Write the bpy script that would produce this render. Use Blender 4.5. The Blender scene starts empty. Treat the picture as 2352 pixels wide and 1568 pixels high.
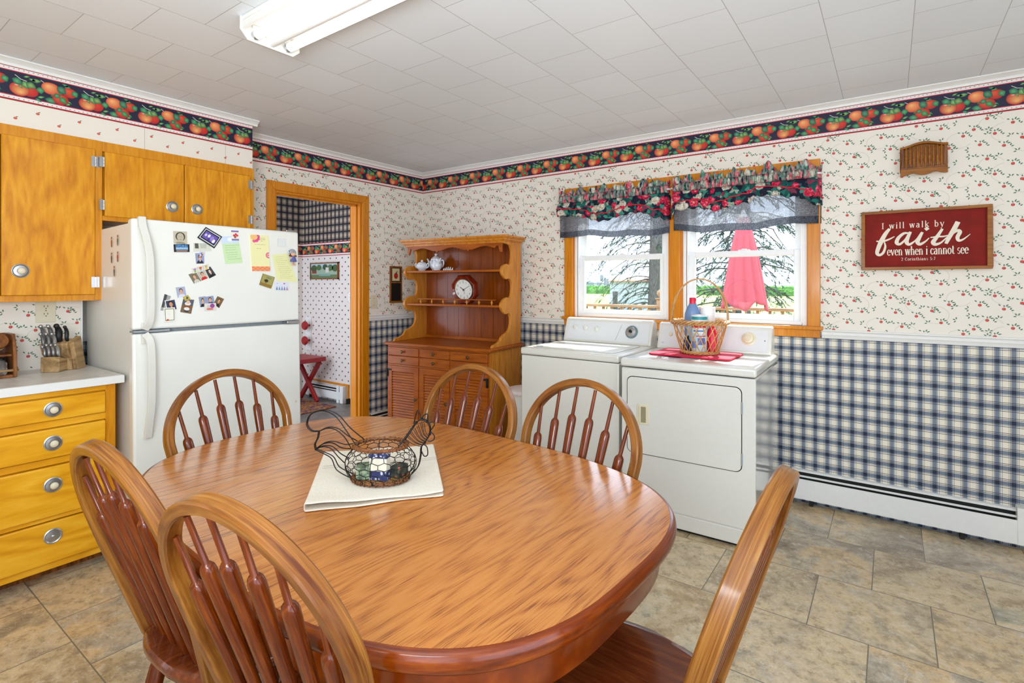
import bpy, bmesh, math, random
from mathutils import Vector, Matrix
R = random.Random(11)
PI = math.pi
scene = bpy.context.scene
COL = scene.collection

# ------------------------------------------------------------------ helpers
def lin(c):
    c = c / 255.0
    return c / 12.92 if c <= 0.04045 else ((c + 0.055) / 1.055) ** 2.4
def rgb(r, g, b, a=1.0):
    return (lin(r), lin(g), lin(b), a)

class MB:
    """collects shapes, then links them as one mesh object"""
    def __init__(s):
        s.v = []; s.f = []; s.m = []; s.c = []; s.grain = None
    def add(s, verts, faces, mi=0, col=None):
        o = len(s.v)
        s.v += [tuple(p) for p in verts]
        if isinstance(col, list): s.c += col
        else: s.c += [col or (1, 1, 1, 1)] * len(verts)
        for f in faces:
            s.f.append(tuple(i + o for i in f)); s.m.append(mi)
        return s
    def box(s, x0, x1, y0, y1, z0, z1, mi=0, col=None):
        v = [(x0,y0,z0),(x1,y0,z0),(x1,y1,z0),(x0,y1,z0),(x0,y0,z1),(x1,y0,z1),(x1,y1,z1),(x0,y1,z1)]
        f = [(0,3,2,1),(4,5,6,7),(0,1,5,4),(1,2,6,5),(2,3,7,6),(3,0,4,7)]
        return s.add(v, f, mi, col)
    def bar(s, a, b, w, h, up=(0,0,1), mi=0, col=None):
        a = Vector(a); b = Vector(b); d = (b - a).normalized()
        x = d.cross(Vector(up)).normalized(); y = x.cross(d)
        v = []
        for p in (a, b):
            for i, j in ((-1,-1),(1,-1),(1,1),(-1,1)):
                v.append(p + x * (i * w / 2) + y * (j * h / 2))
        return s.add(v, [(0,1,2,3),(7,6,5,4),(0,4,5,1),(1,5,6,2),(2,6,7,3),(3,7,4,0)], mi, col)
    def prism(s, poly, fn, h0, h1, mi=0, col=None):
        n = len(poly)
        v = [fn(a, b, h0) for a, b in poly] + [fn(a, b, h1) for a, b in poly]
        f = [tuple(range(n - 1, -1, -1)), tuple(range(n, 2 * n))]
        f += [(i, (i + 1) % n, (i + 1) % n + n, i + n) for i in range(n)]
        return s.add(v, f, mi, col)
    def sweep(s, path, sect, closed=False, caps=True, mi=0, up=None, col=None):
        """path: points; sect: function(i, t) -> list of 2d offsets or a constant list"""
        P = [Vector(p) for p in path]; n = len(P)
        rings = []; prev = None
        for i in range(n):
            if closed: d = P[(i + 1) % n] - P[i - 1]
            else: d = P[min(i + 1, n - 1)] - P[max(i - 1, 0)]
            d = d.normalized() if d.length > 1e-9 else Vector((0, 0, 1))
            if up is not None:
                x = d.cross(Vector(up))
                if x.length < 1e-6: x = d.orthogonal()
                x.normalize()
            elif prev is None:
                x = d.orthogonal().normalized()
            else:
                x = prev - d * prev.dot(d)
                x = x.normalized() if x.length > 1e-6 else d.orthogonal().normalized()
            prev = x
            y = d.cross(x)
            sc = sect(i, i / max(1, n - 1)) if callable(sect) else sect
            rings.append([P[i] + x * a + y * b for a, b in sc])
        k = len(rings[0]); v = [p for r in rings for p in r]; f = []
        if s.grain is not None and col is None:      # run of the wood grain: length along the bend, distance around it
            L = [0.0]
            for i in range(1, n): L.append(L[-1] + (P[i] - P[i - 1]).length)
            col = []
            for i in range(n):
                w = 0.0
                for q in range(k):
                    if q: w += (rings[i][q] - rings[i][q - 1]).length
                    col.append((L[i] - L[-1] / 2, w, s.grain, 1))
        for i in range(n if closed else n - 1):
            j = (i + 1) % n
            for q in range(k):
                f.append((i * k + q, i * k + (q + 1) % k, j * k + (q + 1) % k, j * k + q))
        if caps and not closed:
            f.append(tuple(range(k - 1, -1, -1))); f.append(tuple((n - 1) * k + q for q in range(k)))
        return s.add(v, f, mi, col)
    def tube(s, path, r, n=8, closed=False, caps=True, mi=0, col=None, flat=1.0, up=None):
        cs = [(math.cos(2 * PI * i / n), math.sin(2 * PI * i / n)) for i in range(n)]
        if isinstance(r, (list, tuple)):
            fn = lambda i, t: [(a * r[i], b * r[i] * flat) for a, b in cs]
        else:
            fn = [(a * r, b * r * flat) for a, b in cs]
        return s.sweep(path, fn, closed, caps, mi, up, col)
    def lathe(s, prof, n=24, c=(0,0,0), axis=None, mi=0, col=None, sx=1.0, sy=1.0, caps=True):
        """prof: (radius, height); axis: optional 3x3 matrix"""
        M = axis or Matrix.Identity(3); c = Vector(c); v = []; f = []; k = len(prof)
        for i in range(n):
            a = 2 * PI * i / n
            for r, z in prof:
                v.append(c + M @ Vector((math.cos(a) * r * sx, math.sin(a) * r * sy, z)))
        for i in range(n):
            j = (i + 1) % n
            for q in range(k - 1):
                f.append((i * k + q, j * k + q, j * k + q + 1, i * k + q + 1))
        if caps and prof[0][0] > 1e-6: f.append(tuple(i * k for i in range(n - 1, -1, -1)))
        if caps and prof[-1][0] > 1e-6: f.append(tuple(i * k + k - 1 for i in range(n)))
        return s.add(v, f, mi, col)
    def ball(s, c, r, n=12, mi=0, col=None, sx=1, sy=1, sz=1):
        h = n // 2
        return s.lathe([(r * math.sin(PI * i / h), -r * sz * math.cos(PI * i / h)) for i in range(h + 1)], n, c, None, mi, col, sx, sy)
    def grid(s, fn, nu, nv, mi=0, col=None):
        v = [fn(i / nu, j / nv) for i in range(nu + 1) for j in range(nv + 1)]
        f = [(i * (nv + 1) + j, (i + 1) * (nv + 1) + j, (i + 1) * (nv + 1) + j + 1, i * (nv + 1) + j + 1) for i in range(nu) for j in range(nv)]
        c = None
        if callable(col): c = [col(i / nu, j / nv) for i in range(nu + 1) for j in range(nv + 1)]
        else: c = col
        return s.add(v, f, mi, c)
    def build(s, name, mats, parent=None, smooth=None, bevel=0, seg=2, solid=0, sub=0, recalc=True, loc=None):
        me = bpy.data.meshes.new(name)
        me.from_pydata(s.v, [], s.f)
        if not isinstance(mats, (list, tuple)): mats = [mats]
        for m in mats: me.materials.append(m)
        if len(mats) > 1: me.polygons.foreach_set('material_index', s.m)
        if any(c != (1, 1, 1, 1) for c in s.c):
            at = me.color_attributes.new('Col', 'FLOAT_COLOR', 'POINT')
            at.data.foreach_set('color', [x for c in s.c for x in c])
        if recalc:
            bm = bmesh.new(); bm.from_mesh(me)
            bmesh.ops.remove_doubles(bm, verts=bm.verts, dist=1e-6) if not any(c != (1,1,1,1) for c in s.c) else None
            bmesh.ops.recalc_face_normals(bm, faces=bm.faces); bm.to_mesh(me); bm.free()
        if smooth is not None:
            me.polygons.foreach_set('use_smooth', [True] * len(me.polygons))
            if smooth > 0: me.set_sharp_from_angle(angle=math.radians(smooth))
        me.update()
        o = bpy.data.objects.new(name, me); COL.objects.link(o)
        if parent is not None: o.parent = parent
        if loc: o.location = loc
        if bevel:
            b = o.modifiers.new('edge', 'BEVEL'); b.width = bevel; b.segments = seg; b.limit_method = 'ANGLE'; b.angle_limit = math.radians(40)
            b.harden_normals = False
            if smooth is None:
                me.polygons.foreach_set('use_smooth', [True] * len(me.polygons)); me.set_sharp_from_angle(angle=math.radians(35))
        if solid:
            b = o.modifiers.new('thick', 'SOLIDIFY'); b.thickness = solid; b.offset = 0
        if sub:
            b = o.modifiers.new('sub', 'SUBSURF'); b.levels = sub; b.render_levels = sub
        return o

def tag(o, label=None, cat=None, group=None, kind=None):
    if label: o['label'] = label
    if cat: o['category'] = cat
    if group: o['group'] = group
    if kind: o['kind'] = kind
    return o
def thing(name, label, cat, loc=(0,0,0), rz=0, group=None):
    o = bpy.data.objects.new(name, None); COL.objects.link(o)
    o.empty_display_size = 0.05
    o.location = loc; o.rotation_euler = (0, 0, rz)
    return tag(o, label, cat, group)
def struct(o, label=None):
    o['kind'] = 'structure'
    if label: o['label'] = label
    return o
def dup(root, loc, rz, label, group=None):
    r = root.copy(); COL.objects.link(r); r.location = loc; r.rotation_euler = (0, 0, rz); r['label'] = label
    if group: r['group'] = group
    for ch in list(root.children):
        c = ch.copy(); COL.objects.link(c); c.parent = r
        for g in list(ch.children):
            d = g.copy(); COL.objects.link(d); d.parent = c
    return r

def spline(pts, n=8, closed=False):
    P = [Vector(p) for p in pts]; out = []; m = len(P)
    rng = range(m) if closed else range(m - 1)
    for i in rng:
        p0 = P[(i - 1) % m] if closed or i > 0 else P[0]
        p1 = P[i]; p2 = P[(i + 1) % m]
        p3 = P[(i + 2) % m] if closed or i + 2 < m else P[-1]
        for k in range(n):
            t = k / n
            out.append(0.5 * ((2 * p1) + (p2 - p0) * t + (2 * p0 - 5 * p1 + 4 * p2 - p3) * t * t + (3 * p1 - p0 - 3 * p2 + p3) * t ** 3))
    if not closed: out.append(P[-1])
    return out
def rot(axis, deg): return Matrix.Rotation(math.radians(deg), 3, axis)
FACE_X = Matrix(((0,0,1),(1,0,0),(0,1,0)))      # lathe axis z -> +x
FACE_MY = Matrix(((1,0,0),(0,0,-1),(0,1,0)))    # lathe axis z -> -y
FACE_PY = Matrix(((-1,0,0),(0,0,1),(0,1,0)))

def text_polys(body, size=1.0):
    cu = bpy.data.curves.new('t', 'FONT'); cu.body = body; cu.size = size; cu.align_x = 'CENTER'; cu.align_y = 'CENTER'
    cu.resolution_u = 3
    ob = bpy.data.objects.new('t', cu); COL.objects.link(ob)
    dg = bpy.context.evaluated_depsgraph_get()
    me = bpy.data.meshes.new_from_object(ob.evaluated_get(dg))
    v = [(p.co.x, p.co.y) for p in me.vertices]; f = [tuple(p.vertices) for p in me.polygons]
    bpy.data.objects.remove(ob); bpy.data.curves.remove(cu); bpy.data.meshes.remove(me)
    return v, f

# ------------------------------------------------------------------ materials
def nd(nt, typ, props=None, ins=None):
    n = nt.nodes.new(typ)
    for k, v in (props or {}).items(): setattr(n, k, v)
    for k, v in (ins or {}).items():
        if isinstance(v, bpy.types.NodeSocket): nt.links.new(v, n.inputs[k])
        else: n.inputs[k].default_value = v
    return n
def ma(nt, op, a, b=0.0, c=None):
    i = {0: a, 1: b}
    if c is not None: i[2] = c
    return nd(nt, 'ShaderNodeMath', {'operation': op}, i).outputs[0]
def mix(nt, f, a, b, mode='MIX'):
    n = nd(nt, 'ShaderNodeMix', {'data_type': 'RGBA', 'blend_type': mode})
    for k, v in ((0, f), (6, a), (7, b)):
        if isinstance(v, bpy.types.NodeSocket): nt.links.new(v, n.inputs[k])
        else: n.inputs[k].default_value = v
    return n.outputs[2]
def ramp(nt, fac, stops, interp='LINEAR'):
    n = nd(nt, 'ShaderNodeValToRGB', None, {0: fac}); cr = n.color_ramp; cr.interpolation = interp
    while len(cr.elements) < len(stops): cr.elements.new(0.5)
    for e, (p, c) in zip(cr.elements, stops): e.position = p; e.color = c
    return n.outputs[0]
def coords(nt, scale=(1,1,1), loc=(0,0,0), rand=False, rz=0):
    tc = nd(nt, 'ShaderNodeTexCoord').outputs['Object']
    if rand:
        r = nd(nt, 'ShaderNodeObjectInfo').outputs['Random']
        o = nd(nt, 'ShaderNodeCombineXYZ', None, {0: ma(nt, 'MULTIPLY', r, 7.3), 1: ma(nt, 'MULTIPLY', r, 3.1), 2: ma(nt, 'MULTIPLY', r, 5.7)}).outputs[0]
        tc = nd(nt, 'ShaderNodeVectorMath', {'operation': 'ADD'}, {0: tc, 1: o}).outputs[0]
    m = nd(nt, 'ShaderNodeMapping', None, {0: tc}); m.inputs['Scale'].default_value = scale; m.inputs['Location'].default_value = loc
    m.inputs['Rotation'].default_value = (0, 0, rz)
    return m.outputs[0]
def noise(nt, vec, scale=5, detail=3, rough=0.5, dist=0.0):
    return nd(nt, 'ShaderNodeTexNoise', None, {'Vector': vec, 'Scale': scale, 'Detail': detail, 'Roughness': rough, 'Distortion': dist}).outputs[0]
def pmat(name, color=(0.8,0.8,0.8,1), rough=0.5, metal=0.0, coat=0.0, spec=0.5, **kw):
    m = bpy.data.materials.new(name); m.use_nodes = True; nt = m.node_tree
    b = nt.nodes['Principled BSDF']
    b.inputs['Roughness'].default_value = rough; b.inputs['Metallic'].default_value = metal
    b.inputs['Coat Weight'].default_value = coat; b.inputs['Coat Roughness'].default_value = 0.12
    b.inputs['Specular IOR Level'].default_value = spec
    b.inputs['Base Color'].default_value = color
    m.diffuse_color = color
    for k, v in kw.items(): b.inputs[k].default_value = v
    return m, nt, b
def bump(nt, b, h, strength=0.2, dist=0.002):
    n = nd(nt, 'ShaderNodeBump', None, {'Strength': strength, 'Distance': dist, 'Height': h})
    nt.links.new(n.outputs[0], b.inputs['Normal'])
def plain(name, color, rough=0.5, metal=0.0, coat=0.0, spec=0.5, var=0.04, scale=40, **kw):
    """one colour with a faint mottling"""
    m, nt, b = pmat(name, color, rough, metal, coat, spec, **kw)
    f = noise(nt, coords(nt), scale, 2)
    d = tuple(max(0, x * (1 - var * 2)) for x in color[:3]) + (1,)
    u = tuple(min(1, x * (1 + var)) for x in color[:3]) + (1,)
    nt.links.new(ramp(nt, f, [(0.3, d), (0.7, u)]), b.inputs['Base Color'])
    return m
def wood(name, dark, mid, light, along='z', grain=60, stretch=14, rough=0.35, coat=0.3, cath=0.5, rand=True, blotch=0.35, wear=None, run=False, spec=0.28):
    m, nt, b = pmat(name, mid, rough, 0, coat, spec)
    ax = 'xyz'.index(along)
    sc = [1.0, 1.0, 1.0]; sc[ax] = 1.0 / stretch
    v = coords(nt, tuple(sc), rand=rand)
    if run:
        a_ = nd(nt, 'ShaderNodeAttribute', {'attribute_name': 'Col'}).outputs['Vector']
        r_ = ma(nt, 'MULTIPLY', nd(nt, 'ShaderNodeObjectInfo').outputs['Random'], 9.0)
        a_ = nd(nt, 'ShaderNodeVectorMath', {'operation': 'ADD'}, {0: a_, 1: nd(nt, 'ShaderNodeCombineXYZ', None, {2: r_}).outputs[0]}).outputs[0]
        v = nd(nt, 'ShaderNodeVectorMath', {'operation': 'MULTIPLY'}, {0: a_, 1: (1.0 / stretch, 1.0, 1.0)}).outputs[0]
    fine = noise(nt, v, grain * 2.2, 3, 0.6)
    big = noise(nt, v, grain * 0.16, 2, 0.5, 0.6)
    rings = ma(nt, 'FRACT', ma(nt, 'MULTIPLY', big, 9.0))
    rings = ma(nt, 'ABSOLUTE', ma(nt, 'SUBTRACT', ma(nt, 'MULTIPLY', rings, 2.0), 1.0))
    f = ma(nt, 'ADD', ma(nt, 'MULTIPLY', fine, 1 - cath), ma(nt, 'MULTIPLY', rings, cath))
    c = ramp(nt, f, [(0.22, dark), (0.5, mid), (0.78, light)])
    bl = noise(nt, coords(nt, rand=rand), 4.0, 2)
    c = mix(nt, ma(nt, 'MULTIPLY', ma(nt, 'GREATER_THAN', bl, -1), ma(nt, 'MULTIPLY', bl, blotch)), c, mid)
    if wear:
        w = noise(nt, coords(nt, rand=rand) if not run else nd(nt, 'ShaderNodeVectorMath', {'operation': 'MULTIPLY'}, {0: a_, 1: (0.35, 1.6, 1.0)}).outputs[0], wear[1], 4, 0.65)
        c = mix(nt, ramp(nt, w, [(wear[2], (0,0,0,1)), (wear[2] + 0.16, (1,1,1,1))]), c, wear[0])
    nt.links.new(c, b.inputs['Base Color'])
    bump(nt, b, fine, 0.12, 0.001)
    return m

CREAM = rgb(236, 228, 214)
m_paper = plain('cream_wallpaper', CREAM, 0.65, var=0.015, scale=300)
m_print, nt, b = pmat('printed_colour', (1,1,1,1), 0.6)
nt.links.new(nd(nt, 'ShaderNodeAttribute', {'attribute_name': 'Col'}).outputs['Color'], b.inputs['Base Color'])
m_photo, nt, b = pmat('printed_card', (1,1,1,1), 0.35)
nt.links.new(nd(nt, 'ShaderNodeAttribute', {'attribute_name': 'Col'}).outputs['Color'], b.inputs['Base Color'])

def plaid(name, axis, pu, pv, u0=0.0, cream=rgb(232,224,205), mid=rgb(116,126,140), navy=rgb(20,32,58)):
    m, nt, b = pmat(name, mid, 0.6)
    s = nd(nt, 'ShaderNodeSeparateXYZ', None, {0: nd(nt, 'ShaderNodeTexCoord').outputs['Object']})
    u = ma(nt, 'FRACT', ma(nt, 'DIVIDE', ma(nt, 'ADD', s.outputs[axis], 10.0 + u0), pu))
    v = ma(nt, 'FRACT', ma(nt, 'DIVIDE', ma(nt, 'ADD', s.outputs[2], 10.0), pv))
    W = (1,1,1,1); K = (0.32,0.32,0.32,1); G = (0.5,0.5,0.5,1); L = (0.66,0.66,0.66,1)
    prof = [(0.0, W), (0.29, L), (0.325, W), (0.39, G), (0.43, W), (0.455, G), (0.75, W), (0.775, G), (0.81, W), (0.88, L), (0.92, W)]
    profv = [(0.0, W), (0.30, K), (0.335, W), (0.40, G), (0.435, W), (0.46, G), (0.73, W), (0.77, K), (0.805, W), (0.87, K), (0.905, W)]
    cu = ramp(nt, u, prof, 'CONSTANT'); cv = ramp(nt, v, profv, 'CONSTANT')
    sm = ma(nt, 'MULTIPLY', cu, cv)   # 1 cream .. 0 navy
    c = ramp(nt, sm, [(0.30, navy), (0.47, mid), (0.55, mid), (1.0, cream)])
    c = mix(nt, noise(nt, coords(nt), 400, 1), c, cream) if False else c
    nt.links.new(c, b.inputs['Base Color'])
    return m
m_plaid_x = plaid('blue_plaid_wallpaper', 0, 0.0635, 0.079)
m_plaid_y = plaid('blue_plaid_wallpaper_side', 1, 0.0635, 0.079)
m_plaid_h = plaid('dim_lit_plaid_wallpaper', 0, 0.075, 0.085, cream=rgb(186,166,144), mid=rgb(54,50,58), navy=rgb(10,10,20))  # hall plaid, the low light of the hall darkened into its colours
m_plaid_hy = plaid('dim_lit_plaid_wallpaper_side', 1, 0.075, 0.085, cream=rgb(186,166,144), mid=rgb(54,50,58), navy=rgb(10,10,20))

def dots(name, axis):
    m, nt, b = pmat(name, CREAM, 0.65)
    s = nd(nt, 'ShaderNodeSeparateXYZ', None, {0: nd(nt, 'ShaderNodeTexCoord').outputs['Object']})
    P = 0.112; Q = 0.100
    def near(off):
        u = ma(nt, 'SUBTRACT', ma(nt, 'FRACT', ma(nt, 'ADD', ma(nt, 'DIVIDE', s.outputs[axis], P), 100.0 + off)), 0.5)
        v = ma(nt, 'SUBTRACT', ma(nt, 'FRACT', ma(nt, 'ADD', ma(nt, 'DIVIDE', s.outputs[2], Q), 100.0 + off)), 0.5)
        d = ma(nt, 'ADD', ma(nt, 'ABSOLUTE', u), ma(nt, 'ABSOLUTE', v))
        return ma(nt, 'LESS_THAN', d, 0.115)
    f = ma(nt, 'MAXIMUM', near(0.0), near(0.5))
    nt.links.new(mix(nt, f, rgb(224, 214, 206), rgb(96, 48, 50)), b.inputs['Base Color'])
    return m
m_dots_x = dots('dotted_wallpaper', 0); m_dots_y = dots('dotted_wallpaper_side', 1)

# ceiling tiles
m_ceil, nt, b = pmat('ceiling_tile', rgb(214, 213, 209), 0.42)
s = nd(nt, 'ShaderNodeSeparateXYZ', None, {0: nd(nt, 'ShaderNodeTexCoord').outputs['Object']})
v = nd(nt, 'ShaderNodeCombineXYZ', None, {0: ma(nt, 'ADD', s.outputs[1], 10.0 - 1.09 + 0.01), 1: ma(nt, 'ADD', s.outputs[0], 2.338 + 0.302 * 40)}).outputs[0]
br = nd(nt, 'ShaderNodeTexBrick', {'offset': 0.5, 'offset_frequency': 2, 'squash': 1.0}, {'Vector': v, 'Scale': 1.0, 'Mortar Size': 0.0016, 'Mortar Smooth': 0.3, 'Bias': 0.0, 'Brick Width': 0.3265, 'Row Height': 0.302,
    'Color1': rgb(230, 236, 241), 'Color2': rgb(225, 231, 236), 'Mortar': rgb(176, 173, 168)})
c = mix(nt, ma(nt, 'MULTIPLY', noise(nt, coords(nt), 180, 2), 0.06), br.outputs['Color'], rgb(170, 168, 162))
nt.links.new(c, b.inputs['Base Color'])
wv = noise(nt, coords(nt), 3.0, 2)
bump(nt, b, ma(nt, 'ADD', ma(nt, 'MULTIPLY', br.outputs['Fac'], -1.0), ma(nt, 'MULTIPLY', wv, 1.6)), 0.35, 0.003)

# slate look vinyl floor
m_floor, nt, b = pmat('slate_look_vinyl', rgb(150, 135, 108), 0.22, spec=0.55)
s = nd(nt, 'ShaderNodeSeparateXYZ', None, {0: nd(nt, 'ShaderNodeTexCoord').outputs['Object']})
v = nd(nt, 'ShaderNodeCombineXYZ', None, {0: ma(nt, 'ADD', s.outputs[0], 0.27 + 0.407 * 40), 1: ma(nt, 'ADD', s.outputs[1], -3.678 + 0.434 * 40)}).outputs[0]
br = nd(nt, 'ShaderNodeTexBrick', {'offset': 0.5, 'offset_frequency': 2, 'squash': 1.0}, {'Vector': v, 'Scale': 1.0, 'Mortar Size': 0.0022, 'Mortar Smooth': 0.1, 'Bias': 0.0, 'Brick Width': 0.407, 'Row Height': 0.434,
    'Color1': (0,0,0,1), 'Color2': (1,1,1,1), 'Mortar': (0.5,0.5,0.5,1)})
seed = br.outputs['Color']
off = nd(nt, 'ShaderNodeVectorMath', {'operation': 'MULTIPLY'}, {0: seed, 1: (9.0, 17.0, 5.0)}).outputs[0]
pv = nd(nt, 'ShaderNodeVectorMath', {'operation': 'ADD'}, {0: v, 1: off}).outputs[0]
n1 = noise(nt, pv, 2.4, 7, 0.62, 0.7); n2 = noise(nt, pv, 24, 7, 0.8); n3 = noise(nt, pv, 6.5, 4, 0.55, 2.2)
c = ramp(nt, n1, [(0.32, rgb(134, 114, 84)), (0.44, rgb(202, 172, 126)), (0.54, rgb(222, 204, 166)), (0.66, rgb(178, 178, 158))])
c2 = ramp(nt, n1, [(0.32, rgb(122, 104, 86)), (0.46, rgb(180, 168, 148)), (0.56, rgb(212, 178, 130)), (0.68, rgb(134, 112, 86))])
c = mix(nt, seed, c, c2)
c = mix(nt, ramp(nt, n2, [(0.36, (0.6,0.6,0.6,1)), (0.50, (0,0,0,1))]), c, rgb(112, 98, 76))
c = mix(nt, ramp(nt, n2, [(0.55, (0,0,0,1)), (0.68, (0.6,0.6,0.6,1))]), c, rgb(234, 226, 206))
vein = ma(nt, 'ABSOLUTE', ma(nt, 'SUBTRACT', n3, 0.5))
c = mix(nt, ramp(nt, vein, [(0.0, (0.45,0.45,0.45,1)), (0.009, (0,0,0,1))]), c, rgb(236, 228, 210))
c = mix(nt, br.outputs['Fac'], c, rgb(120, 112, 96))
nt.links.new(c, b.inputs['Base Color'])
bump(nt, b, ma(nt, 'ADD', n2, ma(nt, 'MULTIPLY', br.outputs['Fac'], -1.5)), 0.18, 0.002)
m_floor_hall, nt, b = pmat('grey_hall_floor', rgb(112, 108, 104), 0.4)
nt.links.new(ramp(nt, noise(nt, coords(nt), 9, 5, 0.6), [(0.3, rgb(88, 80, 74)), (0.6, rgb(128, 122, 116))]), b.inputs['Base Color'])

m_birch = wood('honey_birch', rgb(184, 106, 6), rgb(216, 142, 20), rgb(234, 168, 42), 'z', 26, 5, 0.36, 0.12, 0.30, blotch=0.4)
m_birch_h = wood('yellow_birch', rgb(210, 136, 10), rgb(232, 164, 24), rgb(246, 186, 54), 'y', 22, 6, 0.38, 0.12, 0.35, blotch=0.4)
m_birch_f = wood('honey_birch_frame', rgb(188, 110, 8), rgb(212, 138, 20), rgb(224, 158, 36), 'z', 40, 10, 0.35, 0.3, 0.15)
m_trim = wood('amber_door_trim', rgb(184, 100, 8), rgb(208, 128, 18), rgb(222, 148, 34), 'z', 36, 16, 0.28, 0.4, 0.12)
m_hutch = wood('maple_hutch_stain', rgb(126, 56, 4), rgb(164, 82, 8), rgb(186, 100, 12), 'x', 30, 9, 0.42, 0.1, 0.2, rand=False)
m_hutch_v = wood('maple_hutch_lit_side', rgb(170, 92, 18), rgb(206, 130, 38), rgb(222, 156, 66), 'z', 24, 6, 0.35, 0.3, 0.25, rand=False, blotch=0.6)  # lighter copy of the hutch stain, light on the side put into the colour
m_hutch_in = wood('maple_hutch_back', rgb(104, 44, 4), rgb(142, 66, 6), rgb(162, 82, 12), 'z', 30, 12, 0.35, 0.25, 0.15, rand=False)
m_chair = wood('dark_oak_chair', rgb(56, 16, 2), rgb(100, 38, 4), rgb(142, 70, 14), 'z', 70, 16, 0.24, 0.3, 0.05, run=True)
m_seat = wood('dark_oak_seat', rgb(70, 26, 10), rgb(112, 50, 20), rgb(150, 80, 36), 'y', 40, 10, 0.18, 0.6, 0.12)
m_hoop = wood('worn_oak_hoop', rgb(92, 46, 10), rgb(138, 84, 28), rgb(176, 124, 58), 'z', 60, 18, 0.34, 0.25, 0.1, wear=(rgb(88, 38, 8), 9, 0.50), run=True)
m_rim = wood('dark_oak_rim', rgb(70, 22, 2), rgb(118, 46, 4), rgb(156, 76, 14), 'z', 60, 14, 0.22, 0.25, 0.12, rand=False, run=True)
m_walnut = wood('dark_rack_wood', rgb(70, 36, 12), rgb(128, 74, 28), rgb(160, 100, 44), 'z', 40, 8, 0.4, 0.2, 0.3)
m_acacia = wood('knife_block_wood', rgb(120, 92, 58), rgb(168, 134, 90), rgb(194, 162, 116), 'y', 40, 8, 0.5, 0.0, 0.4)
m_oldoak = wood('golden_frame_oak', rgb(100, 54, 6), rgb(148, 88, 16), rgb(172, 110, 28), 'x', 40, 12, 0.45, 0.05, 0.2)

# oak table top: boards along local y
m_oak, nt, b = pmat('oak_table_top', rgb(192, 118, 56), 0.24, 0, 0.9)
b.inputs['Coat Roughness'].default_value = 0.16
tc = nd(nt, 'ShaderNodeTexCoord').outputs['Object']
s = nd(nt, 'ShaderNodeSeparateXYZ', None, {0: tc})
bx = ma(nt, 'FLOOR', ma(nt, 'DIVIDE', ma(nt, 'ADD', s.outputs[0], 3.0), 0.112))
rnd = nd(nt, 'ShaderNodeTexWhiteNoise', {'noise_dimensions': '1D'}, {'W': bx}).outputs[0]
v = nd(nt, 'ShaderNodeCombineXYZ', None, {0: s.outputs[0], 1: ma(nt, 'ADD', ma(nt, 'MULTIPLY', s.outputs[1], 0.022), ma(nt, 'MULTIPLY', rnd, 31.0)), 2: ma(nt, 'MULTIPLY', rnd, 17.0)}).outputs[0]
fine = noise(nt, v, 460, 3, 0.65)
v2 = nd(nt, 'ShaderNodeCombineXYZ', None, {0: s.outputs[0], 1: ma(nt, 'ADD', ma(nt, 'MULTIPLY', s.outputs[1], 0.13), ma(nt, 'MULTIPLY', rnd, 31.0)), 2: ma(nt, 'MULTIPLY', rnd, 17.0)}).outputs[0]
big = noise(nt, v2, 6.0, 2, 0.5, 0.25)
ring = ma(nt, 'ABSOLUTE', ma(nt, 'SUBTRACT', ma(nt, 'MULTIPLY', ma(nt, 'FRACT', ma(nt, 'MULTIPLY', big, 17.0)), 2.0), 1.0))
f = ma(nt, 'ADD', ma(nt, 'MULTIPLY', fine, 0.84), ma(nt, 'MULTIPLY', ring, 0.16))
c = ramp(nt, f, [(0.33, rgb(122, 60, 16)), (0.42, rgb(172, 98, 34)), (0.50, rgb(194, 120, 48)), (0.74, rgb(206, 136, 62))])
c = mix(nt, ma(nt, 'MULTIPLY', rnd, 0.22), c, rgb(214, 140, 66))
for sx_, w_ in ((-0.005, 0.0016), (-0.385, 0.0016)):
    d = ma(nt, 'ABSOLUTE', ma(nt, 'SUBTRACT', s.outputs[0], sx_))
    c = mix(nt, ma(nt, 'LESS_THAN', d, w_), c, rgb(92, 46, 16))
wr = noise(nt, nd(nt, 'ShaderNodeVectorMath', {'operation': 'MULTIPLY'}, {0: tc, 1: (26.0, 2.0, 1.0)}).outputs[0], 2.2, 5, 0.75)
for sx_, w_, hi in ((-0.385, 0.05, 0.9), (-0.6, 0.06, 0.8), (-0.5, 0.22, 0.35)):
    d = ma(nt, 'ABSOLUTE', ma(nt, 'SUBTRACT', s.outputs[0], sx_))
    k = ma(nt, 'MULTIPLY', ma(nt, 'SUBTRACT', 1.0, ma(nt, 'MINIMUM', ma(nt, 'DIVIDE', d, w_), 1.0)), hi)
    c = mix(nt, ma(nt, 'MULTIPLY', k, ramp(nt, wr, [(0.54, (0,0,0,1)), (0.66, (1,1,1,1))])), c, rgb(222, 184, 138))
nt.links.new(c, b.inputs['Base Color'])
bump(nt, b, fine, 0.12, 0.0008)

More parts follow.
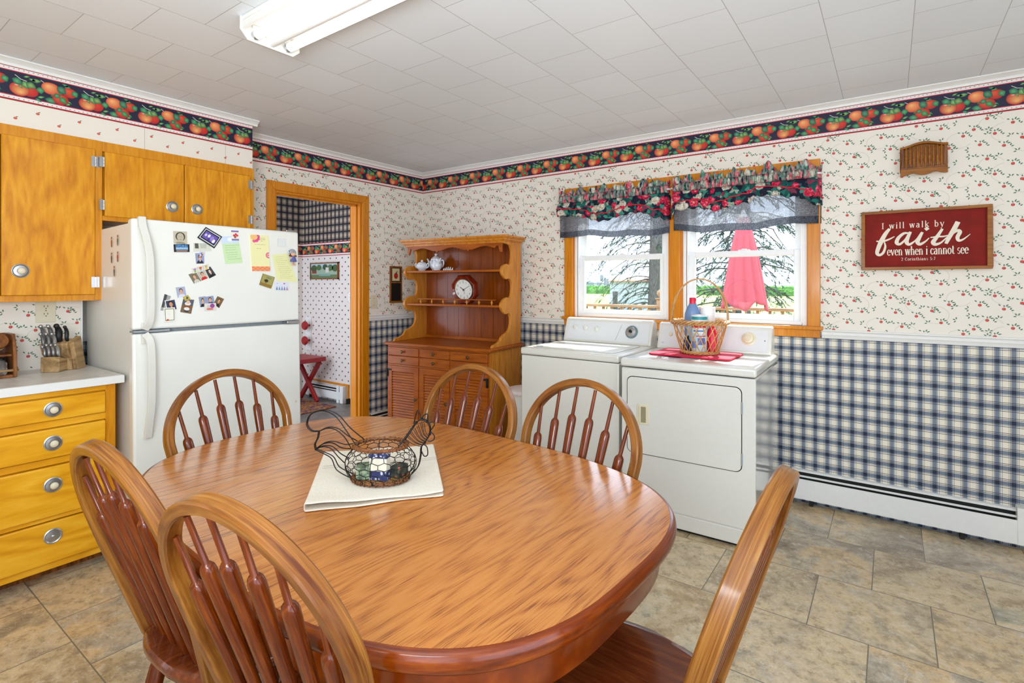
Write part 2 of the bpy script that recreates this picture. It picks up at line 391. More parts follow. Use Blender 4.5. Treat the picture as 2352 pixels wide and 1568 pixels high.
WHITE = rgb(236, 236, 231)
m_white = plain('white_paint', rgb(232, 231, 226), 0.4, var=0.01)
m_vinyl = plain('white_vinyl', rgb(240, 241, 240), 0.35, var=0.01)
m_enamel = plain('white_enamel', rgb(223, 221, 211), 0.25, coat=0.4, var=0.008)
m_enamel_side = plain('glossy_enamel', rgb(214, 213, 206), 0.08, coat=0.8, var=0.008)
m_almond = plain('almond_plastic', rgb(226, 216, 186), 0.35, var=0.01)
m_ivory = plain('ivory_plastic', rgb(220, 211, 182), 0.4, var=0.01)
m_fridge, nt, b = pmat('textured_white_enamel', rgb(236, 235, 226), 0.35, coat=0.15)
bump(nt, b, noise(nt, coords(nt), 420, 2), 0.12, 0.0008)
nt.links.new(ramp(nt, noise(nt, coords(nt), 3, 2), [(0.3, rgb(233, 232, 223)), (0.7, rgb(238, 237, 229))]), b.inputs['Base Color'])
m_gasket = plain('grey_gasket', rgb(150, 155, 158), 0.5)
m_chrome = plain('brushed_chrome', rgb(190, 192, 196), 0.22, 1.0)
m_steel = plain('steel', rgb(186, 188, 190), 0.28, 0.9)
m_black = plain('black_plastic', rgb(18, 18, 20), 0.45)
m_iron = plain('black_iron', rgb(22, 21, 22), 0.5, 0.3)
m_brass = plain('antique_brass', rgb(104, 84, 52), 0.4, 0.8)
m_counter, nt, b = pmat('white_marbled_laminate', rgb(214, 213, 207), 0.3)
nt.links.new(ramp(nt, noise(nt, coords(nt), 14, 6, 0.65), [(0.3, rgb(196, 194, 188)), (0.65, rgb(224, 223, 218))]), b.inputs['Base Color'])
m_towel = plain('cream_cotton', rgb(226, 216, 198), 0.9, var=0.05, scale=220)
m_red = plain('red_paint', rgb(156, 22, 26), 0.4, var=0.05)
m_matred = plain('red_rubber_mat', rgb(206, 20, 62), 0.7, var=0.03)
m_cherry = wood('cherry_clock_case', rgb(84, 20, 8), rgb(122, 34, 14), rgb(150, 48, 20), 'z', 30, 8, 0.15, 0.7, 0.2)
m_porcelain = plain('white_porcelain', rgb(224, 228, 232), 0.12, coat=0.5, var=0.01)
m_signred = plain('barn_red_board', rgb(130, 18, 2), 0.6, spec=0.2, var=0.1, scale=14)
m_signtxt = plain('cream_lettering', rgb(232, 222, 200), 0.6, var=0.02)
m_dark = plain('dark_recess', rgb(26, 24, 22), 0.8)
m_wicker = wood('wicker', rgb(150, 96, 48), rgb(196, 146, 88), rgb(222, 182, 128), 'z', 60, 4, 0.45, 0.2, 0.2)
m_twig = wood('brown_twig', rgb(70, 38, 18), rgb(120, 72, 36), rgb(160, 108, 60), 'z', 90, 3, 0.5, 0.1, 0.2)
m_wire = plain('black_wire', rgb(28, 25, 26), 0.35, 0.6)
m_glass, nt, b = pmat('window_glass', (1,1,1,1), 0.0)
out = nt.nodes['Material Output']; nt.nodes.remove(b)
g = nd(nt, 'ShaderNodeBsdfGlossy', None, {'Roughness': 0.0}); t = nd(nt, 'ShaderNodeBsdfTransparent', None, {'Color': (0.96, 0.98, 0.98, 1)})
fr = ma(nt, 'ADD', ma(nt, 'MULTIPLY', ma(nt, 'POWER', nd(nt, 'ShaderNodeLayerWeight', None, {'Blend': 0.5}).outputs['Facing'], 5.0), 0.7), 0.03)
mx = nd(nt, 'ShaderNodeMixShader', None, {0: fr, 1: t.outputs[0], 2: g.outputs[0]})
nt.links.new(mx.outputs[0], out.inputs[0])
m_jar, nt, b = pmat('jar_glass', rgb(226, 230, 228), 0.03, 0, 0, **{'Transmission Weight': 0.9, 'IOR': 1.45})
def emis(name, color, strength):
    m, nt, b = pmat(name, color, 0.5)
    b.inputs['Emission Color'].default_value = color; b.inputs['Emission Strength'].default_value = strength
    return m
m_tube = emis('lit_fluorescent_tube', (1.0, 0.96, 0.90, 1), 2.2)
# ------------------------------------------------------------------ room
XL = -3.75; YB = 3.70; ZC = 2.44; XS = -3.46
PAPER_LO = 1.066; BT = 2.412; BB = 2.242
APPLE = rgb(186, 44, 38); APPLE2 = rgb(220, 96, 78); LEAF = rgb(66, 108, 82); LEAF2 = rgb(96, 134, 106); VINE = rgb(196, 190, 172)

def poly_fan(mb, place, cx, cy, pts, h, c_in, c_out, mi):
    v = [place(cx, cy, h)] + [place(a, b_, h) for a, b_ in pts]
    n = len(pts)
    mb.add(v, [(0, i + 1, (i + 1) % n + 1) for i in range(n)], mi, [c_in] + ([c_out] * n if not isinstance(c_out, list) else c_out))
def leaf_pts(x, y, L, W, ang, n=5):
    ca, sa = math.cos(ang), math.sin(ang); P = []
    for i in range(n + 1):
        t = i / n; P.append((t * L, W * 0.5 * math.sin(PI * t ** 0.85)))
    P += [(p[0], -p[1]) for p in P[-2:0:-1]]
    return [(x + p[0] * ca - p[1] * sa, y + p[0] * sa + p[1] * ca) for p in P]
def leaf(mb, place, x, y, L, W, ang, h, c_in, c_out, mi, n=5):
    P = leaf_pts(x, y, L, W, ang, n)
    poly_fan(mb, place, x + math.cos(ang) * L * .45, y + math.sin(ang) * L * .45, P, h, c_in, c_out, mi)
def strip(mb, place, pts, w, h, col, mi):
    v = []; n = len(pts)
    for i in range(n):
        a = pts[max(0, i - 1)]; b_ = pts[min(n - 1, i + 1)]
        dx, dy = b_[0] - a[0], b_[1] - a[1]; l = math.hypot(dx, dy) or 1
        nx, ny = -dy / l * w / 2, dx / l * w / 2
        v += [place(pts[i][0] + nx, pts[i][1] + ny, h), place(pts[i][0] - nx, pts[i][1] - ny, h)]
    mb.add(v, [(2 * i, 2 * i + 1, 2 * i + 3, 2 * i + 2) for i in range(n - 1)], mi, col)

AP = [(0.0,0.0),(.053,.049),(.083,-.034),(.152,.012),(.186,-.070),(.258,-.034),(.317,.022),(.024,.128),(.118,.110),(.225,.078)]
def vines(mb, place, u0, u1, v0, v1, skip, mi):
    W, H = .36, .212
    r = random.Random(3)
    for i in range(int(u0 / W) - 2, int(u1 / W) + 2):
        for j in range(int(v0 / H) - 1, int(v1 / H) + 2):
            ox, oy = i * W, j * H + (0.05 if i % 2 else 0)
            def ok(x, y): return u0 + .008 < x < u1 - .008 and v0 + .008 < y < v1 - .008 and not skip(x, y)
            for k, (cx, cy, rr, a0, a1) in enumerate(((.07,.02,.040,20,290),(.20,.12,.048,-150,120),(.30,.00,.042,60,330),(.13,-.03,.05,100,250))):
                P = [(ox + cx + rr * math.cos(math.radians(a0 + (a1 - a0) * t / 12)) * 1.25, oy + cy + rr * math.sin(math.radians(a0 + (a1 - a0) * t / 12))) for t in range(13)]
                seg = []
                for p in P:
                    if ok(*p): seg.append(p)
                    else:
                        if len(seg) > 1: strip(mb, place, seg, .0016, .0003, VINE, mi)
                        seg = []
                if len(seg) > 1: strip(mb, place, seg, .0016, .0003, VINE, mi)
            for q, (ax, ay) in enumerate(AP):
                x, y = ox + ax, oy + ay
                if ok(x, y):
                    rr = .0076
                    P = [(x + rr * 1.06 * math.cos(2 * PI * t / 12), y + rr * .98 * math.sin(2 * PI * t / 12)) for t in range(12)]
                    poly_fan(mb, place, x - .002, y + .002, P, .0006, APPLE2, APPLE, mi)
                for dx, dy, an, L in ((.001,.010,100,.012),(.007,.013,55,.016),(.011,.011,10,.017),(-.012,.017,150,.013),(.024,-.004,75,.014),(.027,-.008,25,.013)):
                    an += 30 * ((q * 37 % 7) / 7 - .5)
                    if ok(x + dx, y + dy): leaf(mb, place, x + dx, y + dy, L, .0064, math.radians(an), .0005, LEAF2, LEAF, mi, 4)
            for ax, ay in ((.10,.06),(.205,.140),(.29,.095),(.055,.178),(.145,-.055),(.34,-.055),(.28,.165),(.005,.065),(.17,.075),(.23,.01),(.345,.12),(.06,-.01)):
                x, y = ox + ax, oy + ay
                if ok(x, y):
                    for an in (10, 75, 140): leaf(mb, place, x + .004 * math.cos(math.radians(an + ax * 300)), y + .004 * math.sin(math.radians(an + ax * 300)), .014, .0062, math.radians(an + ax * 300), .0005, LEAF2, LEAF, mi, 4)
def small_apples(mb, place, u0, u1, v0, v1, mi):
    W, H = .083, .083
    for i in range(int(u0 / W) - 1, int(u1 / W) + 2):
        for j in range(int(v0 / H) - 1, int(v1 / H) + 2):
            x, y = i * W, j * H + (H / 2 if i % 2 else 0)
            if u0 < x < u1 and v0 + .006 < y < v1 - .004:
                P = [(x + .0075 * math.cos(2 * PI * t / 9), y + .0062 * math.sin(2 * PI * t / 9)) for t in range(9)]
                poly_fan(mb, place, x - .001, y + .002, P, .0006, rgb(226, 112, 90), rgb(200, 74, 60), mi)
                leaf(mb, place, x + .001, y + .006, .011, .004, math.radians(25), .0007, LEAF, LEAF, mi, 4)

RB = rgb(160, 14, 24); WB = rgb(236, 226, 220); CR = rgb(190, 30, 62); NAVY = rgb(20, 22, 52)
LG0, LG1 = rgb(150, 194, 112), rgb(30, 104, 58); LH0, LH1 = rgb(92, 170, 116), rgb(16, 86, 62)
def border(mb, place, u0, u1, mi, phase=0.0):
    H = BT - BB; z = BB
    def band(a, b_, c): mb.add([place(u0, a, .0004), place(u1, a, .0004), place(u1, b_, .0004), place(u0, b_, .0004)], [(0,1,2,3)], mi, c)
    e = [0, .0085, .0235, .0275, H - .0275, H - .0235, H - .0085, H]
    for k, c in enumerate((RB, WB, CR, NAVY, CR, WB, RB)): band(z + e[k], z + e[k + 1], c)
    n = int((u1 - u0) / .018)
    for i in range(n):
        for zz in (z + .014, z + H - .014):
            x = u0 + (i + .5) * .018
            mb.add([place(x - .003, zz, .0006), place(x, zz - .0022, .0006), place(x + .003, zz, .0006), place(x, zz + .0022, .0006)], [(0,1,2,3)], mi, rgb(72, 74, 110))
    P = .268
    def clipu(x, m): return u0 + m < x < u1 - m
    def apple(x, y, r, c0, c1, h, hx=-.3, hy=.3, sq=.92):
        pts = []
        for t in range(18):
            a = 2 * PI * t / 18
            rr = r * (1 - .10 * max(0, math.sin(a)) ** 6)
            px = min(max(x + rr * 1.06 * math.cos(a), u0), u1)
            pts.append((px, y + rr * sq * math.sin(a)))
        poly_fan(mb, place, min(max(x + hx * r, u0), u1), y + hy * r, pts, h, c0, c1, mi)
    def lf(x, y, L, W, an, h, c0=LG0, c1=LG1):
        if u0 + .02 < x < u1 - .02 and u0 < x + L * math.cos(math.radians(an)) < u1: leaf(mb, place, x, y, L, W, math.radians(an), h, c0, c1, mi, 6)
    i0 = int((u0 - phase) / P) - 1
    for i in range(i0, int((u1 - phase) / P) + 2):
        x = i * P + phase; y = z
        # twigs and small leaves along the top
        for a, b_ in (((.016,.128),(.060,.112)),((.112,.130),(.150,.118))):
            if clipu(x + a[0], .0) and clipu(x + b_[0], .0): strip(mb, place, [(x + a[0], y + a[1]), (x + (a[0] + b_[0]) / 2, y + b_[1]), (x + b_[0], y + b_[1] - .004)], .003, .0008, rgb(206, 196, 196), mi)
        lf(x + .048, y + .126, .026, .010, 20, .0009, LG0, LG1); lf(x + .066, y + .124, .03, .011, -12, .0009)
        lf(x + .078, y + .118, .038, .020, 8, .0009, LG0, LG1); lf(x + .222, y + .128, .03, .012, 160, .0009, LH0, LH1)
        lf(x + .15, y + .060, .06, .030, 210 - 180, .0007, LH0, LH1); lf(x + .128, y + .042, .052, .030, -8, .0010, LH0, LH1)
        lf(x + .092, y + .034, .028, .012, -30, .0008, LH0, LG1); lf(x + .100, y + .040, .030, .012, 20, .0008, LG0, LG1); lf(x + .232, y + .045, .026, .011, 215, .0008, LG0, LG1); lf(x + .236, y + .040, .028, .012, 140, .0008, LH0, LH1)
        for ax, ay, r, c0, c1, h in ((.226,.098,.029,rgb(226,88,50),rgb(168,24,20),.0010),(.072,.062,.030,rgb(226,66,44),rgb(178,24,20),.0010),(.150,.100,.034,rgb(246,180,112),rgb(206,70,40),.0011),(.190,.056,.031,rgb(230,96,54),rgb(168,26,20),.0012)):
            if clipu(x + ax, -.02): apple(x + ax, y + ay, r, c0, c1, h)
        if clipu(x + .034, -.02):
            apple(x + .034, y + .062, .036, rgb(240, 176, 104), rgb(182, 32, 26), .0013, .1, -.45)
            for q in range(1):
                px = x + .022
                if clipu(px, .02): poly_fan(mb, place, px, y + .080, [(px + .010 * math.cos(2 * PI * t / 12), y + .080 + .006 * math.sin(2 * PI * t / 12)) for t in range(12)], .0014, rgb(250, 190, 170), rgb(206, 60, 44), mi)
            lf(x + .030, y + .084, .022, .010, -50, .0016, LG0, LH1)
        lf(x + .006, y + .108, .044, .034, -28, .0015, LH0, LH1); lf(x + .046, y + .106, .040, .034, -60, .0014, LG0, LG1)
        lf(x + .056, y + .098, .042, .034, -20, .0015, rgb(150, 176, 104), LG1); lf(x + .108, y + .094, .034, .032, -80, .0012, LH0, LG1)
        lf(x + .176, y + .118, .048, .036, -40, .0016, rgb(96, 150, 110), LH1); lf(x + .206, y + .130, .036, .024, -35, .0009, LH0, LH1)
        lf(x + .186, y + .066, .040, .028, -45, .0017, rgb(100, 168, 104), LG1); lf(x + .162, y + .064, .030, .024, 20, .0016, LH0, LH1)
        lf(x - .028, y + .112, .034, .030, -60, .0017, LH0, LG1)

SK = lambda x, y: False
# ---- left wall with the doorway
DY0, DY1, DZ = 2.157, 2.952, 2.055
wl = MB()
def wl_seg(y0, y1, z0, z1, mi): wl.box(XL - .12, XL, y0, y1, z0, z1, mi)
def wl_col(y0, y1, bottom=0.0):
    for a, b_, mi in ((0, PAPER_LO, 1), (PAPER_LO, ZC, 0)):
        a = max(a, bottom)
        if a < b_: wl_seg(y0, y1, a, b_, mi)
wl_col(-1.6, DY0); wl_col(DY1, YB); wl_col(DY0, DY1, DZ)
pl_left = lambda u, v, h: (XL + h, u, v)
border(wl, pl_left, 1.837, YB, 2, phase=0.06)
vines(wl, pl_left, 1.80, YB, PAPER_LO, BB, lambda x, y: DY0 < x < DY1 and y < DZ + .01, 2)
struct(wl.build('wall_left', [m_paper, m_plaid_y, m_print], recalc=False), 'wall with the amber doorway, flowered paper over blue plaid')
# ---- window wall
WX0, WX1, WZ0, WZ1 = -2.066, -0.405, 1.085, 2.05
wb = MB(); XR = 1.9
def wb_seg(x0, x1, z0, z1, mi): wb.box(x0, x1, YB, YB + .14, z0, z1, mi)
for a, b_ in ((XL - .12, WX0), (WX1, XR)):
    wb_seg(a, b_, 0, PAPER_LO, 1); wb_seg(a, b_, PAPER_LO, ZC, 0)
wb_seg(WX0, WX1, 0, WZ0, 1); wb_seg(WX0, WX1, WZ1, ZC, 0)
pl_back = lambda u, v, h: (u, YB - h, v)
border(wb, pl_back, XL, XR, 2, phase=-3.75 + .22)
vines(wb, pl_back, XL, XR, PAPER_LO, BB, lambda x, y: -2.12 < x < -.36 and y < 2.10, 2)
struct(wb.build('wall_back', [m_paper, m_plaid_x, m_print], recalc=False), 'window wall, flowered paper over blue plaid')
# ---- soffit above the cabinets
so = MB(); so.box(XL, XS, -1.6, 1.837, 2.117, ZC, 0)
pl_so = lambda u, v, h: (XS + h, u, v)
border(so, pl_so, -1.6, 1.837, 1, phase=0.646)
small_apples(so, pl_so, -1.6, 1.83, 2.12, BB, 1)
for yy in (1.21, 1.66, .40): so.add([pl_so(yy, 2.118, .0004), pl_so(yy + .0025, 2.118, .0004), pl_so(yy + .0025, BB, .0004), pl_so(yy, BB, .0004)], [(0,1,2,3)], 1, rgb(186, 178, 164))
struct(so.build('wall_soffit', [m_paper, m_print], recalc=False), 'papered soffit above the cabinets')
# ---- backsplash panel
bs = MB(); bs.box(XL, -3.62, -.6, .968, .90, 1.30, 0)
vines(bs, lambda u, v, h: (-3.62 + h, u, v), -.2, .966, .905, 1.27, SK, 1)
bs.box(-3.622, -3.616, .960, .969, .905, 1.262, 2)
struct(bs.build('wall_backsplash', [m_paper, m_print, m_white], recalc=False), 'papered panel behind the counter')
# ---- floor, ceiling
struct(MB().box(-3.87, XR, -1.8, YB, -.06, 0).build('floor', m_floor), 'slate-look tile floor')
struct(MB().box(-6.1, -3.87, 1.2, 3.9, -.06, 0).build('floor_hall', m_floor_hall), 'grey hall floor')
struct(MB().box(-3.87, XR, -1.8, YB + .14, ZC, ZC + .06).build('ceiling', m_ceil), 'white ceiling of staggered tiles')
struct(MB().box(-6.1, -3.87, 1.2, 3.9, 2.39, 2.45).build('ceiling_hall', m_white), 'hall ceiling')
# ---- the two unseen walls behind the viewer, openings added and sized for their daylight
def holed(name, axis, at, a0, a1, o0, o1, z0, z1, label):
    mb = MB()
    def seg(a, b_, c, d_):
        if axis == 'x': mb.box(at, at + .12, a, b_, c, d_)
        else: mb.box(a, b_, at - .12, at, c, d_)
    seg(a0, o0, 0, ZC); seg(o1, a1, 0, ZC); seg(o0, o1, 0, z0); seg(o0, o1, z1, ZC)
    struct(mb.build(name, m_paper), label)
holed('wall_right', 'x', XR, -1.8, YB + .14, -1.6, 1.5, .35, 2.30, 'side wall behind the viewer with a wide opening added for daylight')
holed('wall_front', 'y', -1.8, -3.87, XR + .12, -.1, 1.5, .5, 2.25, 'rear wall behind the viewer with a wide opening added for daylight')
# ---- hall walls
HY = 3.75; HX = -5.88
hb = MB()
hb.box(HX, XL - .12, HY, HY + .1, 0, 1.70, 0); hb.box(HX, XL - .12, HY, HY + .1, 1.70, 2.39, 1)
_bt, _bb = BT, BB
BT, BB = 1.842, 1.682
border(hb, lambda u, v, h: (u, HY - h, v), HX, XL - .12, 2)
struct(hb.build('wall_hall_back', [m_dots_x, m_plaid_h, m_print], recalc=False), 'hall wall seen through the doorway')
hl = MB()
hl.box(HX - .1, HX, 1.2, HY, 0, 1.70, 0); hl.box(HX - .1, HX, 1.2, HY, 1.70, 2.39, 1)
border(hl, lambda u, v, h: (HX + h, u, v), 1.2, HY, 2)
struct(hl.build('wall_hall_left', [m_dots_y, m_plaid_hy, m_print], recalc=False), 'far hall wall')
BT, BB = _bt, _bb
# ---- mouldings
def molding(name, prof, a, b_, mat=m_white, label=None):
    """prof: (out, z) polygon; runs from a to b along a wall; out points into the room"""
    mb = MB(); a = Vector(a); b_ = Vector(b_); d = (b_ - a).normalized(); n = Vector((0,0,1)).cross(d)
    mb.prism(prof, lambda o, z, h: (a + d * h + n * o + Vector((0,0,z))), 0, (b_ - a).length)
    return struct(mb.build(name, mat, smooth=30), label)
CRN = [(0,-.034),(.008,-.034),(.012,-.022),(.026,-.010),(.036,-.006),(.036,0),(0,0)]
RAIL = [(0,-.027),(.010,-.027),(.012,-.010),(.016,-.004),(.016,.004),(.012,.010),(.020,.018),(.020,.025),(0,.025)]
# left walls: room is on +x ; moving towards -y gives normal +x
molding('trim_1', CRN, (XL, YB, ZC), (XL, 1.837, ZC), label='ceiling moulding over the doorway')
molding('trim_2', CRN, (XS, 1.837 + .03, ZC), (XS, -1.6, ZC), label='ceiling moulding on the soffit')
molding('trim_3', CRN, (XR, YB, ZC), (XL, YB, ZC), label='ceiling moulding over the windows')
molding('trim_4', RAIL, (XL, YB, 1.049), (XL, 3.026, 1.049), label='chair rail right of the doorway')
molding('trim_5', RAIL, (-2.136, YB, 1.049), (XL, YB, 1.049), label='chair rail left of the windows')
molding('trim_6', RAIL, (XR, YB, 1.049), (-.338, YB, 1.049), label='chair rail right of the windows')
molding('trim_7', RAIL, (XL, DY0 - .066, 1.049), (XL, 1.0, 1.049), label='chair rail behind the fridge')
# ---- door casing
d = bpy.data.objects.new('door_1', None); COL.objects.link(d); struct(d, 'doorway trimmed in amber wood'); d.location = (XL, DY0, 0)
w = .066; t = .020; Wd = DY1 - DY0; H2 = DZ
jb = MB()
jb.box(-.125, .004, -.0, .016, 0, H2); jb.box(-.125, .004, Wd - .016, Wd, 0, H2); jb.box(-.125, .004, .016, Wd - .016, H2 - .016, H2)
jb.build('door_jamb', m_trim, d, bevel=.002)
def casing(name, poly): MB().prism(poly, lambda a, b_, h: (h, a, b_), 0, t).build(name, m_trim, d, bevel=.004)
casing('left_casing', [(-w, 0), (0, 0), (0, H2), (-w, H2 + w)])
casing('right_casing', [(Wd, 0), (Wd + w + .008, 0), (Wd + w + .008, H2 + w), (Wd, H2)])
casing('head_casing', [(0, H2), (Wd, H2), (Wd + w + .008, H2 + w), (-w, H2 + w)])
st = MB(); st.box(-.05, -.03, .016, .03, 0, H2 - .016); st.box(-.05, -.03, Wd - .03, Wd - .016, 0, H2 - .016); st.box(-.05, -.03, .016, Wd - .016, H2 - .03, H2 - .016)
st.build('door_stop', m_trim, d, bevel=.002)
# ---- window casing (amber) and the two vinyl windows
wc = bpy.data.objects.new('trim_8', None); COL.objects.link(wc); struct(wc, 'amber wood casing around the pair of windows'); wc.location = (0, YB, 0)
def wbox(name, x0, x1, z0, z1, y0=-.02, y1=.0, mat=m_trim): return MB().box(x0, x1, y0, y1, z0, z1).build(name, mat, wc, bevel=.003)
wbox('left_casing', -2.130, WX0 + .008, 1.09, 2.112); wbox('right_casing', WX1 - .008, -.345, 1.09, 2.112)
wbox('head_casing', WX0 + .008, WX1 - .008, 2.042, 2.112); wbox('mullion', -1.272, -1.200, 1.09, 2.042, -.02, .10)
wbox('sill', -2.146, -.330, 1.070, 1.092, -.042, .10); wbox('apron', -2.130, -.345, 1.022, 1.070)
jm = MB(); jm.box(WX0, WX0 + .014, 0, .13, 1.09, 2.042); jm.box(WX1 - .014, WX1, 0, .13, 1.09, 2.042); jm.box(WX0, WX1, 0, .13, 2.034, 2.05)
jm.box(-1.286, -1.272, 0, .13, 1.09, 2.04); jm.box(-1.200, -1.186, 0, .13, 1.09, 2.04)
jm.build('jamb_liner', m_trim, wc)
def window(n, x0, x1, label):
    w = bpy.data.objects.new('window_%d' % n, None); COL.objects.link(w); struct(w, label); w.location = (x0, YB, 1.092)
    W = x1 - x0; H = .945; fr = MB()
    def ring(mb, a0, a1, c0, c1, y0, y1, tl, tr, tb, tt):
        mb.box(a0, a0 + tl, y0, y1, c0, c1); mb.box(a1 - tr, a1, y0, y1, c0, c1)
        mb.box(a0 + tl, a1 - tr, y0, y1, c0, c0 + tb); mb.box(a0 + tl, a1 - tr, y0, y1, c1 - tt, c1)
    ring(fr, 0, W, 0, H, .012, .13, .026, .026, .022, .026)
    fr.box(.026, .036, .012, .030, .022, H); fr.box(W - .036, W - .026, .012, .030, .022, H)
    fr.build('frame', m_vinyl, w, bevel=.002)
    zl = .478
    lo = MB(); ring(lo, .030, W - .030, .020, zl, .034, .066, .046, .046, .040, .034)
    lower = lo.build('lower_sash', m_vinyl, w, bevel=.003)
    MB().box(.07, W - .07, .049, .052, .056, zl - .03).build('pane', m_glass, lower)
    la = MB(); la.box(W * .47, W * .47 + .07, .030, .062, zl, zl + .008); la.box(W * .47 + .02, W * .47 + .05, .034, .052, zl + .008, zl + .014)
    la.build('sash_lock', m_vinyl, lower, bevel=.002)
    up = MB(); ring(up, .030, W - .030, zl - .034, H - .024, .076, .108, .044, .044, .034, .036)
    upper = up.build('upper_sash', m_vinyl, w, bevel=.003)
    MB().box(.07, W - .07, .091, .094, zl - .004, H - .056).build('pane', m_glass, upper)
window(1, -2.052, -1.286, 'left white double-hung window'); window(2, -1.186, -.419, 'right white double-hung window')
# ---- hot water baseboard heaters
def heater(name, label, loc, rz, L, trim=False, top=.205):
    o = thing(name, label, 'heater', loc, rz)
    b_ = MB(); b_.box(0, L, .052, .058, .03, top); b_.prism([(.058,top),(.036,top-.002),(.036,top-.014),(.039,top-.014),(.040,top-.006),(.058,top-.004)], lambda y, z, h: (h, y, z), 0, L)
    b_.build('back_panel', m_white, o)
    MB().prism([(0,.036),(.004,.036),(.004,top-.050),(.005,top-.048),(0,top-.046)], lambda y, z, h: (h, y, z), 0, L).build('front_cover', m_white, o, bevel=.001)
    MB().prism([(.014,top-.038),(.022,top-.034),(.022,top-.029),(.014,top-.033)], lambda y, z, h: (h, y, z), 0, L).build('damper', m_white, o)
    fn = MB(); fn.box(0, L, .006, .0515, .05, top-.066); fn.box(0, L, .048, .0515, .05, top-.008)
    fn.build('fin_element', m_dark, o)
    for k in range(int(L / .7) + 1): MB().box(.1 + k * .7, .12 + k * .7, .006, .05, 0, .06).build('bracket', m_dark, o)
    return o
h = heater('baseboard_heater', 'white baseboard heater along the plaid wall right of the dryer', (-.50, YB - .060, 0), 0, XR + .50)
ec = MB(); ec.box(1.02, 1.10, -.002, .06, .035, .222); ec.build('joint_cover', m_white, h, bevel=.003)
heater('baseboard_heater', 'short end of white baseboard heater between doorway and hutch', (XL + .060, 3.04, 0), PI / 2, .64)
# ------------------------------------------------------------------ hall things
h = heater('baseboard_heater', 'white baseboard heater in the hall with wood edging', (-5.76, HY - .060, 0), 0, .755, top=.17)
MB().box(.640, .685, -.004, .058, .0, .19).build('joint_cover', m_white, h, bevel=.002)
MB().box(.700, .757, -.004, .058, .0, .19).build('end_cap', m_white, h, bevel=.004)
struct(MB().box(-5.80, -4.962, HY - .018, HY, .192, .212).box(-4.985, -4.962, HY - .018, HY, 0, .192).build('trim_9', m_trim, bevel=.002), 'wood edging around the hall heater')
# framed village picture
p = thing('framed_picture', 'small dark-framed picture of trees and a pond in the hall', 'picture', (-5.42, HY - .012, 1.505))
fr = MB(); W2, H2 = .272, .098
fr.box(-W2, W2, -.012, .010, H2 - .012, H2); fr.box(-W2, W2, -.012, .010, -H2, -H2 + .012); fr.box(-W2, -W2 + .012, -.012, .010, -H2, H2); fr.box(W2 - .012, W2, -.012, .010, -H2, H2)
fr.build('frame', m_walnut, p)
pc = MB(); pl = lambda u, v, h: (u, -.002 - h, v)
def q(u0, u1, v0, v1, c, h=0): pc.add([pl(u0, v0, h), pl(u1, v0, h), pl(u1, v1, h), pl(u0, v1, h)], [(0,1,2,3)], 0, c)
q(-.26, .26, -.086, .086, rgb(150, 170, 150)); q(-.26, .26, .04, .086, rgb(176, 196, 206), .0004); q(-.26, .26, -.086, -.045, rgb(96, 116, 78), .0004); q(-.10, .12, -.06, -.035, rgb(120, 160, 150), .0006)
for x, y, r, c in ((-.2,.03,.06,rgb(58,84,46)),(-.1,.04,.05,rgb(74,104,58)),(.02,.045,.05,rgb(50,78,50)),(.12,.035,.055,rgb(80,100,60)),(.21,.03,.06,rgb(62,88,50))):
    poly_fan(pc, pl, x, y, [(x + r * math.cos(2*PI*t/10) , min(.086, y + r * .7 * math.sin(2*PI*t/10))) for t in range(10)], .0008, c, c, 0)
q(.03, .09, -.02, .04, rgb(206, 204, 190), .001); q(-.24, -.15, -.03, .0, rgb(134, 56, 40), .001)
pc.build('canvas', m_photo, p, recalc=False)
# red bench
b_ = thing('bench', 'red wooden bench with crossed legs in the hall', 'bench', (-5.49, 3.44, .0092))
MB().box(-.22, .22, -.24, .22, .455, .505).build('seat', m_red, b_, bevel=.006)
for y in (-.16, .14):
    for sgn in (-1, 1):
        MB().bar((sgn * .19, y + sgn * .016, .455), (-sgn * .19, y + sgn * .016, .0), .05, .032, (0,1,0)).build('leg', m_red, b_, bevel=.004)
# red pegs on a white strip
k = thing('peg_rail', 'white strip with round red pegs beside the fridge edge in the hall', 'peg rail', (-5.74, HY - .012, .55))
MB().box(-.06, .045, 0, .012, 0, .40).build('strip', m_white, k, bevel=.002)
for z in (.30, .12):
    MB().lathe([(.012,0),(.012,.05),(.05,.055),(.054,.07),(.044,.085),(0,.088)], 20, (.03, 0, z), FACE_MY).build('peg', m_red, k, smooth=40)
m_rug, nt, b = pmat('patterned_rug', rgb(150, 110, 40), 0.95)
nv = noise(nt, coords(nt), 16, 3, 0.6, 1.5)
nt.links.new(ramp(nt, nv, [(0.36, rgb(60, 44, 92)), (0.44, rgb(140, 74, 34)), (0.52, rgb(178, 128, 40)), (0.60, rgb(84, 60, 96)), (0.66, rgb(160, 100, 44))], 'CONSTANT'), b.inputs['Base Color'])
tag(MB().box(-5.86, -4.935, 3.12, 3.56, 0, .009).build('rug', m_rug, bevel=.003), 'gold and purple patterned rug on the hall floor', 'rug')
